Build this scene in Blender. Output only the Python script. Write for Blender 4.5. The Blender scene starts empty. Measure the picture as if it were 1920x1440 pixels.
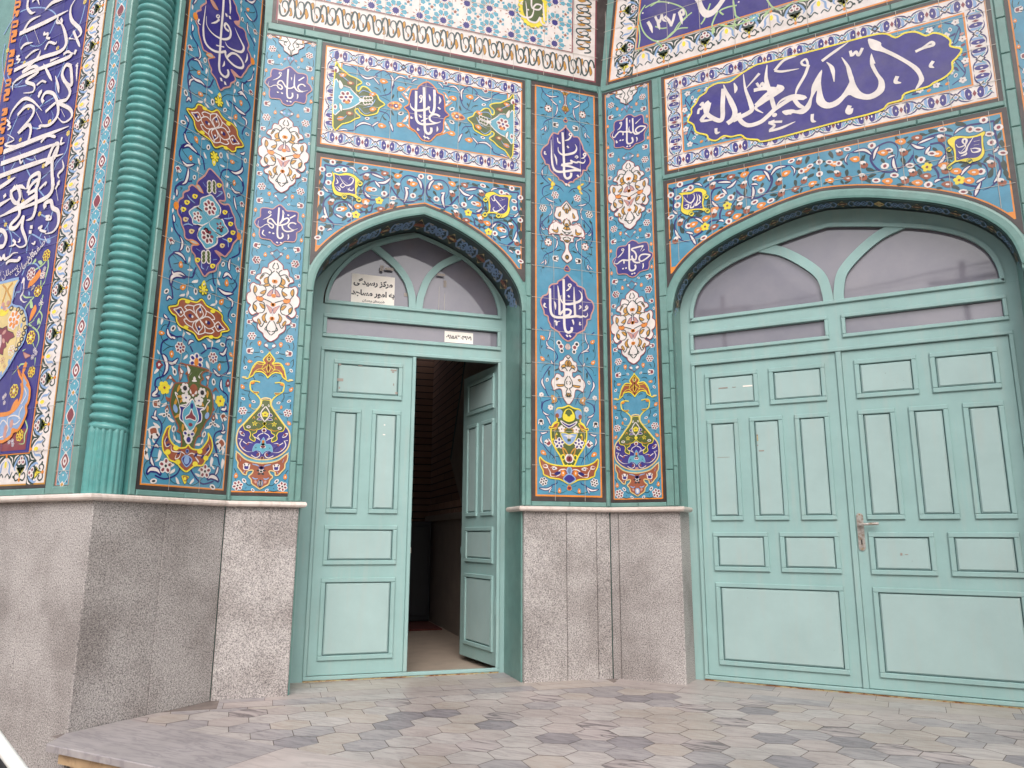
# Tiled corner of a mosque portal: two turquoise doors between painted tile panels.
import bpy, math, random
from mathutils import Vector, Matrix
random.seed(7)
SC = bpy.context.scene
COL = SC.collection
PI = math.pi
rad = math.radians

# ---------------------------------------------------------------- camera model (used to lay traced tile drawings flat on their walls)
FPX, PIT, ROL, TE, EYE = 1407.117, rad(11.5429), rad(.27447), rad(117.6763), 1.08
CT, ST = math.cos(TE), math.sin(TE)
def rot_ray(dx, dy, dz):
    return Vector((dx*ST + dy*CT, -dx*CT + dy*ST, dz))
def ray(x, y):
    u, v = (x-960)/FPX, -(y-720)/FPX
    c, s = math.cos(ROL), math.sin(ROL)
    X, Z = u*c - v*s, u*s + v*c
    c, s = math.cos(PIT), math.sin(PIT)
    return rot_ray(X, c - Z*s, s + Z*c)
EYEP = Vector((0, 0, EYE))
def on_floor(x, y, z=0.0):
    r = ray(x, y)
    return EYEP + r*((z-EYE)/r.z)

class Frame:
    """A wall plane: u runs to the right along the wall, z is up, n points at the viewer."""
    def __init__(s, u, n, off):
        s.u, s.n = Vector(u), Vector(n)
        s.o = s.n*off
        s.off = off
        z = Vector((0, 0, 1))
        s.m = Matrix(((s.u.x, z.x, s.n.x, s.o.x), (s.u.y, z.y, s.n.y, s.o.y), (s.u.z, z.z, s.n.z, s.o.z), (0, 0, 0, 1)))
    def px(s, x, y, d=0.0):
        r = ray(x, y)
        t = (s.off + d - EYEP.dot(s.n))/r.dot(s.n)
        P = EYEP + r*t
        return (P.dot(s.u), P.z)
    def at(s, u, z, d=0.0):
        return s.o + s.u*u + Vector((0, 0, z)) + s.n*d
R2 = 2**-.5
FA = Frame((1, 0, 0), (0, -1, 0), -2.85)
FB = Frame((0, 1, 0), (1, 0, 0), -4.29)
FD = Frame((R2, R2, 0), (R2, -R2, 0), -5.74)
FE = Frame((1, 0, 0), (0, -1, 0), -5.92)

# ---------------------------------------------------------------- materials
def lin(c):
    return tuple(((v/255)/12.92 if v/255 <= .04045 else ((v/255+.055)/1.055)**2.4) for v in c) + (1,)
MATS = {}
def nodes(name):
    m = bpy.data.materials.new(name); m.use_nodes = True
    nt = m.node_tree
    return m, nt, nt.nodes['Principled BSDF']
def nn(nt, t, **kw):
    n = nt.nodes.new(t)
    for k, v in kw.items(): setattr(n, k, v)
    return n
def mixc(nt, fac, a, b, blend='MIX'):
    n = nt.nodes.new('ShaderNodeMix'); n.data_type = 'RGBA'; n.blend_type = blend
    for sock, v in ((n.inputs[0], fac), (n.inputs[6], a), (n.inputs[7], b)):
        if hasattr(v, 'links'): nt.links.new(v, sock)
        elif isinstance(v, (int, float)): sock.default_value = v
        else: sock.default_value = v
    return n.outputs[2]
def noise(nt, scale, detail=3, rough=.6, coord='Object', stretch=None):
    tc = nn(nt, 'ShaderNodeTexCoord')
    n = nn(nt, 'ShaderNodeTexNoise'); n.inputs['Scale'].default_value = scale
    n.inputs['Detail'].default_value = detail; n.inputs['Roughness'].default_value = rough
    src = tc.outputs[coord]
    if stretch:
        mp = nn(nt, 'ShaderNodeMapping'); mp.inputs['Scale'].default_value = stretch
        nt.links.new(src, mp.inputs[0]); src = mp.outputs[0]
    nt.links.new(src, n.inputs['Vector'])
    return n.outputs['Fac']
def ramp(nt, src, stops):
    r = nn(nt, 'ShaderNodeValToRGB')
    el = r.color_ramp.elements
    while len(el) < len(stops): el.new(.5)
    for e, (p, c) in zip(el, stops):
        e.position = p; e.color = c if len(c) == 4 else (*c, 1)
    nt.links.new(src, r.inputs[0])
    return r.outputs[0]
def bump(nt, b, src, strength=.2, dist=.004):
    n = nn(nt, 'ShaderNodeBump'); n.inputs['Strength'].default_value = strength; n.inputs['Distance'].default_value = dist
    nt.links.new(src, n.inputs['Height']); nt.links.new(n.outputs[0], b.inputs['Normal'])
def grey(v): return (v, v, v, 1)

def glaze(name, rgb, var=.16, rough=.3, spec=.35):
    m, nt, b = nodes(name)
    base = lin(rgb)
    n = noise(nt, 9, 4, .65)
    v = ramp(nt, n, [(.3, grey(1-var)), (.7, grey(1+var*.5))])
    dust = ramp(nt, noise(nt, 2.3, 5, .7), [(.45, grey(0)), (.8, grey(.16))])
    c = mixc(nt, 1.0, base, v, 'MULTIPLY')
    c = mixc(nt, dust, c, lin((176, 166, 158)))
    nt.links.new(c, b.inputs['Base Color'])
    b.inputs['Roughness'].default_value = rough
    b.inputs['Specular IOR Level'].default_value = spec
    bump(nt, b, noise(nt, 26, 2, .5), .10, .004)
    return m
PAL = dict(
    t=('turquoise_glaze', (74, 138, 166)), b=('cobalt_glaze', (54, 46, 122)), n=('navy_glaze', (38, 34, 102)),
    w=('white_glaze', (222, 212, 208)), o=('orange_glaze', (218, 132, 48)), y=('yellow_glaze', (228, 208, 60)),
    g=('dark_green_glaze', (38, 58, 54)), G=('olive_glaze', (78, 92, 50)), r=('rust_glaze', (146, 80, 56)),
    m=('maroon_glaze', (128, 58, 68)), d=('umber_glaze', (62, 54, 54)), T=('teal_glaze', (106, 144, 138)),
    p=('pale_blue_glaze', (132, 160, 200)), k=('gold_glaze', (192, 138, 56)), c=('sky_glaze', (92, 158, 178)),
    x=('grout', (178, 170, 160)), q=('deep_green_glaze', (58, 76, 78)), e=('cream_glaze', (214, 190, 130)),
    R=('bright_teal_glaze', (88, 150, 147)), v=('violet_glaze', (84, 78, 140)), K=('charcoal_glaze', (50, 46, 50)),
    l=('lime_glaze', (168, 196, 140)), P=('pink_glaze', (190, 140, 130)))
def mat(key):
    if key not in MATS:
        if key in PAL:
            nm, c = PAL[key]
            MATS[key] = glaze(nm, c)
        else:
            MATS[key] = globals()['mat_'+key]()
    return MATS[key]

# ---------------------------------------------------------------- mesh collecting
class MB:
    def __init__(s): s.v, s.f, s.k, s.sm = [], [], [], []
    def face(s, pts, key, smooth=False):
        i = len(s.v); s.v += [tuple(p) for p in pts]
        s.f.append(tuple(range(i, i+len(pts)))); s.k.append(key); s.sm.append(smooth)
    def grid(s, rows, key, smooth=True, closed=False):
        i = len(s.v); n = len(rows[0])
        for r in rows: s.v += [tuple(p) for p in r]
        for a in range(len(rows)-1):
            for b in range(n if closed else n-1):
                b2 = (b+1) % n
                s.f.append((i+a*n+b, i+a*n+b2, i+(a+1)*n+b2, i+(a+1)*n+b)); s.k.append(key); s.sm.append(smooth)
    def box(s, a, b, key, bev=0.0):
        (x0, y0, z0), (x1, y1, z1) = a, b
        if x0 > x1: x0, x1 = x1, x0
        if y0 > y1: y0, y1 = y1, y0
        if z0 > z1: z0, z1 = z1, z0
        i = len(s.v)
        if bev <= 0:
            s.v += [(x0,y0,z0),(x1,y0,z0),(x1,y1,z0),(x0,y1,z0),(x0,y0,z1),(x1,y0,z1),(x1,y1,z1),(x0,y1,z1)]
            fs = [(0,3,2,1),(4,5,6,7),(0,1,5,4),(1,2,6,5),(2,3,7,6),(3,0,4,7)]
        else:   # bevel the edges of the +z face
            e = bev
            s.v += [(x0,y0,z0),(x1,y0,z0),(x1,y1,z0),(x0,y1,z0),(x0,y0,z1-e),(x1,y0,z1-e),(x1,y1,z1-e),(x0,y1,z1-e),
                    (x0+e,y0+e,z1),(x1-e,y0+e,z1),(x1-e,y1-e,z1),(x0+e,y1-e,z1)]
            fs = [(0,3,2,1),(8,9,10,11),(0,1,5,4),(1,2,6,5),(2,3,7,6),(3,0,4,7),(4,5,9,8),(5,6,10,9),(6,7,11,10),(7,4,8,11)]
        for f in fs:
            s.f.append(tuple(i+j for j in f)); s.k.append(key); s.sm.append(False)
    def build(s, name, parent=None, m=None, org=(0, 0, 0)):
        keys = sorted(set(s.k)); idx = {k: i for i, k in enumerate(keys)}
        me = bpy.data.meshes.new(name)
        me.from_pydata([(p[0]-org[0], p[1]-org[1], p[2]-org[2]) for p in s.v], [], s.f)
        for k in keys: me.materials.append(mat(k))
        me.polygons.foreach_set('material_index', [idx[k] for k in s.k])
        me.polygons.foreach_set('use_smooth', s.sm)
        me.update()
        return link(name, me, parent, (m or Matrix()) @ Matrix.Translation(org))
def link(name, me, parent=None, m=None):
    o = bpy.data.objects.new(name, me); COL.objects.link(o)
    if parent: o.parent = parent
    if m is not None: o.matrix_local = m
    return o
def tag(o, label=None, cat=None, group=None, kind=None):
    if label: o['label'] = label
    if cat: o['category'] = cat
    if group: o['group'] = group
    if kind: o['kind'] = kind
    return o
def thing(name, label, cat, m=None, group=None):
    o = bpy.data.objects.new(name, None); COL.objects.link(o)
    o.empty_display_size = .2
    if m is not None: o.matrix_world = m
    return tag(o, label, cat, group, 'thing')

# ---------------------------------------------------------------- drawing on tiles
def pts_of(t):
    if not isinstance(t, str): return list(t)
    return [tuple(float(a) for a in p.split(',')) for p in t.split()]
def spline(P, closed=False, n=5):
    N = len(P)
    if N < 3 and not closed: return P
    out = []
    rng = range(N) if closed else range(N-1)
    for i in rng:
        if closed: a, b, c, d = P[i-1], P[i], P[(i+1) % N], P[(i+2) % N]
        else: a, b, c, d = P[max(i-1, 0)], P[i], P[i+1], P[min(i+2, N-1)]
        for j in range(n):
            t = j/n
            out.append(tuple(.5*(2*b[k] + (c[k]-a[k])*t + (2*a[k]-5*b[k]+4*c[k]-d[k])*t*t + (3*b[k]-a[k]-3*c[k]+d[k])*t**3) for k in (0, 1)))
    if not closed: out.append(P[-1])
    return out
class Pan:
    """Draws glazed ornament on a wall frame; points are given in photo windows (ox, oy, scale) and laid flat on the wall."""
    LH = .0004
    def __init__(s, fr, off=0.0):
        s.fr, s.off, s.b = fr, off, MB()
        s.win = None; s.mir = None; s.cnt = 0; s.clip = None
    def F(s, ox, oy, sc): s.win = (ox, oy, sc); return s
    def W(s): s.win = None; return s                      # points given directly as wall metres
    def P(s, p):
        if s.win is None: return p
        ox, oy, sc = s.win
        return s.fr.px(ox+p[0]/sc, oy+p[1]/sc, s.off)
    def lay(s, L):
        s.cnt += 1
        return s.off + L*.0007 + (s.cnt % 30)*.00002
    def emit(s, poly, c, L):
        z = s.lay(L)
        s.b.face([(u, v, z) for u, v in poly], c)
        if s.mir is not None:
            s.b.face([(2*s.mir-u, v, z) for u, v in reversed(poly)], c)
    def ribbon(s, P, c, w, L, taper):
        n = len(P); z = s.lay(L)
        L0, R0 = [], []
        for i in range(n):
            a, b = P[max(i-1, 0)], P[min(i+1, n-1)]
            dx, dy = b[0]-a[0], b[1]-a[1]; l = math.hypot(dx, dy) or 1
            t = i/(n-1)
            k = 1.0
            if taper in (1, 3): k = min(k, .15 + 2.2*t)
            if taper in (2, 3): k = min(k, .15 + 2.2*(1-t))
            if taper == 4: k = .35 + .65*math.sin(PI*t)
            if taper == 5: k = .08 + .92*math.sin(PI*t)**.8
            h = w*.5*k
            L0.append((P[i][0]-dy/l*h, P[i][1]+dx/l*h)); R0.append((P[i][0]+dy/l*h, P[i][1]-dx/l*h))
        def put(A, B, flip):
            rows = [[(A[i][0], A[i][1], z+i*2e-6), (B[i][0], B[i][1], z+i*2e-6)] for i in range(n)]
            s.b.grid(rows, c, False)
        put(R0, L0, 0)
        if s.mir is not None:
            M = lambda Q: [(2*s.mir-u, v) for u, v in Q]
            put(M(L0), M(R0), 1)
    def S(s, c, w, t, taper=0, L=4, sm=1, closed=False):
        P = [s.P(p) for p in pts_of(t)]
        if closed: P = P + [P[0]]
        if sm: P = spline(P)
        s.ribbon(P, c, w, L, taper)
    def G(s, c, t, oc=None, ow=.006, sm=1, L=2):
        P = [s.P(p) for p in pts_of(t)]
        if sm: P = spline(P, True, 3)
        s.emit(P, c, L)
        if oc: s.ribbon(P + [P[0], P[1]], oc, ow, L+.5, 0)
    def H(s, c, t, oc=None, ow=.006, L=2, ax=None, sm=1):
        """Outline traced on the left half only; the right half is its mirror image about ax."""
        P = [s.P(p) for p in pts_of(t)]
        if sm: P = spline(P, False, 3)
        ax = s.mir if ax is None else ax
        Q = P + [(2*ax-u, v) for u, v in reversed(P)]
        sv, s.mir = s.mir, None
        s.emit(Q, c, L)
        if oc: s.ribbon(Q + [Q[0], Q[1]], oc, ow, L+.5, 0)
        s.mir = sv
    def raw(s, u, z, kind, r, ang=0.0):
        sv, s.win = s.win, None
        getattr(s, kind)(u, z, r, ang)
        s.win = sv
    def E(s, c, x, y, rx, ry, ang=0.0, L=3, n=10, pt=0):
        u0, v0 = s.P((x, y)); ca, sa = math.cos(ang), math.sin(ang)
        P = []
        for i in range(n):
            a = 2*PI*i/n
            ex, ey = rx*math.cos(a), ry*math.sin(a)
            if pt: ey *= (1-pt*.5*(1+math.cos(a))) if pt > 0 else 1
            P.append((u0+ex*ca-ey*sa, v0+ex*sa+ey*ca))
        s.emit(P, c, L)
    def rel(s, x, y, dx, dy):
        """a wall-space shift from a window point, used inside small motifs"""
        u0, v0 = s.P((x, y)); return (u0+dx, v0+dy)
    def _w(s, fn, *a):
        sv, s.win = s.win, None
        fn(*a); s.win = sv
    def fl(s, x, y, r, ang=0.0, n=6, cp='m', cw='w', cc='g'):
        u, v = s.P((x, y))
        sv, s.win = s.win, None
        for i in range(n):
            a = ang+2*PI*i/n
            s.E(cw, u+.56*r*math.cos(a), v+.56*r*math.sin(a), .47*r, .42*r, a, 4, 8)
        for i in range(n):
            a = ang+2*PI*i/n
            s.E(cp, u+.62*r*math.cos(a), v+.62*r*math.sin(a), .27*r, .20*r, a, 5, 7)
        s.E(cw, u, v, .32*r, .32*r, 0, 5, 8)
        s.E(cc, u, v, .2*r, .2*r, 0, 6, 7)
        s.win = sv
    def tu(s, x, y, r, ang=0.0, cm='m'):
        u, v = s.P((x, y)); ca, sa = math.cos(ang), math.sin(ang)
        sv, s.win = s.win, None
        q = lambda a, b: (u+(a*ca-b*sa)*r, v+(a*sa+b*ca)*r)
        s.G('w', [q(-1,.1), q(-.75,.8), q(.1,.85), q(.6,.95), q(1,.3), q(.85,-.3), q(.6,-.95), q(-.1,-.85), q(-.8,-.7)], L=4)
        s.G(cm, [q(-.75,0), q(-.55,.55), q(.2,.5), q(.05,0), q(.15,-.5), q(-.6,-.5)], L=5)
        for b in (.5, -.5):
            p = q(.52, b*1.05)
            s.E('K', p[0], p[1], .33*r, .17*r, ang+b*.9, 5, 7)
        s.win = sv
    def bo(s, x, y, r, ang=0.0, c='o'):
        u, v = s.P((x, y)); ca, sa = math.cos(ang), math.sin(ang)
        sv, s.win = s.win, None
        q = lambda a, b: (u+(a*ca-b*sa)*r, v+(a*sa+b*ca)*r)
        s.G(c, [q(1.25,0), q(.5,.6), q(-.4,.75), q(-1,.3), q(-1,-.3), q(-.4,-.75), q(.5,-.6)], L=4)
        s.E('w', u, v, .42*r, .26*r, ang, 5, 7)
        s.win = sv
    def bw(s, x, y, r, ang=0.0, c='K'):
        u, v = s.P((x, y))
        sv, s.win = s.win, None
        s.E('w', u, v, r, .66*r, ang, 4, 9); s.E(c, u, v, .55*r, .3*r, ang, 5, 7)
        s.win = sv
    def lf(s, x, y, l, ang=0.0, c='w', w=.3):
        u, v = s.P((x, y)); ca, sa = math.cos(ang), math.sin(ang)
        sv, s.win = s.win, None
        q = lambda a, b: (u+(a*ca-b*sa)*l, v+(a*sa+b*ca)*l)
        s.G(c, [q(-.5,-.04), q(-.1,w*.55), q(.3,w*.6), q(.5,.15), q(.35,-.12), q(0,-.16)], L=3)
        s.win = sv
    def ar(s, t, w, c='n', ci='w'):
        w *= .62
        s.S(c, w, t, 4, 3)
        P = spline([s.P(p) for p in pts_of(t)])
        k = len(P); P = P[k//8: k-k//8]
        s.ribbon(P, ci, w*.5, 4, 5)
    def vn(s, t, w=.007, c='n', taper=0): s.S(c, w, t, taper, 2)
    def rect(s, u0, u1, z0, z1, c, L=0):
        sv = s.mir; s.mir = None
        s.emit([(u0, z0), (u1, z0), (u1, z1), (u0, z1)], c, L); s.mir = sv
    def border(s, u0, u1, z0, z1, seq, L=0):
        """nested frames: seq = [(width, colour), ...], outermost first; last entry fills the field"""
        for w, c in seq:
            s.rect(u0, u1, z0, z1, c, L)
            u0 += w; u1 -= w; z0 += w; z1 -= w; L += .35
        return u0, u1, z0, z1
    def grout(s, u0, u1, z0, z1, us, zs, w=.0035, L=7.5, c='x'):
        sv = s.mir; s.mir = None
        for u in us:
            if u0 < u < u1: s.emit([(u-w/2, z0), (u+w/2, z0), (u+w/2, z1), (u-w/2, z1)], c, L)
        for z in zs:
            if z0 < z < z1: s.emit([(u0, z-w/2), (u1, z-w/2), (u1, z+w/2), (u0, z+w/2)], c, L)
        s.mir = sv
    def new(s): b = s.b; s.b = MB(); return b
# ================================================================ narrow flower strip (beside the small door and beside the big door)
NAVY2 = 'n'
UC, ZC = -.1075, 1.362
def strip_ground():
    a = Pan(FD); a.mir = UC
    a.rect(-.301, .086, 1.362, 5.078, 'd', 0)
    a.rect(-.301, .086, 1.386, 5.055, 'o', .5)
    a.rect(-.301, .086, 1.396, 5.045, 't', 1)
    g = lambda t: a.S('g', .0056, t, 2, 2)
    a.F(440, 50, 9.6)
    a.fl(680, 400, .031, .3); a.tu(650, 637, .026); a.fl(640, 185, .02, .2, 5); a.bo(803, 530, .015, -PI/2)
    a.bo(567, 787, .014, PI/2); a.bw(845, 680, .012, -.9); a.bo(530, 1210, .015, PI/2); a.tu(585, 1385, .026, .1)
    for t in ("690,230 740,290 735,345", "600,450 578,540 600,600", "740,430 795,470 805,500", "700,670 760,680 830,680", "870,645 930,610", "560,830 545,890 520,910", "655,560 670,530 690,515", "520,1100 545,1140 535,1170", "530,1250 560,1300", "600,230 590,290"): g(t)
    a.E('P', 905, 585, .012, .009, .8); a.E('p', 965, 565, .012, .018, 0)
    a.S('m', .004, "1000,525 945,560 985,640 1000,690", 0, 5)
    a.F(440, 200, 9.6)
    a.fl(575, 192, .032, .2); a.tu(510, 395, .021); a.bo(730, 105, .015, PI/2); a.bw(455, 535, .013, PI/2); a.bw(415, 1055, .013, PI/2); a.tu(450, 1205, .021)
    for t in ("630,265 620,320 590,370", "470,60 495,120 520,160", "700,200 740,210", "665,260 690,290", "460,440 450,490", "490,300 470,330", "415,1100 440,1150", "500,1250 550,1310 545,1380", "400,1260 400,1320", "740,20 725,50"): g(t)
    a.E('w', 845, 105, .011, .008, -.5, 4); a.E('p', 895, 120, .010, .012, 0, 3)
    a.S('m', .004, "910,190 850,140 815,95 880,60 925,35", 0, 5)
    a.F(440, 340, 9.6)
    a.fl(487, 92, .032, .2); a.tu(455, 345, .026, .15); a.bo(622, 225, .016, -PI/2); a.bo(375, 515, .015, PI/2); a.bw(668, 380, .012, -.6)
    a.bo(345, 965, .015, PI/2); a.tu(400, 1155, .027, -.2); a.bw(618, 1175, .012, .6); a.bo(550, 1320, .016, PI/2); a.fl(395, 1410, .032)
    for t in ("570,120 620,150 660,130", "400,150 385,220 400,300", "625,290 640,340", "530,370 580,385 640,380", "690,360 740,330", "375,560 360,620 330,640", "330,850 350,900 340,930", "340,1010 370,1070", "470,1135 540,1150 600,1170", "640,1190 680,1240", "330,1200 310,1300 340,1370", "390,1240 420,1300", "470,250 480,220 500,210", "590,50 620,40"): g(t)
    a.E('w', 735, 270, .012, .009, -.6, 4); a.S('m', .004, "810,195 760,200 700,235 760,305 810,370", 0, 5)
    a.E('w', 670, 1300, .012, .009, .6, 4); a.S('m', .004, "765,1222 700,1270 640,1275 690,1340 750,1410", 0, 5)
    a.F(420, 480, 9.6)
    a.fl(590, 75, .032, .2); a.tu(520, 300, .021); a.bw(458, 445, .014, PI/2); a.bw(415, 1015, .014, PI/2); a.tu(465, 1185, .021)
    for t in ("640,150 630,220 590,280", "680,80 750,80", "480,230 490,180", "470,360 455,400", "460,490 430,540", "415,1060 440,1130", "510,1230 560,1290 560,1360", "410,1240 410,1300"): g(t)
    a.F(410, 620, 9.6)
    a.fl(598, 95, .032, .1); a.tu(565, 365, .026, .1); a.bo(735, 225, .018, -PI/2); a.bw(778, 380, .013, -.7); a.bo(562, 555, .015, 0)
    a.bw(480, 665, .016, .9); a.bo(430, 1010, .017, 2.2); a.bw(440, 1225, .016, -.5); a.bw(628, 1277, .015, -.4)
    for t in ("690,120 760,130", "520,150 490,230 510,310", "740,290 735,330", "640,390 700,390 750,385", "470,450 455,560 490,620", "480,470 520,530", "560,270 580,220 620,200", "640,490 700,465 780,490", "720,800 770,800 820,840", "560,1090 480,1080 440,1060", "560,1090 540,1180 590,1250", "410,1140 480,1150", "620,830 650,880 640,940", "400,1280 400,1400", "520,700 560,740", "450,950 480,940 520,945", "600,1080 620,1000"): g(t)
    a.E('w', 860, 265, .014, .010, -.6, 4); a.S('m', .004, "940,180 870,200 815,265 870,310 930,365", 0, 5)
    a.F(400, 740, 9.6)
    a.fl(530, 290, .031, .2); a.bo(475, 475, .016, .9)
    for t in ("500,130 490,200", "610,320 650,325 690,300", "525,380 515,430", "640,80 690,120"): g(t)
    a.F(400, 820, 9.6)
    a.fl(437, 868, .037, .3); a.bw(555, 778, .019, -.9); a.bo(407, 690, .017, PI/2); a.bw(710, 950, .015, -.8)
    for t in ("580,810 630,860 720,848", "490,940 580,965 690,950", "400,740 400,790", "370,560 400,610 405,640", "590,900 580,930"): g(t)
    return a
def cloud(a, win, t):
    a.F(*win); a.H('b', t, 'P', .008, 3, UC)
MEDAL = "915,188 860,215 800,255 785,320 720,300 680,345 668,405 610,420 575,480 640,520 665,575 600,580 545,545 495,570 480,630 490,690 440,720 422,790 440,870 492,915 455,980 480,1050 530,1085 590,1060 630,1065 600,1100 530,1130 545,1190 610,1225 605,1290 640,1350 700,1400 715,1450 760,1500 822,1545"
def medal_inside(a):
    a.F(440, 200, 9.6)
    for t in ("560,600 600,640 600,690 560,730 540,680", "755,690 720,690 655,725 700,752 745,735", "530,915 570,920 602,970 570,1030 535,985", "645,905 710,920 738,985 695,985", "805,470 735,490 722,545 755,582 792,565 782,510", "715,600 800,580 832,612 740,628", "690,1120 770,1062 742,1120 752,1180 775,1230 710,1200", "700,460 730,420 655,470 660,500", "610,1170 640,1160 675,1240 630,1235"):
        a.G('k', t, 'g', .0048, L=4)
    a.G('o', "588,790 650,783 718,825 680,868 608,845", 'm', .003, L=4)
    for x, y in ((888, 548), (880, 788), (866, 935), (852, 1165)): a.E('o', x, y, .014, .015, 0, 5)
    a.G('P', "880,690 830,700 775,770 830,790 860,760", 'n', .0048, L=4); a.G('P', "866,1010 810,960 760,930 790,985 840,1080", 'n', .0048, L=4)
    for t in ("640,600 715,605 760,680 725,760 640,800", "560,600 545,690 600,790", "600,850 540,900 545,980 600,1050", "640,1060 710,1050 742,970 715,890 640,868", "905,375 820,440 795,500 815,590 885,660", "660,470 700,412 760,402 830,440 850,380 800,330", "880,690 890,610", "840,890 720,830", "840,890 866,930", "835,1440 780,1370 770,1290 830,1200", "750,1180 680,1290 640,1240", "835,1380 740,1340 770,1290", "910,240 870,310 905,345"):
        a.S('g', .0068, t, 0, 5)
    a.S('n', .007, "885,640 878,740", 3, 5); a.S('n', .007, "866,980 858,1120", 3, 5)
def strip_medallion(shift=None):
    a = Pan(FD, .004); a.mir = UC
    a.F(440, 200, 9.6); a.H('w', MEDAL, 'm', .0075, 3, UC)
    medal_inside(a)
    if shift:
        a.b.v = [(u, z+shift, o) for u, z, o in a.b.v]
    return a
def strip_top():
    a = Pan(FD, .004); a.mir = UC
    a.F(440, 50, 9.6)
    a.H('w', "1005,205 735,162 800,215 795,275 850,335 885,370 890,430 950,475 1000,522", 'm', .005, 3, UC, 1)
    for t in ("930,190 970,250 1000,320 960,385 1000,425", "800,250 880,260 940,300", "930,340 890,320 910,270 960,270", "1000,520 1000,425"): a.S('g', .0068, t, 0, 5)
    a.G('k', "815,180 845,190 835,235 805,220", 'g', .002, L=4)
    return a
def strip_vase():
    a = Pan(FD, .004); a.mir = UC
    a.F(410, 620, 9.6)
    a.S('y', .008, "745,925 640,905 575,930 570,1040 600,1090 680,1150 745,1230 750,1310 720,1380 640,1415 560,1370", 2, 2)
    a.S('y', .008, "570,825 510,862 420,835", 2, 2); a.E('e', 460, 838, .018, .008, 0, 3)
    a.G('r', "600,1085 660,1100 725,1105 700,1135 640,1125", 'y', .003, L=3)
    a.E('o', 612, 938, .016, .009, .3, 3); a.E('o', 565, 1350, .008, .014, 0, 3)
    a.H('r', "928,385 865,450 805,520 842,590 800,572 700,562 622,640 582,740 548,838 622,800 652,748 760,738 832,782 890,858", 'y', .008, 3, UC)
    for t in ("840,600 760,610 680,600 620,680", "640,745 720,690 800,690 860,640", "925,440 870,500 900,560", "820,600 780,680 850,760", "910,610 930,690 890,760"): a.S('y', .0038, t, 0, 5)
    a.E('e', 915, 522, .01, .012, 0, 5); a.E('G', 915, 522, .005, .007, 0, 6)
    a.F(400, 740, 9.6)
    a.H('b', "940,60 870,80 850,170 790,260 690,370 560,510 470,600 430,700 415,820 440,940 520,1040 640,1120 770,1160 890,1172", 'e', .010, 3, UC)
    a.H('G', "940,95 880,105 862,180 802,265 700,375 570,515 545,560 570,630 640,650 672,710 655,790 740,842 750,785 702,720 770,680 790,635 860,610 920,555", 'y', .005, 4, UC)
    a.S('w', .007, "940,215 870,300 855,370 890,440 928,495", 0, 6)
    for x, y, r in ((943, 355, .021), (747, 520, .021)): a.fl(x, y, r, .3, 5, 'y', 'y', 'm')
    a.E('y', 925, 523, .012, .012, 0, 6)
    a.G('b', "845,325 795,375 862,392", 'w', .003, L=5); a.G('b', "785,452 830,415 880,455", 'w', .003, L=5)
    for t in ("700,440 735,395 745,440", "600,500 630,470", "640,620 740,640 800,600", "800,500 860,540"): a.S('k', .006, t, 4, 6)
    a.bw(635, 580, .016, 0, 'G'); a.bw(890, 195, .010, 1.2, 'G')
    for t in ("520,800 478,880 515,960 600,1022 700,1030", "535,840 600,885 640,860 710,872", "560,745 500,720 480,660 540,690 570,740", "680,1085 760,1132 825,1105 832,1050 780,1015", "455,790 530,810", "900,690 830,720 800,760 840,800", "730,760 800,790 850,830"): a.S('w', .0055, t, 2, 6)
    for x, y in ((620, 890), (520, 690), (545, 960), (800, 1075)): a.E('m', x, y, .012, .007, .8, 6)
    a.H('c', "905,768 862,830 842,885 770,885 722,940 705,1025 770,1000 840,1020 880,1072", 'p', .004, 5, UC)
    a.E('o', 903, 848, .007, .012, 0, 6); a.E('K', 895, 900, .012, .010, 0, 6); a.E('w', 900, 940, .017, .012, 0, 6); a.E('m', 870, 935, .009, .006, -.5, 6.5); a.bw(765, 955, .011, .6)
    a.E('w', 905, 640, .014, .016, 0, 6); a.E('m', 905, 645, .008, .01, 0, 6.5); a.E('P', 885, 1140, .012, .01, 0, 6)
    a.S('c', .02, "418,1030 500,1105 640,1180 880,1200", 0, 3); a.S('e', .006, "405,1010 500,1128 640,1205 880,1228", 0, 3)
    a.F(400, 820, 9.6)
    a.H('r', "880,470 700,440 560,385 428,265 412,380 445,450 440,530 500,610 540,660 592,672 608,615 680,590 718,603 690,655 635,702 680,762 692,832 760,882 845,938", 'e', .008, 4, UC)
    a.tu(597, 525, .026, PI/2, 'b'); a.fl(868, 615, .034, PI/2, 5, 'K'); a.E('b', 875, 548, .016, .012, 0, 6)
    for t in ("480,370 490,430", "700,480 780,500 820,520", "700,720 750,750 800,740", "540,640 570,600", "1,1 2,2"):
        if t[0] != '1': a.S('p', .009, t, 4, 6)
    a.E('p', 850, 830, .018, .026, 0, 6); a.E('w', 850, 830, .009, .016, 0, 6.5); a.E('P', 760, 800, .009, .012, .4, 6)
    return a
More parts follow.
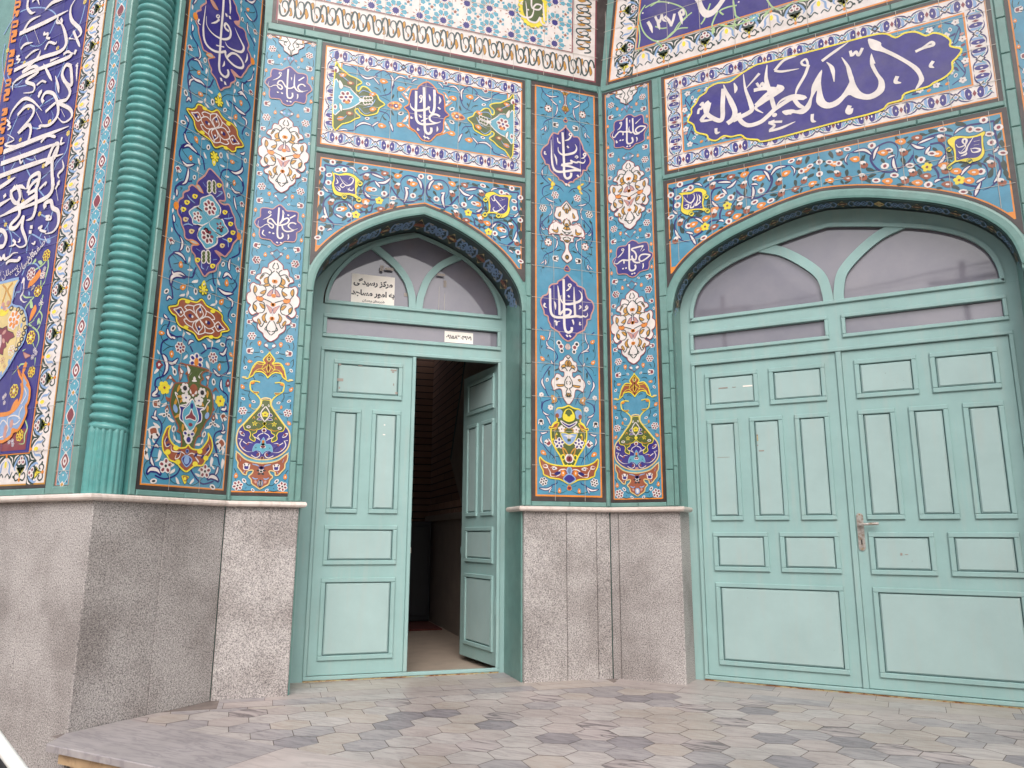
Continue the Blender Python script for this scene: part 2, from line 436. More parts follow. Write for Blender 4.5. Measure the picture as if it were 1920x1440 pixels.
def text_alim():
    a = Pan(FD, .004); cloud(a, (440, 50, 9.6), "980,720 915,750 840,785 760,765 680,765 650,840 650,900 590,930 545,1000 590,1060 630,1120 620,1190 640,1280 720,1295 820,1310 860,1380 930,1418")
    a.F(440, 50, 9.6); w = .0125
    s = lambda t, k=1.0, tp=0: a.S('w', w*k, t, tp, 6)
    s("965,768 955,900 948,1050 942,1190 955,1275 1005,1292 1042,1255 1038,1195")
    s("1275,1085 1225,1045 1165,1055 1138,1105 1175,1155 1230,1172 1318,1150", .9, 2)
    s("1085,860 1075,980 1080,1090 1140,1165 1230,1174", 1, 1)
    s("1082,1075 1010,1115 930,1098 890,1040 850,985 800,985 775,1035 830,1060 858,1100 835,1132 790,1105 760,1062 700,1062 640,1088 598,1055 622,985", .9, 2)
    s("1148,978 1252,915", .8); s("1022,918 1026,972", .8, 2); s("838,872 780,930 680,970", .7, 2); s("820,822 800,842 822,862 842,845 826,822", .5); s("1132,1218 1135,1270 1118,1312", .8, 2)
    for x, y in ((776, 1186), (852, 1202), (945, 1344), (1005, 1356)): a.E('w', x, y, .0085, .0065, -.3, 6)
    return a
def text_azim():
    a = Pan(FD, .004); cloud(a, (440, 340, 9.6), "800,425 735,465 680,500 580,480 480,485 465,560 460,640 400,670 360,740 400,810 450,850 440,940 470,1020 560,1040 650,1060 690,1110 770,1165")
    a.F(440, 340, 9.6); w = .0125
    s = lambda t, k=1.0, tp=0: a.S('w', w*k, t, tp, 6)
    s("800,475 788,640 775,800 768,930 782,1010 830,1030 868,990 855,930")
    s("862,525 872,620 858,700 810,768", 1, 1); s("862,525 905,600", .6, 2)
    s("812,766 880,695 945,668 980,700 945,755 860,788 765,788 715,745 665,682 612,685 598,735 655,765 696,800 680,846 628,815 598,775 540,790 470,832 420,800 432,708", .95, 2)
    s("1108,775 1055,750 995,760 965,805 995,848 1060,880 1138,852", .85, 2); s("852,800 872,868 930,905 1010,902 1062,880", .9)
    s("995,668 1095,614", .8); s("660,600 605,650 510,692", .7, 2); s("632,535 608,560 635,580 655,560 640,537", .5); s("522,880 500,945 560,990", .7, 2); s("962,960 970,1010 952,1062", .8, 2)
    for x, y in ((965, 614), (630, 925), (695, 940), (765, 1105), (832, 1110)): a.E('w', x, y, .0085, .0065, -.3, 6)
    return a
# the same two cartouches on the strip of the back wall, drawn on its own wall
UE = -1.9307
def cloudE(a, win, t, ax=UE):
    a.F(*win); a.H('b', t, 'P', .008, 3, ax)
def text_halim():
    a = Pan(FE, .004); cloudE(a, (1120, 190, 9.064), "540,225 480,260 430,320 350,330 295,365 285,450 285,500 240,540 222,590 260,630 290,680 290,740 300,785 380,790 440,775 480,800 545,812")
    a.F(1120, 190, 9.064); w = .0155
    s = lambda t, k=1.0, tp=0: a.S('w', w*k, t, tp, 6)
    s("503,285 505,450 506,600 508,700 540,725 590,708 606,670 592,615", 1)
    s("822,432 740,425 680,455 652,500 690,540 760,510 830,435", .85); s("602,290 608,420 612,510 650,560 720,545", .9)
    s("612,515 575,540 540,490 548,430", .7, 2); s("575,535 520,520 450,525 380,520 330,570 290,620 258,590 280,525", .9, 2); s("440,530 440,580", .8)
    s("650,385 745,292", .7, 2); s("552,320 556,375", .7, 2); s("400,355 385,375 405,392 420,375 402,355", .5); s("418,395 385,460 340,498", .6, 2); s("668,612 680,650 668,690", .7, 2); s("325,670 330,712 350,690", .6)
    for x, y in ((395, 668), (437, 662), (512, 772), (560, 762)): a.E('w', x, y, .009, .007, .2, 6)
    return a
def text_hakim():
    a = Pan(FE, .004); cloudE(a, (1120, 430, 9.064), "580,190 520,235 485,280 400,290 345,320 325,400 325,470 280,510 265,555 300,620 330,650 335,720 360,765 430,760 500,765 540,795 590,815")
    a.F(1120, 430, 9.064); w = .0155
    s = lambda t, k=1.0, tp=0: a.S('w', w*k, t, tp, 6)
    s("545,255 545,420 545,580 550,680 590,705 640,685 655,640 640,605", 1)
    s("905,440 820,425 745,440 712,500 745,545 820,510 905,440", .85); s("722,500 728,585", .7, 2)
    s("785,282 690,305 585,340 640,390 665,450 650,520 600,500 590,450", .9); s("785,282 730,375", .7, 2); s("805,340 755,385", .6, 2)
    s("730,560 680,570 630,555 590,515 520,530 440,525 390,550 340,590 295,575 318,505", .9, 2); s("455,530 458,585", .8)
    s("430,330 418,352 440,368 455,350 436,330", .5); s("448,378 400,440 345,490", .6, 2); s("780,580 785,630 770,672", .7, 2)
    for x, y in ((440, 672), (492, 662), (595, 760), (635, 748)): a.E('w', x, y, .009, .007, .2, 6)
    return a
# ================================================================ wide panel of the side reveal (names, medallions, vase)
def bord(a, u0, u1, z0, z1):
    a.rect(u0, u1, z0, z1, 'd', 0)
    a.rect(u0+.028, u1-.028, z0+.028, z1-.028, 'o', .4)
    a.rect(u0+.037, u1-.037, z0+.037, z1-.037, 'x', .7)
    a.rect(u0+.041, u1-.041, z0+.041, z1-.041, 't', 1)
def reveal_ground():
    a = Pan(FB)
    bord(a, 3.102, 3.822, 1.366, 6.6)
    N = 'n'
    def v(t): a.S('g', .0048, t, 2, 2)
    def V(t): a.S('n', .011, t, 0, 2)
    A_ = lambda t, w=.045: a.ar(t, w)
    # top window
    a.F(300, 0, 8)
    V("480,110 500,40 520,-30"); A_("500,60 530,20 560,-30", .03); A_("478,360 490,410 480,480", .045); V("470,480 500,570 555,660"); A_("550,655 590,760 600,850 560,900", .04); A_("470,890 560,900 600,960 645,1060", .05)
    V("570,860 480,880 415,950 440,1050 415,1150 425,1290 460,1440"); A_("430,1090 520,1190 610,1230 690,1310", .06); A_("440,1300 450,1210 520,1180", .04); V("690,1300 745,1300 800,1190")
    V("1270,10 1380,60 1440,160 1450,260 1400,330"); A_("1280,-10 1370,40 1440,-10", .05); A_("1265,170 1330,270 1390,320", .045); A_("1310,330 1310,430 1345,530", .04); V("1345,530 1390,620 1420,690"); A_("1400,690 1410,770", .03)
    A_("1400,1080 1370,1190 1290,1220", .03); V("1400,1060 1390,1170 1310,1220 1240,1260"); A_("1240,1230 1230,1310 1250,1400", .045); A_("1160,1400 1220,1380 1260,1440", .04)
    a.tu(450, 720, .022, -.9); a.bw(672, 905, .022, PI/2); a.bo(580, 1090, .018, 1.2); a.bo(600, 1405, .018, .5); a.bo(1315, 145, .018, 1); a.tu(1425, 480, .022, -.8); a.bw(1232, 290, .02, PI/2); a.bw(1162, 1260, .02, 1.4); a.tu(1355, 1385, .02, -.8); a.bw(378, 1390, .022, 1.8)
    for x, y, l, g in ((695, 1070, .05, 1.4), (690, 1195, .04, .2), (755, 1375, .045, -.3), (485, 110, .04, 1.6), (470, 300, .035, 1.5), (460, 560, .03, -1), (1215, 150, .04, 1.5), (1350, 1280, .03, 1.2), (1215, 30, .04, 1.2), (1415, 600, .04, -1), (1415, 850, .035, 1.5), (1405, 1040, .03, 1.4), (1118, 1370, .04, 1.4)): a.lf(x, y, l, g)
    for t in ("440,700 420,800 445,880", "480,710 550,720", "440,1060 520,1050 570,1075", "560,870 680,860", "460,1000 600,1090 720,1180 830,1330", "1190,50 1280,140", "1380,330 1430,430 1440,540", "1340,185 1400,190 1430,170", "1200,1230 1260,1240 1310,1300 1370,1400", "640,1400 700,1420"): v(t)
    # second window
    a.F(300, 170, 8)
    V("455,0 465,160"); A_("390,170 430,110 460,180", .045); A_("365,360 410,430 420,480", .045); V("430,480 390,590 350,670"); A_("365,620 390,740 470,820", .05); A_("330,860 420,820 500,880 575,960", .06); V("490,800 350,810 290,920 310,1020 400,1150"); V("570,950 640,1020 670,1190")
    A_("320,1040 400,1120 520,1100", .05); A_("410,1130 420,1230 380,1370 300,1410", .055); V("300,1400 230,1440")
    A_("1180,60 1240,50 1310,150", .055); V("1320,160 1350,260 1280,340"); A_("1105,220 1190,310 1290,370", .065); A_("1210,380 1290,450 1280,540", .045); V("1285,530 1240,600 1230,660"); A_("1240,680 1260,740", .03); V("1030,150 1110,220")
    A_("1195,940 1240,950 1270,920", .045); V("1220,990 1230,1110 1200,1190"); A_("1230,1120 1220,1200 1130,1240 1030,1190", .06); V("1040,1180 940,1200 900,1310"); A_("1150,1270 1200,1310 1240,1380", .04); V("1230,1360 1240,1440")
    a.bw(385, 35, .024, 1.9); a.bo(605, 60, .02, .3); a.bw(785, 170, .026, PI/2); a.bw(970, 290, .022, 1); a.bo(1212, 185, .02, -1.5); a.bo(1130, 395, .022, 1.2); a.bw(345, 475, .024, .3); a.bo(540, 735, .022, -1.1); a.bw(720, 850, .024, 1.3); a.bw(910, 970, .024, 1.6); a.bo(455, 1010, .019, 1.4); a.bo(1080, 1070, .02, .2); a.tu(270, 1180, .024, -.9); a.bw(512, 1300, .02, 1.3); a.bo(1108, 1385, .018, -1.5); a.bw(1305, 655, .02, 0); a.bw(1275, 1050, .022, 1.5); a.tu(1365, 30, .02, -.7)
    for x, y, l, g in ((750, 10, .04, 0), (670, 150, .045, 1.2), (600, 170, .05, .4), (700, 220, .045, -.6), (1110, 130, .05, -1.1), (1010, 190, .05, -1), (670, 970, .05, -1.1), (580, 1060, .05, -1.2), (930, 1130, .045, 0), (560, 1180, .04, 1.4), (1000, 1290, .04, .1), (250, 1340, .03, 1), (1050, 410, .05, .2), (1120, 500, .045, -.9), (560, 610, .05, -.9), (650, 720, .05, .6), (1010, 980, .05, -1.2), (1080, 950, .05, .3)): a.lf(x, y, l, g)
    for t in ("480,20 540,60 590,50", "640,30 730,70 770,140", "900,130 1000,60 1160,80 1250,30", "400,630 470,630 520,690", "570,800 640,880 700,870", "310,800 340,900 420,1010 520,1100 700,1090", "860,1110 930,1280 1060,1380 1180,1400", "940,1020 980,1070 1050,1070", "1120,1050 1180,1080", "1160,480 1220,530 1260,520", "1000,270 1090,330", "250,1230 290,1330 340,1310", "440,1360 500,1330", "260,1110 300,1030"): v(t)
    # third window
    a.F(280, 340, 8)
    V("640,0 480,10 400,80 380,170"); A_("405,110 410,160 405,230", .045); A_("355,490 365,550 370,620", .05); V("350,600 380,720 440,810"); A_("440,800 490,900 480,1000 440,1050", .05); A_("350,1070 430,1080 500,1130 550,1230", .055); V("400,1050 310,1120 290,1180 320,1300"); A_("330,1310 360,1390 460,1380 560,1440", .06); V("700,1290 650,1400")
    V("1400,0 1415,90 1380,190 1300,230"); A_("1210,60 1280,160 1370,170", .05); A_("1265,220 1280,330 1310,450", .045); V("1300,430 1350,520 1380,620"); A_("1365,600 1370,690", .045); A_("1345,950 1340,1040", .035); V("1360,990 1340,1090 1230,1150"); A_("1215,1150 1190,1250 1200,1350", .05); A_("1110,1410 1160,1380 1230,1440", .045)
    a.tu(328, 895, .024, -.8); a.tu(1385, 345, .022, -.9); a.bw(1185, 215, .022, 1.9); a.bw(572, 1020, .024, 1.8); a.bo(467, 1250, .022, 1.6); a.bw(1102, 1245, .022, 1.2); a.tu(1325, 1325, .022, -.8); a.bo(1270, 20, .018, 1.6)
    for x, y, l, g in ((365, 245, .035, 1.4), (350, 440, .035, 1.5), (335, 730, .035, 1.6), (595, 1180, .045, 1.4), (605, 1330, .045, .2), (1165, 60, .045, 1.4), (1385, 510, .035, -1), (1385, 760, .03, 1.4), (1370, 900, .045, 1.5), (1335, 1170, .035, 1.3), (1050, 1400, .045, 1.4)): a.lf(x, y, l, g)
    for t in ("460,100 490,100 450,150", "320,940 300,1000 330,1060", "400,640 430,690", "510,880 570,960", "360,1240 480,1220 600,1260 730,1400", "340,1090 440,1200", "1180,20 1230,50 1300,60", "1170,240 1250,330", "1390,200 1420,290 1420,420 1380,440", "1290,370 1360,360", "1210,1190 1280,1280 1340,1400", "1120,1220 1170,1190", "300,1330 290,1420"): v(t)
    # fourth window
    a.F(260, 510, 8)
    A_("480,210 490,90 560,50 700,90", .07); V("720,70 800,80 840,0"); V("480,190 500,280 510,400"); A_("415,430 450,370 500,410", .045); V("1110,0 1120,150 1150,210"); A_("1255,90 1330,30 1400,110", .06); V("1420,110 1470,200 1400,310"); A_("1180,240 1290,320 1420,320", .065); A_("1310,370 1400,440 1390,540", .05); V("1395,530 1350,610 1340,680"); A_("1340,690 1370,740 1400,770", .035)
    A_("370,630 400,670 430,700", .045); V("440,690 460,750 430,830"); A_("430,840 440,930 500,1010", .055); V("450,910 560,970 640,970 720,1040"); A_("470,970 530,990 540,1010", .05); A_("740,1100 770,1040 830,1040", .05); V("770,1110 810,1200"); V("440,1000 350,1060 330,1200 350,1240"); A_("350,1230 400,1310 420,1440", .07); A_("430,1340 520,1370 590,1290", .05)
    A_("945,1070 990,1110 1010,1180", .05); V("1000,1180 930,1230"); V("1010,1150 1120,1140 1200,1170"); A_("1200,1210 1270,1230 1320,1120", .06); V("1300,1150 1310,1040 1340,1000"); A_("1320,1010 1360,980 1400,1000", .045); V("1310,1240 1330,1340 1350,1440")
    a.bw(412, 290, .024, .9); a.bo(660, 230, .024, .7); a.bw(850, 290, .026, 1.7); a.bw(1052, 375, .022, 1.4); a.bo(1315, 165, .024, 1.6); a.bo(1238, 450, .024, 1); a.bw(1415, 650, .022, .2); a.bw(512, 845, .026, 1); a.bo(340, 915, .02, .2); a.bo(490, 1230, .022, -1.5); a.bw(1255, 1090, .024, 0); a.bo(1380, 1240, .018, -.7); a.bo(1205, 1420, .02, 1.5)
    a.fl(620, 1135, .042, .4, 7, 'm', 'w', 'b'); a.fl(1110, 1285, .042, .4, 7, 'm', 'w', 'b'); a.bo(305, 1385, .024, 0, 'm')
    a.fl(860, 1340, .06, PI/2, 6, 'b', 'w', 'o'); a.E('o', 858, 1350, .018, .03, 0, 6.8)
    for x, y, l, g in ((840, 145, .06, .4), (1190, 150, .055, -1.1), (1090, 240, .055, -1), (1215, 30, .04, 1.3), (650, 350, .05, .4), (730, 330, .05, 1.3), (790, 395, .045, -.5), (1110, 495, .05, .4), (1160, 460, .04, 1.3), (1210, 560, .05, -.8), (600, 840, .05, -.9), (740, 920, .045, -.3), (670, 940, .04, 1.3), (1050, 1020, .05, -.4), (1100, 1080, .045, 1.5), (1185, 1040, .05, .5), (345, 740, .05, 1.4), (290, 1200, .035, -1), (700, 1280, .05, .8), (1020, 1390, .05, -1.2), (1400, 1080, .04, 1.4)): a.lf(x, y, l, g)
    for t in ("500,210 570,260 620,250", "700,190 800,180 840,250", "850,20 930,130", "1010,150 1100,100 1250,100", "1360,180 1430,160 1490,20", "1380,200 1440,290", "1080,330 1150,330 1220,400", "1270,500 1330,540 1380,530", "330,870 370,800 440,790", "330,940 350,1010 420,1090 540,1130", "360,1190 440,1130 540,1110", "500,1190 520,1150", "580,980 570,1050", "700,1180 770,1260", "960,1300 1060,1260", "1190,1330 1250,1360 1400,1310", "1340,1070 1400,1190", "300,1330 320,1250"): v(t)
    # fifth window
    a.F(250, 670, 8)
    A_("470,0 500,90 490,200 430,290", .06); A_("520,90 590,90 660,20", .05); V("430,290 340,330 320,430"); A_("330,430 350,500 290,570 400,575", .055)
    A_("1190,170 1250,250 1310,280", .055); A_("1310,290 1390,230", .06); V("1400,20 1430,150 1390,250"); A_("1320,320 1310,430 1340,510", .05); V("1340,510 1410,580 1410,680"); A_("1380,690 1380,770 1320,780 1410,815", .05)
    A_("340,780 320,850 320,890", .04); A_("260,890 330,910 360,950", .05); V("340,900 400,960 425,1040 400,1160 310,1320"); A_("310,1350 340,1320 380,1360", .05); V("300,1340 260,1440"); A_("1330,980 1350,1060 1330,1110", .04); A_("1300,1120 1350,1130 1380,1100", .045); V("1350,1090 1240,1130 1205,1220 1220,1340 1250,1440")
    a.fl(460, 455, .046, .3, 6, 'y', 'y', 'm'); a.fl(1297, 655, .043, .3, 6, 'y', 'y', 'm'); a.bo(380, 110, .028, 1.5, 'm'); a.bo(1413, 390, .026, 1.5, 'm'); a.bw(615, 218, .026, 1.8); a.bw(1200, 370, .026, 1.8); a.tu(345, 695, .03, .2, 'r'); a.tu(1350, 900, .03, -.8, 'r')
    for x, y in ((493, 850), (1190, 985)): a.fl(x, y, .034, PI/2, 3, 'K'); a.bo(x+8, y-75, .02, PI/2, 'r')
    a.tu(300, 1130, .042, -1.2, 'r'); a.tu(1305, 1300, .04, -2.3, 'r'); a.bw(602, 1075, .024, 1.5); a.bw(1055, 1155, .024, 1.2); a.bo(1283, 155, .02, -1.5)
    a.G('r', "490,350 500,310 550,260 590,310 640,370 600,370 560,330 520,320", L=3); a.G('w', "530,310 550,280 570,320", L=4); a.G('r', "1180,520 1230,450 1280,540 1240,490 1210,510", L=3); a.G('r', "480,590 550,610 560,570 550,660 500,650", L=3); a.G('r', "1180,720 1220,790 1170,810", L=3)
    for x, y, l, g in ((345, 205, .055, .9), (585, 150, .04, -1), (570, 425, .05, 1.2), (460, 715, .05, .6), (415, 855, .045, .2), (560, 940, .055, -.5), (340, 1020, .06, -.6), (225, 1085, .03, .2), (230, 1290, .07, -1.4), (295, 1250, .035, -1), (665, 1260, .05, -.3), (610, 1200, .04, -1.1), (960, 1310, .05, .1), (1025, 1270, .04, 1.2), (1110, 110, .06, -1.2), (1205, 590, .045, -1.5), (1240, 880, .05, -1.2), (1120, 1050, .055, .4), (1250, 1020, .055, -.5), (1285, 1200, .06, .3), (1300, 1390, .04, 1), (1345, 1410, .06, 1.4), (1430, 240, .04, .4), (1430, 480, .05, -1.2), (1450, 50, .04, .3), (190, 1410, .05, 1.4)): a.lf(x, y, l, g)
    for t in ("380,170 390,270 430,390", "400,190 450,230", "470,530 500,640 510,750", "450,540 440,620 390,670", "430,1000 470,940 480,900", "340,1090 410,1040", "630,1110 640,1230 600,1320", "1290,720 1290,820 1330,890", "1280,710 1220,850 1200,920", "1210,1060 1220,1120", "1240,1200 1290,1260", "1020,1200 1010,1330", "1420,190 1420,340", "1370,440 1410,430", "1340,620 1400,560", "1260,80 1310,60 1400,70", "390,100 380,0"): v(t)
    # sixth window
    a.F(240, 780, 8)
    V("390,440 340,590 330,720"); A_("345,600 350,680 390,760", .05); A_("275,880 330,800 430,810 490,890", .075); V("400,890 520,940 620,930 730,870 780,780"); V("1310,430 1340,600 1370,740"); A_("1350,750 1330,830 1300,890", .05); A_("1180,960 1240,910 1310,930 1360,990", .075); V("1280,980 1130,1020 1040,960 950,830 940,790"); A_("1280,610 1310,580 1350,620", .05)
    a.fl(560, 748, .052, PI/2, 5, 'm'); a.fl(1148, 830, .05, PI/2, 5, 'm'); a.bw(378, 975, .026, .2); a.bw(1262, 1065, .026, -.4)
    for x, y, l, g in ((265, 580, .075, -1.2), (470, 590, .07, 1.4), (660, 745, .04, .6), (660, 835, .055, .6), (735, 970, .055, -1.1), (955, 985, .05, .8), (1040, 885, .05, -.4), (1075, 800, .04, .6), (1250, 690, .07, 1.4), (1415, 720, .075, 1.4), (440, 660, .04, .6), (1270, 770, .04, -.8)): a.lf(x, y, l, g)
    for t in ("320,650 250,720 240,850 300,960 340,980", "360,630 450,630 530,690", "570,830 620,940 700,1010 800,990", "880,1000 960,1040 1060,990 1140,910", "1190,760 1290,740 1340,780", "1370,770 1410,880 1370,1060 1300,1080", "590,670 590,640", "1140,740 1140,710"): v(t)
    a.G('y', "800,890 915,905 880,960 870,1000 845,1025 820,980", 'G', .004, L=3); a.G('r', "815,905 895,915 850,985", L=4); a.E('y', 848, 940, .012, .012, 0, 5)
    # small yellow flowers on the axis
    for win, x, y in (((300, 170, 8), 880, 165), ((300, 170, 8), 815, 990), ((260, 510, 8), 965, 265)):
        a.F(*win); a.fl(x, y, .044, .2, 7, 'y', 'G', 'o'); a.bo(x+(10 if y < 300 else -10), y+(-80 if y < 300 else 85), .024, (PI/2 if y < 300 else -PI/2), 'y'); a.E('y', x, y, .016, .022, 0, 6.5)
    a.grout(3.105, 3.82, 1.37, 6.5, (3.34, 3.58), [1.366+.2815*i for i in range(1, 19)])
    return a
def name_sadeq():
    a = Pan(FB, .004); a.F(300, 0, 8)
    a.G('b', "800,-90 690,-20 690,40 640,75 605,110 610,150 555,170 540,215 545,290 535,330 570,400 575,480 600,580 630,690 650,750 720,795 770,850 825,860 725,880 735,960 768,1040 765,1090 830,1180 860,1260 905,1355 960,1320 1045,1300 1062,1250 1122,1215 1120,1160 1062,1045 1130,1100 1205,1165 1252,1110 1290,1060 1322,1000 1365,960 1365,890 1350,820 1312,740 1330,680 1290,560 1280,490 1240,430 1180,400 1110,330 1190,318 1185,250 1150,170 1140,100 1110,40 1060,-70 930,-160", 'P', .012, 1, 3)
    a.G('x', "690,820 750,800 800,850 760,870", 'o', .006, L=5); a.G('P', "1065,1048 1130,1100 1200,1165 1130,1150", L=5); a.G('P', "750,0 790,10 870,150 800,110", 'k', .004, L=5); a.G('P', "1110,330 1190,320 1170,390", L=5)
    a.E('o', 530, 245, .022, .03, 0, 4); a.E('o', 1385, 920, .022, .03, 0, 4)
    w = .0185
    s = lambda t, k=1.0, tp=0: a.S('w', w*k, t, tp, 6)
    s("952,-60 940,150 925,330 910,500 898,700 885,880 882,1030 912,1110 975,1158 1015,1130 1020,1080 1005,1045", 1)
    s("680,85 660,250 645,400 652,560 692,670 775,750 880,785 985,772", .95, 1)
    s("972,775 985,850 1045,930 1130,1000 1215,1022 1245,980 1215,900 1150,825 1085,800 1040,820 1000,860", .95)
    s("690,245 695,370 755,475 850,555 955,592 1035,568 1055,490 1030,410 985,355 962,392 985,440 1030,470", .95, 1)
    s("1115,412 1160,520 1215,630 1252,720 1215,780 1120,760 1015,705 968,625", 1, 3)
    s("838,682 955,708", .5); s("1040,0 1050,110 1045,215", .8, 2); s("862,222 840,250 865,272 888,248 868,222", .5); s("885,290 835,335 762,352", .75, 2); s("582,290 565,340 608,378", .6, 2); s("1302,802 1300,880 1268,945", .8, 3); s("960,915 955,970 928,1002", .8, 3)
    for x, y in ((990, 228), (1042, 265), (912, 1195), (970, 1250)):
        a.G('w', [(x-22, y-30), (x+8, y-18), (x+22, y+30), (x-6, y+22)], sm=0, L=6)
    return a
def rust_medal(win, pts, cx, cy, lines):
    a = Pan(FB, .004); a.F(*win)
    a.G('r', pts, 'g', .022, 1, 2); a.G('r', pts, 'y', .010, 1, 3)
    return a
def medal_curves(a, cx, cy, ex, ey, fx, fy):
    """white arabesque inside a medallion: (ex,ey) half long axis, (fx,fy) half short axis, in window units"""
    q = lambda s, t: (cx+ex*s+fx*t, cy+ey*s+fy*t)
    for sg in (1, -1):
        for th in (1, -1):
            T = lambda L_: [q(sg*x, th*y) for x, y in L_]
            a.S('w', .0075, T([(0, 0), (.12, .3), (.0, .62), (.0, .74)]), 0, 5); a.S('w', .0075, T([(0, .74), (.2, .52), (.16, .2), (0, 0)]), 0, 5)
            a.S('w', .0075, T([(.05, .1), (.3, .28), (.48, .1), (.5, 0)]), 0, 5); a.S('w', .0075, T([(.2, .52), (.4, .46), (.5, .3), (.42, .22)]), 0, 5)
            a.S('w', .0075, T([(.5, 0), (.62, .22), (.74, .1), (.86, 0)]), 0, 5)
        for s_, t_ in ((.68, 0), (.3, .0)):
            x, y = q(sg*s_, t_); a.E('n', x, y, .017, .013, 0, 5)
            a.E('w', *q(sg*(s_-.07), t_), .008, .01, 0, 5)
        x, y = q(0, sg*.45); a.E('n', x, y, .012, .017, 0, 5); a.E('w', *q(.02, sg*.36), .008, .008, 0, 5)
        for s_, t_ in ((.42, .62), (-.42, .62)):
            x, y = q(s_*sg, t_*sg); a.E('y', x, y, .022, .014, .3, 5)
def rust_a():
    a = rust_medal((300, 170, 8), "400,280 480,285 535,260 560,210 620,220 690,280 780,320 860,290 920,380 990,450 1080,500 1150,590 1165,680 1250,830 1140,850 1130,900 1080,915 1020,870 930,830 825,855 760,750 670,680 560,600 520,520 500,430", 0, 0, 0)
    medal_curves(a, 825, 565, 420, 275, 30, -290)
    return a
def rust_b():
    a = rust_medal((260, 510, 8), "450,530 540,510 585,490 600,430 660,405 760,430 870,455 945,410 1010,500 1100,550 1200,600 1250,660 1255,730 1355,870 1240,900 1230,950 1170,990 1080,970 990,970 895,1020 830,920 720,860 620,810 570,740 555,660 500,620", 0, 0, 0)
    medal_curves(a, 905, 710, 450, 175, 20, -310)
    return a
def star_medal():
    a = Pan(FB, .004); a.F(280, 340, 8)
    a.G('b', "990,-110 900,-190 830,-90 720,0 730,90 810,175 710,100 640,55 590,90 590,130 510,170 500,240 440,280 420,370 425,480 470,560 480,640 520,740 530,840 580,880 640,880 740,950 640,960 630,1040 680,1110 690,1200 740,1290 820,1425 890,1370 990,1340 1010,1260 1060,1200 1060,1140 980,1040 1060,1080 1130,1130 1180,1080 1220,1030 1260,930 1320,860 1325,770 1280,640 1280,560 1240,470 1190,350 1110,350 1040,290 1130,290 1130,200 1100,100 1090,10", 'P', .012, 1, 3)
    a.G('x', "690,70 740,60 800,170 750,150", 'o', .006, L=5); a.G('x', "600,900 660,885 740,945 660,940", 'o', .006, L=5); a.G('P', "970,1040 1060,1080 1100,1120 1040,1110", L=5); a.E('o', 400, 365, .022, .03, 0, 4); a.E('o', 1340, 825, .022, .03, 0, 4)
    a.G('c', "925,205 850,230 770,260 745,360 690,385 590,455 640,560 660,640 790,660 740,720 720,830 780,920 850,1015 940,980 1000,930 1010,840 1080,830 1180,750 1120,640 1090,570 980,545 1050,500 1060,400 1000,300", 'w', .008, 1, 4)
    for t in ("925,210 970,280 1060,400 1040,510 960,550 890,610", "590,455 690,380 790,440", "740,370 770,260 920,210", "890,610 790,660 670,640", "890,610 910,680 990,760 1090,830", "890,610 800,660 740,730 710,830", "1180,750 1080,830 980,770", "850,1010 940,980 1010,930 1020,830", "780,440 890,610", "1000,545 1090,580 1130,680"): a.S('w', .008, t, 3, 6)
    for x, y in ((905, 395), (870, 820)): a.fl(x, y, .06, .2, 7, 'm', 'w', 'K')
    for x, y in ((715, 530), (1055, 680)): a.fl(x, y, .042, .2, 5, 'm', 'w', 'K')
    for t in ("770,430 700,390 790,450", "700,650 780,680", "980,560 1080,560", "980,760 1080,820", "750,270 740,360", "1050,420 1040,510", "725,720 720,830", "1000,850 990,930"): a.S('K', .014, t, 4, 7)
    for x, y in ((930, 90), (845, 1140)):
        for i in range(3):
            for sx in (-1, 1): a.E('w', x+sx*36, y-60+i*55, .020, .026, sx*.5, 5); a.E('G', x+sx*36, y-60+i*55, .012, .018, sx*.5, 6)
    for x, y in ((680, 225), (560, 315), (505, 420), (540, 570), (630, 750), (1045, 60), (1130, 465), (1215, 640), (1250, 770), (1200, 880), (1090, 965), (720, 1180), (945, 1270)): a.bo(x, y, .022, .6, 'y' if (x+y) % 3 else 'e'); a.E('m', x, y, .008, .006, 0, 6)
    for t in ("560,200 600,260 680,330", "470,360 480,480", "500,660 580,640 650,670", "560,540 580,630", "1030,150 1090,170 1000,240", "1110,560 1180,560 1250,540", "1190,480 1180,560", "1090,860 1170,900 1180,990", "700,1010 760,1050", "780,1200 780,1290 820,1320", "880,1270 850,1340", "950,1180 1010,1170", "800,20 840,80"): a.S('p', .010, t, 4, 5)
    return a
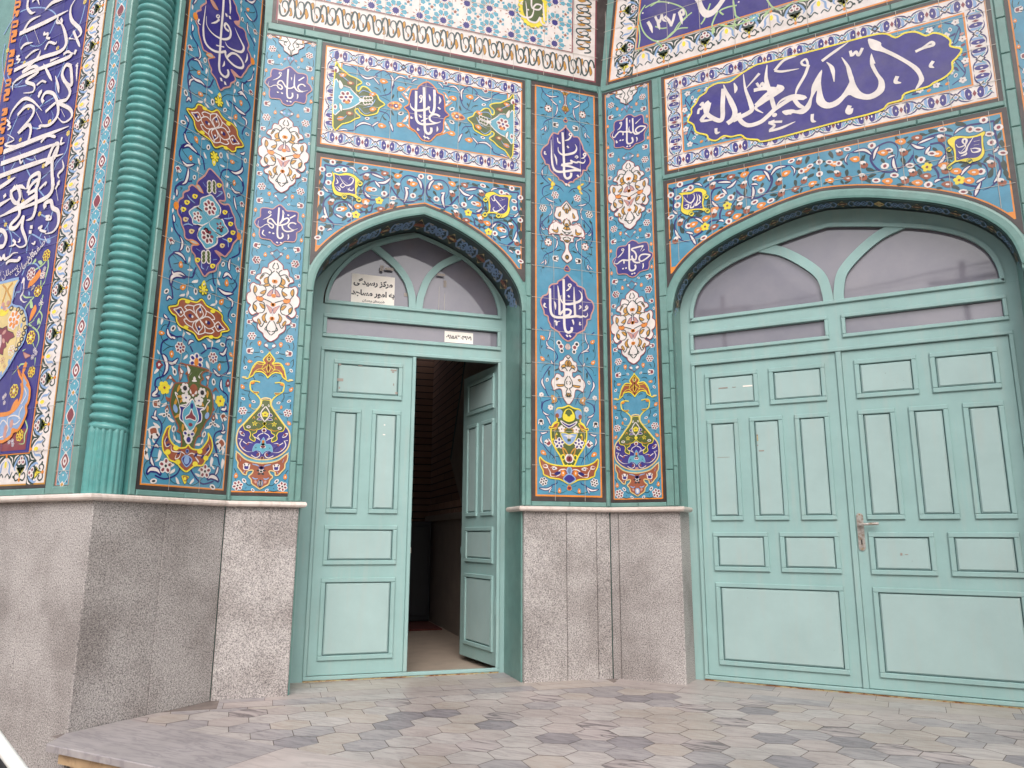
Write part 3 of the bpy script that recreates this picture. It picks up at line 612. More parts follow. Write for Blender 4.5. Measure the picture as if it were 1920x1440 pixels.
def reveal_vase():
    a = Pan(FB, .004); a.F(250, 670, 8)
    a.S('m', .010, "700,95 680,160 690,250 700,350", 0, 2); a.S('m', .010, "1130,195 1165,250 1120,340 1100,450", 0, 2)
    for t in ("690,150 750,220 710,240", "700,250 730,260 700,340", "1080,290 1140,280 1120,340", "1110,340 1120,380 1100,440"): a.G('w', t, 'r', .005, L=4)
    a.G('G', "700,85 800,110 960,140 1130,195 1060,215 1020,270 1050,320 1010,350 1010,410 1120,460 1170,540 1190,660 1190,760 1160,880 1090,960 1040,1060 1000,1140 1010,1180 960,1190 920,1280 905,1370 900,1400 720,1400 720,1300 715,1200 700,1130 650,1110 680,1060 640,960 600,880 560,760 550,680 570,540 600,440 640,385 820,380 810,290 830,250 780,250 820,190 770,110", 'r', .009, 1, 3)
    for t in ("800,120 850,190 820,250", "870,230 830,290 860,240", "1040,200 980,270 1000,240", "980,270 1000,320 970,300", "910,285 935,330 890,330", "870,355 910,330 950,360 910,370", "850,480 840,530 870,545", "940,500 950,550 910,550", "870,560 910,560 890,595"): a.G('w', t, L=5)
    a.E('r', 900, 495, .034, .045, 0, 4)
    for x, y in ((768, 462), (1027, 530)): a.fl(x, y, .036, 0, 6, 'w', 'w', 'K'); a.E('K', x, y, .017, .017, 0, 7)
    for x, y in ((785, 605), (978, 650)): a.fl(x, y, .038, .3, 5, 'w', 'w', 'b')
    a.G('b', "880,625 800,700 690,730 700,800 690,920 750,980 790,1060 830,1115 890,1080 930,1010 1010,960 1020,860 1000,800 1060,760 940,740", 'w', .008, 1, 5)
    a.G('c', "880,630 820,720 750,780 730,880 750,970 800,1050 840,1105 900,1060 930,1000 970,930 960,840 930,740", 'w', .005, 1, 6)
    a.G('m', "865,775 830,850 780,890 780,930 840,920 920,950 930,900 890,850", 'w', .006, 1, 6.5); a.E('m', 850, 1010, .017, .013, 0, 7); a.E('b', 870, 730, .013, .02, 0, 7)
    for t in ("660,560 640,540 620,530 660,640 690,740", "1100,640 1140,650 1100,700 1060,780 1010,800", "690,720 760,740 810,700", "800,700 830,640"): a.S('w', .007, t, 2, 6.4)
    a.fl(825, 1165, .048, PI/2, 5, 'b', 'w', 'G'); a.E('w', 822, 1230, .03, .034, 0, 5); a.E('b', 822, 1235, .018, .02, 0, 7)
    for x, y, g in ((740, 1060, 1.5), (930, 1100, 1.3), (675, 470, 1.2), (730, 640, .8), (1020, 690, -.9), (1110, 560, 1.5), (630, 680, 1.3), (1110, 780, 1.5), (660, 880, .5), (690, 590, 0)): a.lf(x, y, .055, g, 'k')
    a.E('p', 625, 770, .017, .03, .4, 5); a.E('p', 1100, 875, .017, .026, -.4, 5)
    a.F(240, 780, 8)
    a.G('r', "635,150 580,175 545,250 515,330 510,430 530,530 580,590 620,660 720,700 780,770 860,835 920,800 1000,745 1110,740 1160,660 1220,580 1260,480 1250,360 1195,255 1200,340 1150,430 1080,500 980,500 930,470 895,430 860,470 790,480 720,460 650,400 610,310 610,220", 'y', .010, 1, 4)
    for t in ("580,300 545,380 570,460 640,430", "640,430 650,520 740,540 790,530", "790,530 760,620 700,640 720,570", "1200,420 1220,480 1180,550 1130,600", "1130,600 1050,590 970,570", "970,570 1040,660 1050,690 1000,620", "860,590 800,540 730,540", "880,590 940,560 1000,570"): a.S('w', .007, t, 3, 6)
    a.G('b', "875,500 905,520 880,560 860,530", 'p', .004, 1, 6); a.G('b', "870,590 800,640 830,720 870,760 920,720 950,650", 'p', .008, 1, 6); a.E('p', 872, 660, .022, .03, 0, 7)
    for x, y in ((570, 360), (590, 440), (760, 545), (1010, 585), (1190, 500), (1110, 610)): a.E('n', x, y, .018, .009, .8, 6)
    for x, y in ((712, 478), (590, 540), (740, 690), (1000, 720), (1160, 632), (1070, 530)): a.E('y', x, y, .022, .018, 0, 6)
    return a
# ================================================================ panel between the small door and the inner corner
UR = 2.283
WS = 6.345
def right_ground():
    a = Pan(FD)
    a.rect(1.957, 2.609, 1.366, 5.104, 'd', 0); a.rect(1.992, 2.574, 1.404, 5.07, 'o', .4); a.rect(2.006, 2.560, 1.418, 5.056, 't', 1)
    a.mir = UR
    v = lambda t: a.S('g', .0046, t, 2, 2)
    V = lambda t: a.S('n', .008, t, 2, 2)
    def upper(win):
        a.F(*win)
        V("225,90 240,130 270,170"); a.ar("265,165 330,200 425,195", .036); a.ar("320,215 370,270 420,310", .036); a.ar("405,305 410,360 385,430", .034); V("385,430 340,460 270,490 240,550"); a.ar("265,540 275,580 260,615", .036); a.ar("210,600 240,580 260,560", .024)
        a.fl(303, 342, .0374, .3, 7, 'w', 'r', 'b'); a.E('w', 303, 342, .022, .022, 0, 6.5); a.E('g', 303, 342, .009, .009, 0, 7)
        a.tu(390, 535, .0288, 0, 'K'); a.bw(445, 262, .0137, PI/2)
        for t in ("300,150 360,130 430,150 440,180", "240,130 220,200 270,260 290,280", "240,410 280,420 280,390", "260,440 310,500 300,600 250,640", "430,370 480,420", "400,440 460,430 500,450", "220,330 250,330", "330,500 345,540", "215,660 225,700", "270,520 300,530"): v(t)
        for x, y, l, g in ((235, 415, .04, .3), (430, 435, .04, .4), (240, 645, .03, .3), (220, 325, .03, 0), (280, 285, .03, 1), (365, 145, .025, -1)): a.lf(x, y, l, g, 'g', .22)
    upper((980, 150, WS)); upper((980, 400.5, WS))
    a.F(980, 150, WS)
    a.H('w', "515,130 470,125 440,130 480,165 495,210 495,280 460,345 515,405", 'm', .006, 2, UR, 0); a.G('k', "490,150 540,160 515,190", 'g', .003, L=4); a.G('k', "490,345 515,315 545,350 515,380", 'G', .004, L=4)
    a.H('b', "515,450 485,480 500,500 515,505", 'o', .006, 3, UR)
    a.F(980, 400, WS)
    a.H('b', "522,620 490,660 505,685 522,690", 'o', .006, 3, UR)
    # between the two cartouches
    a.F(980, 280, WS)
    V("310,170 240,220 225,310 300,395 350,420"); a.ar("240,235 230,270 240,320", .03); V("350,415 250,450 235,530 270,580"); a.ar("270,575 320,610 385,630", .036); a.ar("320,640 345,680 350,720", .034); a.ar("345,710 340,760 310,790", .03); V("320,780 230,870 210,940"); V("370,420 440,450 490,510")
    a.G('y', "340,400 355,380 385,415 360,440 335,430", 'k', .004, L=4); a.G('y', "300,345 330,355 345,385 320,370", 'k', .003, L=4); a.G('y', "320,475 350,440 360,460 340,480", 'k', .003, L=4)
    a.fl(385, 545, .0360, .2, 6, 'm'); a.fl(243, 700, .0360, .2, 6, 'K')
    for t in ("300,170 290,290 250,350", "230,400 220,430", "330,525 260,560 215,600 215,650", "440,590 465,640", "390,640 430,660", "270,500 310,520", "240,760 220,810", "310,800 300,880", "205,170 260,180"): v(t)
    for x, y, l, g in ((235, 170, .035, 1), (225, 405, .04, .4), (445, 610, .035, -1.2), (225, 790, .05, 1), (305, 860, .045, 1.2), (420, 475, .03, .6)): a.lf(x, y, l, g, 'g', .24)
    a.F(980, 400, WS)
    V("215,20 205,200 240,310 290,350"); a.ar("220,150 240,190 270,185", .026)
    for t in ("240,300 320,270 400,300 430,350", "240,310 220,400 260,470", "345,300 370,330"): v(t)
    # lower half with urn
    a.F(980, 620, WS)
    V("210,-40 230,-20 250,0"); a.ar("325,-20 320,60 290,130", .03); a.ar("285,110 290,170 330,200", .034); a.ar("275,205 330,210 385,250", .04); V("385,245 415,320 360,400 430,415"); a.ar("335,350 345,380 360,400", .03); V("330,420 260,520 240,580"); a.ar("240,560 230,620 275,710", .042); V("270,700 300,770 340,800"); V("330,820 250,850 230,920 240,960")
    a.bo(235, 85, .0216, 2.4, 'o'); a.bo(233, 335, .0216, 2.3, 'o'); a.bo(370, 810, .0302, 2.2, 'k'); a.G('k', "340,850 400,820 370,860", 'm', .003, L=5)
    for x, y, r in ((430, 145, .024), (455, 187, .026), (463, 240, .02)): a.E('w', x, y, r, r, 0, 4); a.E('m' if y == 187 else 'K', x, y, r*.6, r*.6, 0, 5)
    a.bw(290, 585, .0187, 1.2); a.fl(222, 762, .0216, .3, 6, 'w', 'w', 'm'); a.fl(330, 913, .0245, .3, 6, 'w', 'w', 'm')
    a.G('w', "530,155 505,195 530,225 552,195", 'P', .004, L=3)
    for t in ("215,100 205,240 230,300", "310,90 370,130 360,160", "250,340 340,380", "360,380 290,400 240,430 225,480", "310,480 320,530 300,540", "440,450 380,470", "210,790 215,850", "330,700 410,740 470,860", "340,80 400,90", "310,290 320,350", "440,780 400,860 330,870", "200,480 230,490"): v(t)
    V("420,780 470,890")
    for x, y, l, g in ((400, 465, .045, .4), (310, 500, .05, 1.4), (225, 190, .03, 1.2), (300, 300, .03, 1.3)): a.lf(x, y, l, g, 'g', .22)
    a.F(980, 740, WS)
    V("230,80 225,160 250,200"); a.ar("235,195 270,230 320,245", .036); a.ar("275,250 310,300 335,370", .036); a.ar("205,450 240,460 300,440", .036); a.ar("225,480 215,540 240,590", .036); V("235,580 300,670 370,740 410,830")
    a.tu(217, 325, .0259, -1.5, 'K'); a.tu(300, 570, .0302, 2.4, 'm'); a.bo(245, 690, .0245, -.6, 'o')
    for t in ("240,280 240,300", "220,370 230,430", "270,380 230,420", "340,600 330,700 310,780", "350,760 380,740 430,740 430,790", "280,720 300,790", "340,150 380,160", "330,220 370,250"): v(t)
    a.F(900, 860, 8)
    a.fl(952, 340, .0360, .3, 6, 'K'); a.ar("885,440 1000,460 1085,410", .042); a.ar("1030,520 1050,470 1080,430", .024); V("1070,400 1150,370 1160,330"); a.bo(1190, 480, .0187, PI/2, 'o')
    for t in ("1060,490 1200,520 1320,470", "950,230 940,270", "970,410 980,430", "1230,400 1290,420"): v(t)
    a.bo(1328, 440, .0187, PI/2, 'o'); a.E('m', 1328, 440, .01, .012, 0, 6)
    a.mir = None
    a.grout(1.96, 2.606, 1.37, 5.1, (2.16, 2.42), [1.37+.2835*i for i in range(1, 14)])
    return a
def right_medal():
    a = Pan(FD, .004); a.mir = UR
    a.F(980, 280, WS)
    a.H('w', "522,610 480,650 450,680 400,690 390,730 375,780 400,820 450,840 462,890 420,870 370,840 345,880 310,920 305,965 330,1000", 'm', .006, 2, UR)
    a.F(980, 400, WS)
    a.H('w', "522,60 460,120 405,80 385,100 335,130 310,190 312,250 360,245 420,250 450,290 445,320 490,340 508,400 500,450 480,480 465,530 522,590", 'm', .006, 2, UR)
    a.F(980, 280, WS)
    for t in ("525,720 510,705 500,740 520,765", "470,700 500,730 490,690 520,640", "430,760 450,740 445,800 420,790", "480,860 500,830 490,890", "500,900 520,880 520,930"): a.G('k', t, 'g', .005, L=4)
    a.F(980, 400, WS)
    for t in ("345,190 400,200 415,160 420,220 390,230", "480,180 520,150 525,200 500,190", "450,240 480,250 460,260", "490,320 520,350 530,320", "505,520 522,495 540,525 522,550"): a.G('k', t, 'g', .005, L=4)
    for t in ("520,280 480,300 500,330 522,350", "520,230 480,220 470,200", "522,260 560,240", "480,90 480,130 520,160"): a.S('g', .007, t, 0, 5)
    return a
def right_medal_low():
    a = Pan(FD, .004); a.mir = UR
    a.F(980, 620, WS)
    a.H('w', "530,290 495,320 480,350 440,370 440,410 430,440 450,480 490,490 490,540 470,550 440,520 400,510 380,550 350,580 340,630 360,680 370,710 420,690 460,700 475,780 500,830 532,875", 'm', .006, 2, UR)
    for t in ("500,390 530,350 555,400 530,430", "455,430 490,400 510,430 480,440", "400,640 440,640 490,640 480,660 420,665", "400,560 430,570 400,590", "510,770 535,740 555,770 535,790", "515,310 530,320 540,340"): a.G('k', t, 'g', .005, L=4)
    for t in ("535,540 500,600 500,660 535,690", "535,690 515,730 535,790", "460,460 500,440 530,480", "530,640 515,620 530,600"): a.S('g', .007, t, 0, 5)
    return a
def right_vase():
    a = Pan(FD, .004); a.mir = UR
    a.F(980, 740, WS)
    a.H('G', "540,130 480,155 420,160 400,190 398,250 410,310 370,340 340,400 335,470 350,560 395,650 440,720 470,790 495,840 540,845", 'y', .012, 2, UR)
    a.H('o', "430,330 380,345 355,370 350,410 310,400 330,430 390,420 430,380", 'y', .006, 3) if 0 else a.G('r', "430,330 375,350 350,385 320,375 315,405 370,400 410,380", 'y', .006, L=3)
    a.H('y', "538,160 500,180 470,240 480,300 538,330", 'G', .008, 4, UR); a.H('G', "538,170 510,190 500,230 510,270 538,290", 'y', .006, 5, UR); a.E('y', 515, 255, .012, .016, .3, 6); a.E('y', 538, 280, .012, .016, 0, 6)
    a.E('p', 432, 225, .034, .04, 0, 3); a.E('r', 410, 250, .016, .02, 0, 4)
    a.H('b', "540,360 500,340 450,310 470,345 500,370 540,395", 'w', .007, 5, UR)
    a.fl(462, 410, .032, .3, 5, 'w', 'w', 'm'); a.fl(433, 577, .048, .3, 5, 'b', 'w', 'b')
    a.H('p', "540,470 500,455 450,460 470,520 500,570 540,600", 'y', .007, 4, UR); a.G('w', "480,490 520,500 540,540 560,500 540,480", L=6); a.E('G', 540, 540, .008, .014, 0, 7)
    for t in ("400,460 390,500 410,560", "360,430 400,400 420,340", "450,620 500,650 540,720", "400,520 380,560", "510,440 490,420 530,400", "470,620 490,700 520,720", "440,450 430,380"): a.S('k', .012, t, 4, 4)
    for x, y in ((402, 465), (360, 530), (395, 640), (530, 840)): a.G('y', [(x-14, y+14), (x, y-18), (x+14, y+14)], sm=0, L=6)
    a.E('w', 540, 760, .03, .038, 0, 5); a.E('m', 540, 765, .018, .024, 0, 6); a.E('y', 478, 745, .02, .026, 0, 4); a.E('G', 480, 745, .011, .016, 0, 5)
    a.H('r', "540,850 440,845 330,825 250,785 205,740 200,790 215,850 240,900 250,950 290,970 330,990 400,1000 450,1010 540,1060", 'y', .010, 3, UR)
    a.F(900, 860, 8)
    for t in ("940,100 990,90 1010,130 960,130 940,100", "1010,130 1050,200 1060,260 1130,270", "1050,140 1100,120 1150,150 1090,170", "1060,220 1150,220 1200,170 1270,160 1320,200", "1130,270 1190,240 1210,190"): a.S('w', .009, t, 3, 6)
    a.H('b', "1330,235 1290,250 1250,310 1330,370", 'p', .009, 6, UR); a.E('p', 1328, 180, .02, .03, 0, 6); a.bo(1245, 215, .024, PI/2, 'o'); a.bw(1110, 145, .018, .3, 'b'); a.E('n', 1160, 220, .03, .014, .3, 6.6)
    return a
CL_R = "520,545 480,585 430,620 420,645 370,630 340,660 310,720 300,760 250,800 222,850 225,900 260,960 270,1000 310,1010 315,1040 340,1090 420,1160 430,1190 470,1200 520,1260"
def name_sobhan():
    a = Pan(FD, .004); a.F(980, 150, WS); a.H('b', CL_R, 'P', .012, 2, UR)
    w = .022; s = lambda t, k=1.0, tp=0: a.S('w', w*k, t, tp, 6)
    s("473,625 480,760 486,900 490,1000 490,1090 500,1150 530,1175 570,1150 575,1105")
    s("335,710 340,830 345,960 370,1060 430,1095 540,1085 620,1075 690,1080", .95, 1); s("690,1080 640,1060 560,1030 460,1015 530,1000 590,990", .9)
    s("590,990 570,960 600,975 640,985 660,975 690,985 720,990 740,965 735,940", .75, 2)
    s("418,685 425,755 445,740", .5, 2) if 0 else None
    s("420,800 425,850 470,890 550,885 620,860 640,810 620,765", .95, 3); s("412,690 420,740 446,755 430,730", .5, 2)
    s("372,880 395,940 405,1015", .75, 3); s("563,632 550,655 575,668 583,648 565,632", .5); s("575,672 545,710 495,725", .6, 2); s("620,925 640,905 655,920 635,935", .5); s("735,870 720,895 745,905 748,880 735,870", .5); s("742,905 720,930 690,935", .6, 2); s("262,850 260,880 285,885", .6, 2)
    for x, y in ((535, 800), (515, 1245), (548, 1258), (655, 1145)): a.G('w', [(x-16, y-8), (x, y-18), (x+18, y+6), (x+2, y+16)], sm=0, L=6)
    return a
def name_soltan():
    a = Pan(FD, .004); a.F(980, 500, WS)
    a.H('b', "528,95 490,130 470,150 420,175 410,200 350,210 320,235 310,280 290,330 240,350 215,400 220,450 250,520 260,570 300,590 305,640 330,690 340,720 430,780 440,800 480,850 530,885", 'P', .012, 2, UR)
    w = .022; s = lambda t, k=1.0, tp=0: a.S('w', w*k, t, tp, 6)
    s("485,150 488,300 490,450 492,600 495,700 510,765 545,785 580,760 582,720")
    s("322,260 325,380 328,500 345,570 390,600 470,605 560,600 640,590 690,600 720,590 745,600 770,580 765,550", 1, 2)
    s("415,225 428,330 435,450 436,575", .9, 1); s("436,575 490,520 540,510 570,530 555,570 500,590", .85)
    s("608,240 612,400 618,500 622,590", .95, 1); s("455,340 450,390 490,440 570,445 660,420 700,380 695,320 665,285", .95, 3)
    s("370,410 385,450 388,515", .75, 3); s("555,205 540,225 562,242 575,222 557,205", .5); s("565,245 540,275 515,290", .6, 2); s("672,465 690,480 665,510", .7, 2); s("765,462 745,485 768,498 772,475", .5); s("768,498 740,520 710,528", .6, 2); s("265,435 252,470 285,490", .7, 2); s("590,632 600,660 605,695", .7, 2); s("680,660 676,690 698,690", .6, 2); s("375,655 395,650 400,700 410,660 445,650", .6, 2)
    for x, y in ((545, 355), (525, 825), (560, 828)): a.G('w', [(x-16, y-8), (x, y-18), (x+18, y+6), (x+2, y+16)], sm=0, L=6)
    return a
# ================================================================ repeating border strips in local coordinates
def strip_along(a, p0, p1, wd, per, motif, L=2, flip=False):
    """repeat motif(fn) along p0->p1; fn maps (s in periods, t in 0..1 across) to wall metres"""
    dx, dy = p1[0]-p0[0], p1[1]-p0[1]; ln = math.hypot(dx, dy); dx /= ln; dy /= ln
    n = max(1, round(ln/per)); k = ln/n
    nx, ny = (-dy, dx) if not flip else (dy, -dx)
    sv, a.win = a.win, None
    for i in range(n):
        def q(s, t, i=i): return (p0[0]+dx*k*(i+s)+nx*wd*t, p0[1]+dy*k*(i+s)+ny*wd*t)
        motif(a, q, wd, k, L, math.atan2(dy, dx))
    a.win = sv
def m_cloud(a, q, w, k, L, ang):          # white ground, cobalt clouds, red diamonds
    for sx in (-1, 1):
        a.G('b', [q(.5+sx*.06, .5), q(.5+sx*.10, .80), q(.5+sx*.17, .94), q(.5+sx*.24, .80), q(.5+sx*.25, .5), q(.5+sx*.22, .2), q(.5+sx*.14, .10), q(.5+sx*.09, .25)], None, 0, 1, L)
        a.G('p', [q(.5+sx*.22, .15), q(.5+sx*.30, .30), q(.5+sx*.36, .62), q(.5+sx*.32, .92), q(.5+sx*.26, .80), q(.5+sx*.27, .45)], None, 0, 1, L+.4)
        a.E('w', *q(.5+sx*.15, .52), w*.05, w*.10, ang, L+.8, 6)
        a.S('n', w*.09, [q(.5+sx*.04, .97), q(.5+sx*.22, .98), q(.5+sx*.36, .88), q(.5+sx*.44, .72), q(.5+sx*.5, .80)], 3, L+.9)
        a.S('n', w*.09, [q(.5+sx*.04, .05), q(.5+sx*.22, .03), q(.5+sx*.36, .14), q(.5+sx*.44, .30), q(.5+sx*.5, .20)], 3, L+.9)
        a.S('c', w*.10, [q(.5+sx*.30, .18), q(.5+sx*.38, .42), q(.5+sx*.46, .36)], 4, L+1)
        a.E('g', *q(.5+sx*.42, .55), w*.08, w*.05, ang+.6*sx, L+1.2, 6)
    a.G('m', [q(.5, .22), q(.57, .5), q(.5, .78), q(.43, .5)], 'w', w*.06, 0, L+1)
    c = q(0, .5); a.E('d', c[0], c[1], w*.27, w*.27, ang, L+1, 4); a.E('w', c[0], c[1], w*.19, w*.19, ang, L+1.5, 4); a.E('p', c[0], c[1], w*.11, w*.11, 0, L+2, 6)
def m_scroll(a, q, w, k, L, ang):         # white ground with black-green scrolls and gold leaves
    lw = w*.075
    a.S('q', lw, [q(0, .55), q(.06, .15), q(.2, .12), q(.30, .4), q(.24, .72), q(.12, .72), q(.1, .5), q(.17, .42)], 2, L+1)
    a.S('q', lw, [q(.28, .55), q(.36, .88), q(.46, .80), q(.5, .45), q(.56, .15), q(.68, .14), q(.78, .45), q(.74, .80), q(.62, .82), q(.58, .58), q(.66, .48)], 2, L+1)
    a.S('q', lw*.8, [q(.5, .45), q(.48, .15), q(.44, .08)], 2, L+1); a.S('q', lw, [q(.77, .6), q(.86, .9), q(.96, .8), q(1.0, .55)], 0, L+1)
    for t in ([(.30, .42), (.37, .5), (.42, .2), (.33, .16), (.36, .3)], [(.78, .45), (.84, .6), (.92, .32), (.85, .14), (.82, .3)], [(.50, .5), (.56, .7), (.54, .9), (.47, .8)], [(.02, .6), (.08, .75), (.05, .92), (-.02, .84)], [(.16, .42), (.22, .34), (.18, .24)], [(.66, .48), (.71, .36), (.67, .26)], [(.36, .84), (.31, .74), (.27, .86)]):
        a.G('k', [q(*p) for p in t], 'd', w*.02, 1, L+.5)
def m_floral(a, q, w, k, L, ang):         # white lower half, dark green upper half, flowers and scrolls
    a.G('g', [q(0, .55), q(.1, .62), q(.18, .48), q(.25, .42), q(.32, .48), q(.4, .62), q(.5, .55), q(.6, .78), q(.68, .88), q(.75, .92), q(.82, .88), q(.9, .78), q(1, .55), q(1, 1), q(0, 1)], None, 0, 0, L)
    for sx in (-1, 1):
        a.S('p', w*.085, [q(.25+sx*.05, .95), q(.25+sx*.14, .80), q(.25+sx*.20, .55), q(.25+sx*.16, .42)], 3, L+1); a.S('w', w*.06, [q(.25+sx*.10, .97), q(.25+sx*.20, .90), q(.25+sx*.24, .74)], 3, L+1.2)
        a.S('p', w*.085, [q(.75+sx*.04, .80), q(.75+sx*.13, .66), q(.75+sx*.14, .42), q(.75+sx*.20, .30)], 3, L+1); a.S('q', w*.045, [q(.75+sx*.03, .22), q(.75+sx*.10, .34), q(.75+sx*.18, .22), q(.75+sx*.25, .40)], 0, L+1.4)
        a.S('g', w*.05, [q(.25+sx*.03, .14), q(.25+sx*.12, .10), q(.25+sx*.17, .24), q(.25+sx*.12, .36), q(.25+sx*.06, .28)], 0, L+1.4)
        a.E('g', *q(.5+sx*.06, .22), w*.08, w*.05, ang+sx*.6, L+1.6, 5); a.S('w', w*.05, [q(.75+sx*.10, .95), q(.75+sx*.2, .86), q(.75+sx*.22, .68)], 3, L+1.6)
    for s, t in ((.25, .86), (.19, .72), (.31, .72)):
        c = q(s, t); a.E('w', *c, w*.11, w*.10, ang, L+2, 7); a.E('m', *c, w*.055, w*.055, ang, L+2.5, 6)
    a.G('w', [q(.75, .88), q(.68, .66), q(.75, .46), q(.82, .66)], None, 0, 1, L+1.8); a.E('y', *q(.75, .66), w*.13, w*.075, ang+PI/2, L+2.4, 7)
    a.G('y', [q(.25, .16), q(.29, .40), q(.38, .54), q(.30, .34), q(.25, .56), q(.20, .34), q(.12, .54), q(.21, .40)], 'G', w*.03, 0, L+2)
    a.E('o', *q(.25, .12), w*.08, w*.06, ang+PI/2, L+2.6, 6); a.E('o', *q(.75, .96), w*.08, w*.06, ang+PI/2, L+2.6, 6)
def m_diamond(a, q, w, k, L, ang):        # slim blue strip with maroon diamonds
    a.G('w', [q(.28, .5), q(.36, .66), q(.5, .9), q(.64, .66), q(.72, .5), q(.64, .34), q(.5, .1), q(.36, .34)], None, 0, 1, L); a.G('m', [q(.34, .5), q(.5, .8), q(.66, .5), q(.5, .2)], None, 0, 1, L+.5)
    a.G('w', [q(.4, .5), q(.5, .68), q(.6, .5), q(.5, .32)], None, 0, 1, L+1); a.E('m', *q(.5, .5), w*.1, w*.08, ang, L+1.5, 6)
    a.E('w', *q(0, .5), w*.2, w*.2, ang, L, 4); a.E('k', *q(0, .5), w*.13, w*.13, ang, L+.5, 4)
    for sx in (-1, 1):
        a.E('w', *q(.5+sx*.30, .5), w*.06, w*.06, 0, L, 6)
        for ty in (-1, 1):
            a.S('w', w*.035, [q(.5+sx*.2, .5+ty*.1), q(.5+sx*.34, .5+ty*.42), q(.5+sx*.5, .5+ty*.12)], 0, L); a.E('n', *q(.5+sx*.26, .5+ty*.34), w*.09, w*.06, ang, L+.4, 6); a.E('w', *q(.5+sx*.26, .5+ty*.34), w*.05, w*.03, ang, L+.8, 5); a.E('n', *q(.5+sx*.44, .5+ty*.38), w*.07, w*.05, ang, L+.4, 5)
def m_jamb(a, q, w, k, L, ang):           # dark band inside the arches
    for s, c1, c2 in ((.5, 'e', 'r'),):
        a.G(c1, [q(.36, .5), q(.45, .72), q(.5, .84), q(.55, .72), q(.64, .5), q(.55, .28), q(.5, .16), q(.45, .28)], None, 0, 1, L); a.G('K', [q(.38, .5), q(.5, .76), q(.62, .5), q(.5, .24)], None, 0, 1, L+.5); a.E(c2, *q(.5, .5), w*.14, w*.10, ang, L+1, 6); a.E(c1, *q(.5, .5), w*.07, w*.05, ang, L+1.5, 6)
    for sx in (-1, 1):
        for ty in (-1, 1):
            a.S('p', w*.05, [q(.5+sx*.16, .5), q(.5+sx*.24, .5+ty*.3), q(.5+sx*.34, .5+ty*.1), q(.5+sx*.42, .5+ty*.25), q(.5+sx*.5, .5)], 0, L); a.E('x', *q(.5+sx*.30, .5+ty*.27), w*.06, w*.05, ang, L+.6, 6)
        a.E('p', *q(.5+sx*.38, .5), w*.11, w*.09, ang, L+.4, 6); a.E('K', *q(.5+sx*.38, .5), w*.05, w*.05, ang, L+.8, 5)

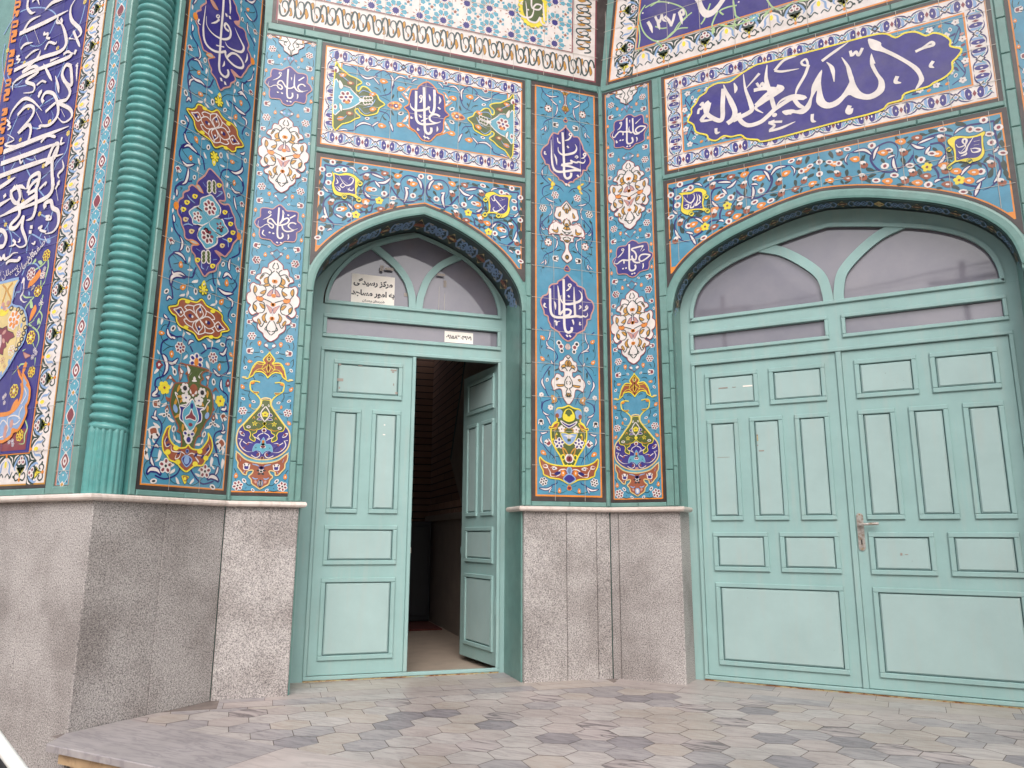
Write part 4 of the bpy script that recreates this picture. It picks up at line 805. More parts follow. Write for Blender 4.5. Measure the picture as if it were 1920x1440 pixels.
# ================================================================ name panel over the small door
GU0, GU1, GZ0, GZ1 = .136, 1.90, 4.146, 5.092
GC = 1.020
def name_panel_ground():
    a = Pan(FD)
    a.rect(GU0, GU1, GZ0, GZ1, 'd', 0); a.rect(GU0+.028, GU1-.028, GZ0+.028, GZ1-.028, 'o', .35); a.rect(GU0+.038, GU1-.038, GZ0+.038, GZ1-.038, 'w', .7)
    a.rect(GU0+.158, GU1-.158, GZ0+.158, GZ1-.158, 'o', 1); a.rect(GU0+.168, GU1-.168, GZ0+.168, GZ1-.168, 't', 1.4)
    i, w = .048, .10
    u0, u1, z0, z1 = GU0+i, GU1-i, GZ0+i, GZ1-i
    strip_along(a, (u0, z0), (u1, z0), w, .215, m_cloud, 1.6); strip_along(a, (u1, z1), (u0, z1), w, .215, m_cloud, 1.6)
    strip_along(a, (u0, z1-w), (u0, z0+w), w, .215, m_cloud, 1.6); strip_along(a, (u1, z0+w), (u1, z1-w), w, .215, m_cloud, 1.6)
    a.mir = GC
    a.F(590, 70, 5.2875)
    v = lambda t: a.S('g', .0046, t, 2, 2.5); V = lambda t: a.S('n', .0085, t, 2, 2.5)
    a.ar("280,265 330,275 375,290", .034); V("370,285 430,330 450,370"); a.ar("440,360 520,410 625,380", .046); a.ar("575,390 610,430 645,475", .034); V("600,370 680,330 740,370 760,430"); a.ar("745,370 775,420 760,510", .046); a.ar("780,440 840,390 920,415", .04); V("910,410 980,440"); a.ar("960,450 990,420 1025,415", .034); V("790,470 740,560 640,580")
    a.tu(522, 312, .026, 1); a.bo(683, 438, .03, 0); a.tu(945, 390, .022, .3); a.bo(855, 512, .03, .2); a.bw(860, 625, .026, -.5); a.bw(530, 465, .02, -.3)
    for t in ("430,290 480,320 620,330", "660,330 660,420 690,540 720,610", "700,380 790,350 880,410 900,470", "480,420 520,465", "820,600 820,540 850,520", "590,495 640,520 660,560", "690,520 710,530", "850,580 850,610", "235,245 300,260", "640,580 720,620 760,650"): v(t)
    for x, y, l, g in ((262, 250, .03, .1), (615, 505, .034, -.5), (695, 525, .04, .9), (775, 590, .05, 1.2), (770, 750, .05, -1.2), (900, 465, .03, -1)): a.lf(x, y, l, g, 'g', .25)
    # lower half mirrored by hand
    a.ar("215,930 290,915 330,925", .034); V("330,925 390,920 430,870"); a.ar("400,895 480,850 580,880", .046); a.ar("560,890 600,860 640,835", .034); V("580,890 600,940"); a.ar("735,830 760,880 775,940", .046); V("640,730 720,760 750,820")
    a.bo(665, 878, .03, 0); a.bo(850, 870, .03, 0); a.bw(855, 755, .026, .5); a.bw(520, 805, .02, .2)
    for t in ("650,840 670,780 740,710", "590,795 640,790", "820,760 820,830 840,850", "460,850 500,815", "690,800 660,760"): v(t)
    for x, y, l, g in ((600, 800, .034, .3), (690, 805, .045, -.8)): a.lf(x, y, l, g, 'g', .25)
    a.G('o', "720,675 770,640 830,645 865,680 830,720 770,710", 'P', .006, L=3); a.E('m', 755, 675, .018, .012, 0, 5); a.E('b', 805, 682, .022, .018, 0, 5); a.E('w', 808, 682, .011, .01, 0, 6)
    for x, y in ((780, 655), (830, 660), (850, 690), (825, 712), (780, 705)): a.E('e', x, y, .009, .009, 0, 5)
    for t in ("860,555 900,600 945,640", "880,560 930,500 960,490", "900,700 940,690", "860,850 900,800 935,770", "880,860 930,900 990,940"): a.S('o', .010, t, 4, 3)
    for x, y, g in ((895, 560, -.6), (915, 600, -1), (925, 520, 1), (895, 830, .6), (920, 795, 1.2), (930, 880, -.8)): a.lf(x, y, .045, g, 'w', .4)
    a.mir = None
    a.grout(GU0, GU1, GZ0, GZ1, [GU0+.29*i for i in range(1, 6)], [GZ0+.155+.275*i for i in range(0, 3)])
    return a
def name_corner(side=0):
    a = Pan(FD, .004); a.mir = GC; a.F(590, 70, 5.2875)
    a.G('G', "205,280 250,300 300,340 350,380 400,400 450,430 465,455 420,480 415,520 440,535 470,490 520,500 570,550 620,575 640,620 695,665 640,700 620,750 560,770 500,775 450,745 430,710 400,720 410,750 450,790 400,810 350,840 270,860 180,885", 'y', .010, 1, 2)
    a.G('c', "200,420 260,480 330,490 400,560 460,625 400,680 330,710 260,720 185,755", 'w', .008, 1, 3)
    a.fl(310, 595, .06, .2, 6, 'm', 'w', 'b'); a.E('o', 320, 645, .02, .014, 0, 6)
    for x in (0, 1, 2):
        for s in (-1, 1): a.E('w', 500+x*28, 630+s*22-x*2, .020, .020, 0, 5); a.E('G', 500+x*28, 630+s*22-x*2, .012, .012, 0, 6)
    a.E('w', 465, 625, .022, .016, 0, 5)
    a.G('w', "245,420 285,480 265,515 240,490", 'G', .004, L=4); a.G('w', "245,650 275,690 265,740 245,700", 'G', .004, L=4); a.G('w', "285,490 340,490 380,520 330,500", 'g', .004, L=4)
    for x, y in ((280, 375), (575, 565), (575, 715), (258, 805)): a.bo(x, y, .026, .4, 'o')
    for x, y in ((355, 455), (345, 755)): a.bo(x, y, .026, 0, 'r'); a.E('e', x, y, .014, .01, 0, 6)
    for t in ("240,360 300,410 350,450", "440,560 480,530 560,560 560,600", "440,700 500,760 560,740", "600,620 560,680 480,700", "220,810 290,800 320,770", "450,590 520,580"): a.S('p', .007, t, 2, 5)
    a.E('w', 215, 320, .02, .03, .3, 4); a.E('m', 210, 330, .01, .018, 0, 5); a.E('w', 205, 690, .016, .026, 0, 4); a.E('m', 202, 690, .009, .014, 0, 5)
    a.win = None; n = len(a.b.f)
    r = MB()
    for f, k, q in zip(a.b.f, a.b.k, a.b.sm):
        P = [a.b.v[i] for i in f]
        if (P[0][0] > GC) == bool(side): r.face(P, k, q)
    a.b = r
    return a
def name_ghalib():
    a = Pan(FD, .004); a.F(720, 130, 6.345)
    a.H('b', "515,150 465,165 405,210 395,235 330,240 315,275 300,330 298,390 285,425 240,455 285,500 300,560 298,650 320,700 365,730 405,780 450,840 505,855", 'o', .010, 2, GC)
    w = .0215; s = lambda t, k=1.0, tp=0: a.S('w', w*k, t, tp, 6)
    s("474,215 477,350 480,500 482,640 490,735 525,770 560,745 560,695"); s("382,260 380,400 378,540 395,620 450,655 540,655 620,645 675,625", 1, 2)
    s("598,245 600,350 598,460 580,520 545,510 530,450", 1, 2); s("598,245 622,325", .5, 2); s("312,405 320,450 370,490 450,490 520,470 535,445", .95, 1)
    s("665,565 620,540 565,545 540,580 560,620 620,640 675,628", .85, 2); s("440,620 520,585", .5)
    s("435,310 422,335 445,350 452,325 438,310", .5); s("448,350 440,385 418,400", .6, 2); s("535,300 545,345 545,385", .7, 3); s("655,325 668,370 652,415", .8, 3); s("630,680 635,715 626,745", .7, 3); s("325,565 322,585 348,580", .6, 2); s("402,700 400,725 425,722", .6, 2)
    for x, y in ((432, 565), (655, 468), (485, 810), (522, 822)): a.G('w', [(x-22, y-10), (x-8, y-20), (x+22, y+6), (x+6, y+18)], sm=0, L=6)
    return a
# ================================================================ arches and spandrel panels
ARC_D = [(.845, 2.79), (.843, 2.98), (.812, 3.12), (.735, 3.25), (.62, 3.377), (.475, 3.487), (.33, 3.567), (.17, 3.635), (0, 3.684)]
ARC_E = [(1.2158, 2.7913), (1.2119, 2.9406), (1.1721, 3.1097), (1.0915, 3.2391), (0.9452, 3.3664), (0.7462, 3.4709), (0.5174, 3.5495), (0.2985, 3.6122), (0.0995, 3.647), (0.0, 3.655)]
DC, EC = 1.027, -.388
def arc_pts(A, c, grow=0.0, foot=None):
    """arch line from left foot over the apex to right foot, pushed outward by grow"""
    half = spline(A, False, 3)                       # right side, foot to apex
    n = len(half); out = []
    for i, p in enumerate(half):
        a, b = half[max(i-1, 0)], half[min(i+1, n-1)]
        dx, dy = b[0]-a[0], b[1]-a[1]; l = math.hypot(dx, dy) or 1
        nx, ny = dy/l, -dx/l
        if i == n-1: nx, ny = 0, 1.0/max(.3, abs(dx)/l)*1.0 if grow else 1; 
        out.append((max(0, p[0]+nx*grow) if i < n-1 else 0, p[1]+ny*grow))
    R = out
    if foot is not None: R = [(max(p[0] for p in R), foot)] + [p for p in R if p[1] > foot+.004]
    Lf = [(-x, y) for x, y in R]
    return [(c+x, y) for x, y in Lf] + [(c+x, y) for x, y in reversed(R[:-1])]
def spandrel_shape(A, c, u0, u1, z1, grow, ins):
    P = [p for p in arc_pts(A, c, grow) if u0+ins <= p[0] <= u1-ins]
    return [(u0+ins, z1-ins), (u0+ins, P[0][1])] + P + [(u1-ins, P[-1][1]), (u1-ins, z1-ins)]
def put_spandrel(a, A, c, u0, u1, z1, grow):
    a.win = None
    for g, ins, col, L in ((0, 0, 'd', 0), (.022, .034, 'o', .4), (.032, .044, 't', 1)):
        P = spandrel_shape(A, c, u0, u1, z1, grow+g, ins)
        # fan it as quads down from the top edge so the concave outline stays clean
        top = z1-ins; arc = P[1:-1]
        z = a.lay(L)
        for i in range(len(arc)-1):
            p, q = arc[i], arc[i+1]
            if q[0]-p[0] > 1e-6: a.b.face([(p[0], p[1], z), (q[0], q[1], z), (q[0], top, z), (p[0], top, z)], col)
def sp_grout(a, A, c, u0, u1, z1, grow, us, zs):
    P = arc_pts(A, c, grow)
    def low(u):
        for p, q in zip(P, P[1:]):
            if p[0] <= u <= q[0] and q[0] > p[0]: return p[1]+(q[1]-p[1])*(u-p[0])/(q[0]-p[0])
        return 2.95
    a.W()
    for u in us: a.grout(u-.01, u+.01, low(u), z1, (u,), ())
    for z in zs:
        L = [p[0] for p in P if p[1] <= z]
        l = max([x for x in L if x < c], default=u0); r = min([x for x in L if x > c], default=u1)
        a.grout(u0, l, z-.01, z+.01, (), (z,)); a.grout(r, u1, z-.01, z+.01, (), (z,))
def sp_flower(a, x, y, kind, r=.034, ang=.3):
    r *= .78
    if kind == 'w': a.E('w', x, y, r, r*.9, ang, 4, 8); a.E('m', x, y, r*.42, r*.5, ang, 5, 7)
    elif kind == 'o': a.bo(x, y, r*1.1, ang, 'o'); a.lf(x, y, r*1.8, ang+1.6, 'o', .5)
    elif kind == 'r': a.bo(x, y, r*1.1, ang, 'r'); a.E('w', x, y, r*.35, r*.25, 0, 6)
    elif kind == 'q': a.E('r', x, y, r, r*.9, ang, 4, 7); u, v = a.P((x, y)); sv, a.win = a.win, None; a.E('w', u+r*.3, v+r*.8, r*.8, r*.5, ang, 5); a.E('K', u, v+r*.3, r*.3, r*.3, 0, 6); a.win = sv
    elif kind == 'y': a.fl(x, y, r*1.25, ang, 5, 'y', 'y', 'G'); a.E('m', x, y, r*.3, r*.3, 0, 7)
    elif kind == 'b': a.bw(x, y, r*1.05, ang, 'm')
def leaves(a, T):
    for x, y, l, g in T: a.lf(x, y, l*.85, g, 'g', .42)
def spandrel_d():
    a = Pan(FD)
    put_spandrel(a, ARC_D, DC, .140, 1.903, 4.095, .072)
    a.mir = DC - .002; a.F(570, 280, 5.2875)
    V = lambda t, w=.0135: a.S('n', w, t, 2, 2.2)
    A_ = lambda t, w=.045: a.ar(t, w)
    g = lambda t: a.S('g', .007, t, 2, 2)
    V("205,150 215,230 205,320 190,360 240,425 300,435 310,430"); V("205,150 300,170 350,155 460,180 520,220 540,265"); A_("440,175 490,190 520,230", .04); A_("190,360 215,400 245,425", .045)
    V("550,260 640,230 720,240 800,290"); A_("660,240 730,265 800,295", .05); A_("720,330 800,330 865,280", .06); A_("700,310 730,350 760,385", .05); V("700,310 610,350 590,420 630,490 720,500 820,470 860,400 830,330"); A_("600,420 630,460 665,480", .05)
    V("860,370 920,460 990,520 1080,520 1150,480 1185,410 1160,320 1080,270 1010,265 960,320 970,400 1000,440"); A_("1110,275 1150,330 1165,400", .055); A_("1000,370 1020,440 990,540", .06); A_("990,375 1020,385 1045,395", .04)
    V("280,440 200,510 195,600 240,690 300,740 400,730"); A_("200,560 210,630 240,690", .05); V("430,720 500,670 510,610 470,550 390,520 310,550 290,620 330,670 390,680"); A_("430,535 460,570 490,610", .045); A_("310,640 350,665 390,680", .045); V("240,690 290,740 290,790"); A_("225,810 260,790 280,800", .04); V("500,660 580,620 660,620 680,560 710,530")
    for x, y, k in ((285, 128, 'w'), (180, 198, 'w'), (250, 255, 'b'), (335, 205, 'b'), (398, 203, 'w'), (242, 330, 'w'), (168, 438, 'w'), (265, 530, 'q'), (612, 278, 'q'), (605, 190, 'b'), (800, 240, 'r'), (930, 265, 'o'), (1160, 270, 'w'), (920, 370, 'q'), (885, 485, 'b'), (865, 555, 'q'), (795, 440, 'w'), (745, 510, 'y'), (1045, 330, 'q'), (1085, 345, 'o'), (1080, 460, 'w'), (650, 395, 'o'), (690, 400, 'b'), (610, 515, 'o'), (605, 560, 'q'), (535, 565, 'o'), (760, 592, 'r'), (515, 650, 'y'), (445, 650, 'w'), (385, 590, 'o'), (350, 595, 'b'), (190, 695, 'q'), (172, 785, 'w'), (135, 875, 'b')):
        sp_flower(a, x, y, k)
    leaves(a, ((220, 118, .07, -.4), (345, 132, .07, .2), (460, 150, .08, .1), (170, 280, .07, 1.2), (170, 370, .08, 1.4), (180, 500, .09, 1.4), (160, 600, .1, 1.4), (560, 190, .06, .3), (690, 210, .07, .2), (770, 215, .05, -.5), (850, 270, .07, -.4), (640, 300, .05, .5), (560, 430, .08, 1.2), (640, 340, .06, 1), (790, 390, .06, 1.2), (900, 330, .06, -.6), (935, 420, .07, 1.2), (960, 230, .05, .6), (890, 240, .05, -.6), (1100, 410, .06, .8), (1150, 465, .05, .3), (1150, 500, .05, .3), (820, 570, .07, 1.2), (900, 540, .06, .2), (900, 575, .05, .6), (1010, 555, .05, -.2), (500, 500, .07, .5), (440, 480, .06, -.5), (330, 490, .06, .2), (280, 480, .08, -.9), (260, 590, .08, -1.3), (265, 655, .06, .8), (350, 560, .05, .8), (400, 550, .05, -.8), (400, 690, .07, .8), (470, 600, .05, 1.2), (560, 600, .05, -.8), (620, 620, .06, 1.3), (650, 560, .05, .4), (720, 590, .06, .2), (150, 700, .05, .2), (150, 820, .06, 1.2), (180, 830, .05, 1.5), (230, 770, .08, .2), (570, 330, .06, 1.3), (420, 780, .06, .6)))
    for t in ("170,470 160,560 155,650", "255,560 250,640 270,670", "870,290 910,330", "920,400 930,450 880,520", "640,190 700,210 780,230", "610,290 560,380 570,440", "200,730 260,770 290,760", "140,900 140,930", "660,590 740,595", "800,600 830,560", "300,490 380,500 470,530"): g(t)
    a.mir = None
    sp_grout(a, ARC_D, DC, .15, 1.893, 4.085, .105, (.44, .735, 1.025, 1.315, 1.61), (3.50, 3.79))
    return a
def sp_cart(fr, win, shape, field, strokes, w=.012, buds=()):
    a = Pan(fr, .004); a.F(*win)
    a.G('y', shape, 'd', .004, 1, 3); a.G('b', field, 'y', .010, 1, 4)
    for t in strokes: a.S('w', w, t, 3, 6)
    for x, y in buds: a.G('y', [(x-30, y+5), (x, y-26), (x+28, y), (x+4, y+28)], 'G', .004, L=5); a.E('G', x, y, .014, .01, .4, 6)
    return a
def cart_d_left():
    return sp_cart(FD, (570, 280, 5.2875), "275,215 300,238 350,245 420,232 490,250 540,290 560,320 545,350 525,390 520,450 560,485 530,500 490,470 430,455 400,490 370,470 310,450 285,410 275,340 290,290",
        "296,242 350,255 430,252 480,270 512,300 510,380 512,450 450,440 380,438 330,425 300,390 290,340 300,290",
        ("320,290 335,330 310,345", "350,265 380,320 420,360 470,345 490,300 460,280 445,305", "375,300 450,360", "310,370 350,410 355,390 330,370", "390,330 360,360 385,380 420,350", "420,370 440,420", "460,380 440,400 480,410 490,385", "330,280 360,300"), .010, ((555, 340), (400, 470), (545, 500)))
def cart_d_right():
    return sp_cart(FD, (770, 310, 5.2875), "735,300 760,270 820,262 870,290 930,295 1000,300 985,340 975,390 985,440 960,500 900,525 860,505 840,480 770,480 720,505 700,490 765,460 770,400 765,350",
        "780,310 830,285 880,305 965,315 970,380 960,450 920,485 870,480 840,465 782,465 785,400 775,350",
        ("795,320 815,350 835,345 825,310 850,300", "830,330 870,380 930,450", "940,395 890,440 840,460 815,435 830,415", "880,355 935,335", "900,325 910,350", "870,400 900,460", "790,440 800,455"), .011, ((742, 340), (870, 500), (735, 490)))
SE0, SE1 = -1.6397, 0.8636
def spandrel_e():
    a = Pan(FE)
    put_spandrel(a, ARC_E, EC, SE0, SE1, 4.1027, .078)
    a.mir = EC
    V = lambda t, w=.0155: a.S('n', w, t, 2, 2.2)
    A_ = lambda t, w=.052: a.ar(t, w)
    g = lambda t: a.S('g', .008, t, 2, 2)
    a.F(1240, 280, 5.2875)
    V("115,390 125,480 120,570 130,610 170,650"); V("115,390 200,370 290,345 380,340 420,385"); A_("320,345 370,345 410,370", .045); A_("115,600 140,630 165,640", .05)
    V("430,380 520,320 620,310 700,330"); A_("550,330 640,325 700,330", .05); A_("640,390 700,360 750,300", .06); A_("600,390 630,420 650,450", .055); V("600,375 520,400 490,480 530,560 620,580 700,550 750,460 735,370"); A_("500,510 530,550 570,570", .055)
    V("745,410 800,460 880,480 960,480 1050,420 1100,310 1070,240 1000,205 910,215 860,280 870,360 900,400"); A_("1010,210 1050,250 1080,320", .055); A_("905,360 915,430 895,510", .06); A_("885,350 930,345 960,355", .045); A_("1080,270 1140,190 1250,165", .06); V("1200,165 1300,160")
    V("200,640 140,710 135,800 160,870 220,910 280,920"); A_("135,790 160,850 200,890", .05); V("300,880 400,820 430,750 380,690 310,675 240,710 225,790 260,830"); A_("330,680 380,700 420,740", .05); A_("240,820 290,830 320,840", .05); A_("280,840 320,900 345,950", .06); V("600,590 580,650 590,720"); V("440,770 500,710 590,700"); A_("565,710 600,705 620,720", .05)
    for x, y, k in ((185, 350, 'w'), (95, 455, 'w'), (165, 480, 'b'), (235, 410, 'b'), (290, 382, 'w'), (160, 555, 'w'), (98, 672, 'b'), (185, 735, 'q'), (270, 760, 'w'), (320, 745, 'o'), (365, 800, 'o'), (490, 292, 'b'), (505, 370, 'q'), (690, 275, 'r'), (825, 250, 'o'), (815, 360, 'q'), (560, 480, 'o'), (600, 460, 'b'), (690, 478, 'w'), (785, 490, 'b'), (770, 570, 'q'), (655, 560, 'y'), (435, 768, 'y'), (675, 635, 'r'), (750, 665, 'o'), (845, 610, 'q'), (925, 525, 'b'), (990, 555, 'o'), (1085, 510, 'b'), (1070, 180, 'w'), (935, 285, 'b'), (985, 285, 'o'), (990, 410, 'w'), (1165, 330, 'q'), (1235, 240, 'o'), (1190, 440, 'q'), (525, 600, 'o'), (520, 650, 'q'), (445, 685, 'o'), (525, 770, 'r'), (670, 715, 'w'), (420, 878, 'b'), (140, 910, 'q')):
        sp_flower(a, x, y, k, .038)
    leaves(a, ((350, 310, .09, .3), (440, 320, .07, .5), (90, 400, .07, -.9), (95, 520, .07, -1.3), (95, 600, .08, 1.3), (560, 275, .08, .2), (640, 270, .06, .3), (740, 285, .07, -.4), (785, 240, .06, -.5), (850, 215, .06, .9), (780, 360, .06, -.5), (835, 430, .08, 1.2), (470, 540, .09, 1.2), (570, 440, .06, .8), (720, 450, .06, 1), (640, 520, .06, .6), (760, 540, .06, 1.4), (720, 590, .08, 1.2), (810, 590, .06, -.6), (890, 630, .06, .1), (800, 660, .05, .2), (680, 680, .05, 1.4), (1020, 490, .06, -1), (1110, 455, .07, -.3), (1160, 480, .08, .8), (1120, 395, .08, .4), (1160, 260, .07, -1.1), (1220, 380, .06, 1.1), (1000, 360, .06, 1), (920, 310, .06, 1), (380, 630, .08, .2), (370, 660, .07, -.4), (330, 640, .06, .2), (210, 680, .07, -.9), (200, 800, .09, -1.3), (270, 700, .06, 1.1), (110, 780, .1, 1.4), (105, 850, .08, 1.3), (470, 820, .07, .4), (590, 780, .05, .1), (560, 720, .05, .5), (490, 590, .05, .8), (640, 740, .05, .1), (380, 905, .06, .8), (90, 900, .05, .6)))
    for t in ("100,690 110,760 105,860", "190,750 190,820", "500,290 600,280 670,275", "740,290 800,340", "830,270 820,350 830,440 780,550", "700,660 680,680", "600,660 650,655", "790,650 840,620", "700,640 760,580", "1100,500 1180,460 1240,400", "870,600 920,530", "940,530 980,550", "1170,230 1160,310", "460,620 480,570 460,500", "470,830 420,870", "1060,420 1130,390"): g(t)
    a.F(1480, 200, 5.2875)
    V("20,590 55,640 40,690", .018); A_("10,585 50,620 50,670", .03)
    for x, y, k in ((95, 548, 'q'), (165, 625, 'o'), (205, 590, 'b'), (120, 640, 'w'), (145, 738, 'q'), (230, 765, 'o'), (60, 815, 'r'), (20, 540, 'b')): sp_flower(a, x, y, k, .034)
    leaves(a, ((180, 530, .08, 1.1), (210, 690, .07, .2), (90, 680, .06, .8), (230, 610, .05, -.5), (75, 620, .06, -.2), (225, 800, .05, .6), (65, 760, .07, 1.5), (120, 830, .05, 1), (70, 850, .05, -.3), (270, 775, .05, -.4)))
    for t in ("165,640 165,720", "160,720 210,690", "90,800 140,760"): g(t)
    a.mir = None
    a.F(1480, 200, 5.2875); sp_flower(a, 297, 550, 'w', .034); sp_flower(a, 300, 668, 'w', .034); leaves(a, ((262, 550, .05, .1), (330, 550, .05, 0), (293, 515, .05, 1.5), (293, 630, .05, 1.5), (300, 705, .05, 1.5)))
    sp_grout(a, ARC_E, EC, SE0+.01, SE1-.01, 4.095, .112, [EC+d for d in (-1.14, -.855, -.57, -.285, 0, .285, .57, .855, 1.14)], (3.80, 3.52))
    return a
def cart_e_left():
    return sp_cart(FE, (1240, 280, 5.2875), "170,440 230,425 300,420 340,385 410,390 450,420 440,460 425,500 420,570 470,585 480,620 430,615 370,600 310,610 300,650 250,650 200,620 195,570 205,500 200,460",
        "210,450 290,440 340,415 400,420 415,460 410,540 415,590 340,595 260,605 215,590 210,540 215,490",
        ("220,470 260,520 300,530 330,480 320,440", "310,450 335,440", "225,510 300,545", "230,560 270,550 260,590 230,580", "300,540 290,580 320,570 330,530", "350,440 360,500 340,560 390,520 370,510", "370,450 385,480 375,510", "260,450 260,480", "385,575 400,565"), .013, ((445, 470), (460, 610), (300, 640)))
def cart_e_right():
    return sp_cart(FE, (1680, 180, 5.2875), "510,440 560,405 640,395 720,400 800,385 870,350 885,370 860,420 870,500 880,560 850,620 790,650 720,660 650,650 590,660 540,690 500,710 520,680 575,640 575,580 560,520 520,480",
        "580,440 640,410 720,415 800,400 850,390 855,470 860,540 840,590 790,620 700,625 620,645 590,640 585,560 575,500",
        ("595,480 620,510 680,490 700,440 670,430 660,460 690,500 640,560", "770,405 710,500 690,550 640,570 620,550", "770,455 830,440", "770,490 825,480", "640,600 690,580 700,560", "740,520 760,560 820,550 830,530 780,520 740,530", "600,610 620,625"), .014, ((525, 530), (730, 645), (530, 710)))
# ================================================================ leaning star panel above the small door
STZ, LEAN = 5.178, .071
def fr_tilt():
    """frame of the star panel: it leans out over the door"""
    u = Vector((R2, R2, 0)); n0 = Vector((R2, -R2, 0)); k = math.hypot(1, LEAN)
    v = (Vector((0, 0, 1)) + n0*LEAN)/k
    n = u.cross(v)
    o = n0*-5.74 + Vector((0, 0, STZ))
    return u, v, n, o
class TFrame:
    def __init__(s):
        s.u, s.v, s.n, s.o = fr_tilt()
        s.m = Matrix(((s.u.x, s.v.x, s.n.x, s.o.x), (s.u.y, s.v.y, s.n.y, s.o.y), (s.u.z, s.v.z, s.n.z, s.o.z), (0, 0, 0, 1)))
    def px(s, x, y, d=0):
        r = ray(x, y); o = s.o + s.n*d
        t = (o-EYEP).dot(s.n)/r.dot(s.n); P = EYEP + r*t - s.o
        return (P.dot(s.u), P.dot(s.v))
FT = TFrame()
def star_panel():
    a = Pan(FT)
    u0, u1, v1 = -.275, 2.60, 1.5
    sh = lambda v: -.062*v/.873*1.0          # left/right edges follow the sloping corners
    a.rect(u0, u1+.12, 0, v1, 'd', 0); a.rect(u0+.03, u1-.012, .028, v1, 'm', .3); a.rect(u0+.044, u1-.026, .042, v1, 'w', .6)
    strip_along(a, (u0+.05, .055), (u1-.03, .055), .205, .255, m_scroll, 1)
    strip_along(a, (u0+.25, .30), (u0+.25, v1), .18, .255, m_scroll, 1); strip_along(a, (u1-.23, v1), (u1-.23, .30), .18, .255, m_scroll, 1)
    i0, i1, j0 = u0+.265, u1-.245, .272
    a.rect(i0, i1, j0, v1, 'm', 1.2); a.rect(i0+.012, i1-.012, j0+.012, v1, 'w', 1.5)
    # ten-pointed stars on a grid
    cx0, cy0 = a.F(420, 0, 4).P((1105, 40)); cx1, _ = a.P((1315, 80)); a.W()
    p = .2075
    nx = int((i1-i0)/p)+2
    def inside(P): return all(i0+.013 < x < i1-.013 and j0+.013 < y < v1-.01 for x, y in P)
    def put(c, P, L):
        if inside(P): a.emit(P, c, L)
        else:
            Q = [(min(max(x, i0+.014), i1-.014), max(y, j0+.014)) for x, y in P]
            if max(q[0] for q in Q)-min(q[0] for q in Q) > .004 and max(q[1] for q in Q)-min(q[1] for q in Q) > .004: a.emit(Q, c, L)
    kx = round((cx0-i0)/p); ky = round((cy0-j0)/p)
    for gx in range(-1, nx):
        for gy in range(-1, 7):
            X, Y = cx0+(gx-kx)*p, cy0+(gy-ky)*p
            P = []
            for i in range(20):
                r = .034 if i % 2 == 0 else .0255
                P.append((X+r*math.cos(PI*i/10), Y+r*math.sin(PI*i/10)))
            put('b', P, 3)
            for i in range(10):
                an = PI*2*i/10; f = lambda r, d: (X+r*math.cos(an+d), Y+r*math.sin(an+d))
                put('c', [f(.042, 0), f(.066, .265), f(.088, .25), f(.101, 0), f(.088, -.25), f(.066, -.265)], 2)
                an += PI/10
                put('r', [f(.036, 0), f(.056, .085), f(.066, 0), f(.056, -.085)], 2.5)
            X += p/2; Y += p/2
            Q = []
            for i in range(10):
                r = .022 if i % 2 == 0 else .009
                Q.append((X+r*math.cos(PI*i/5+.3), Y+r*math.sin(PI*i/5+.3)))
            put('r', Q, 2.6)
            for i in range(4):
                an = PI/4+PI/2*i; f = lambda r, d: (X+r*math.cos(an+d), Y+r*math.sin(an+d))
                put('c', [f(.020, 0), f(.034, .55), f(.048, 0), f(.034, -.55)], 2.4)
            for dx, dy in ((p/2, 0), (0, p/2)):
                Z = [(X+dx+(.010 if i % 2 == 0 else .004)*math.cos(PI*i/5), Y+dy+(.010 if i % 2 == 0 else .004)*math.sin(PI*i/5)) for i in range(10)]
                put('r', Z, 2.7)
    a.grout(u0, u1, 0, v1, [u0+.045+.288*i for i in range(0, 11)], [.272+.288*i for i in range(0, 5)])
    return a
def star_oval():
    a = Pan(FT, .0045); a.F(840, 0, 4)
    cx, cy = a.P((640, 60)); a.W()
    for i in range(26):
        t = 2*PI*i/26; a.E('y', cx+.128*math.cos(t), cy+.175*math.sin(t), .024, .02, t, 3.2, 6)
    a.E('y', cx, cy, .128, .175, 0, 3.4, 28); a.E('G', cx, cy, .104, .152, 0, 4, 28)
    for i in range(20):
        t = 2*PI*i/20; a.E('y', cx+.1*math.cos(t), cy+.148*math.sin(t), .013, .012, t, 4.4, 6)
    a.F(840, 0, 4); w = .017
    s = lambda t, k=1.0, tp=0: a.S('w', w*k, t, tp, 6)
    s("705,25 712,90 720,160 742,190 748,130 740,60 732,10", .95, 1) if 0 else s("712,20 716,90 722,165", 1, 1)
    s("742,25 745,110 740,190 700,175 690,130", 1, 1); s("690,130 660,170 600,150 590,80 582,10", 1, 2); s("530,60 530,100 570,130 620,130 640,90 640,50", 1, 3); s("625,0 630,60 680,75 700,45 660,35 632,70", .9); s("560,10 545,25 560,35", .6)
    for x, y in ((600, 75), (655, 208), (600, 205), (545, 30)): a.E('w', x, y, .010, .008, 0, 6)
    return a
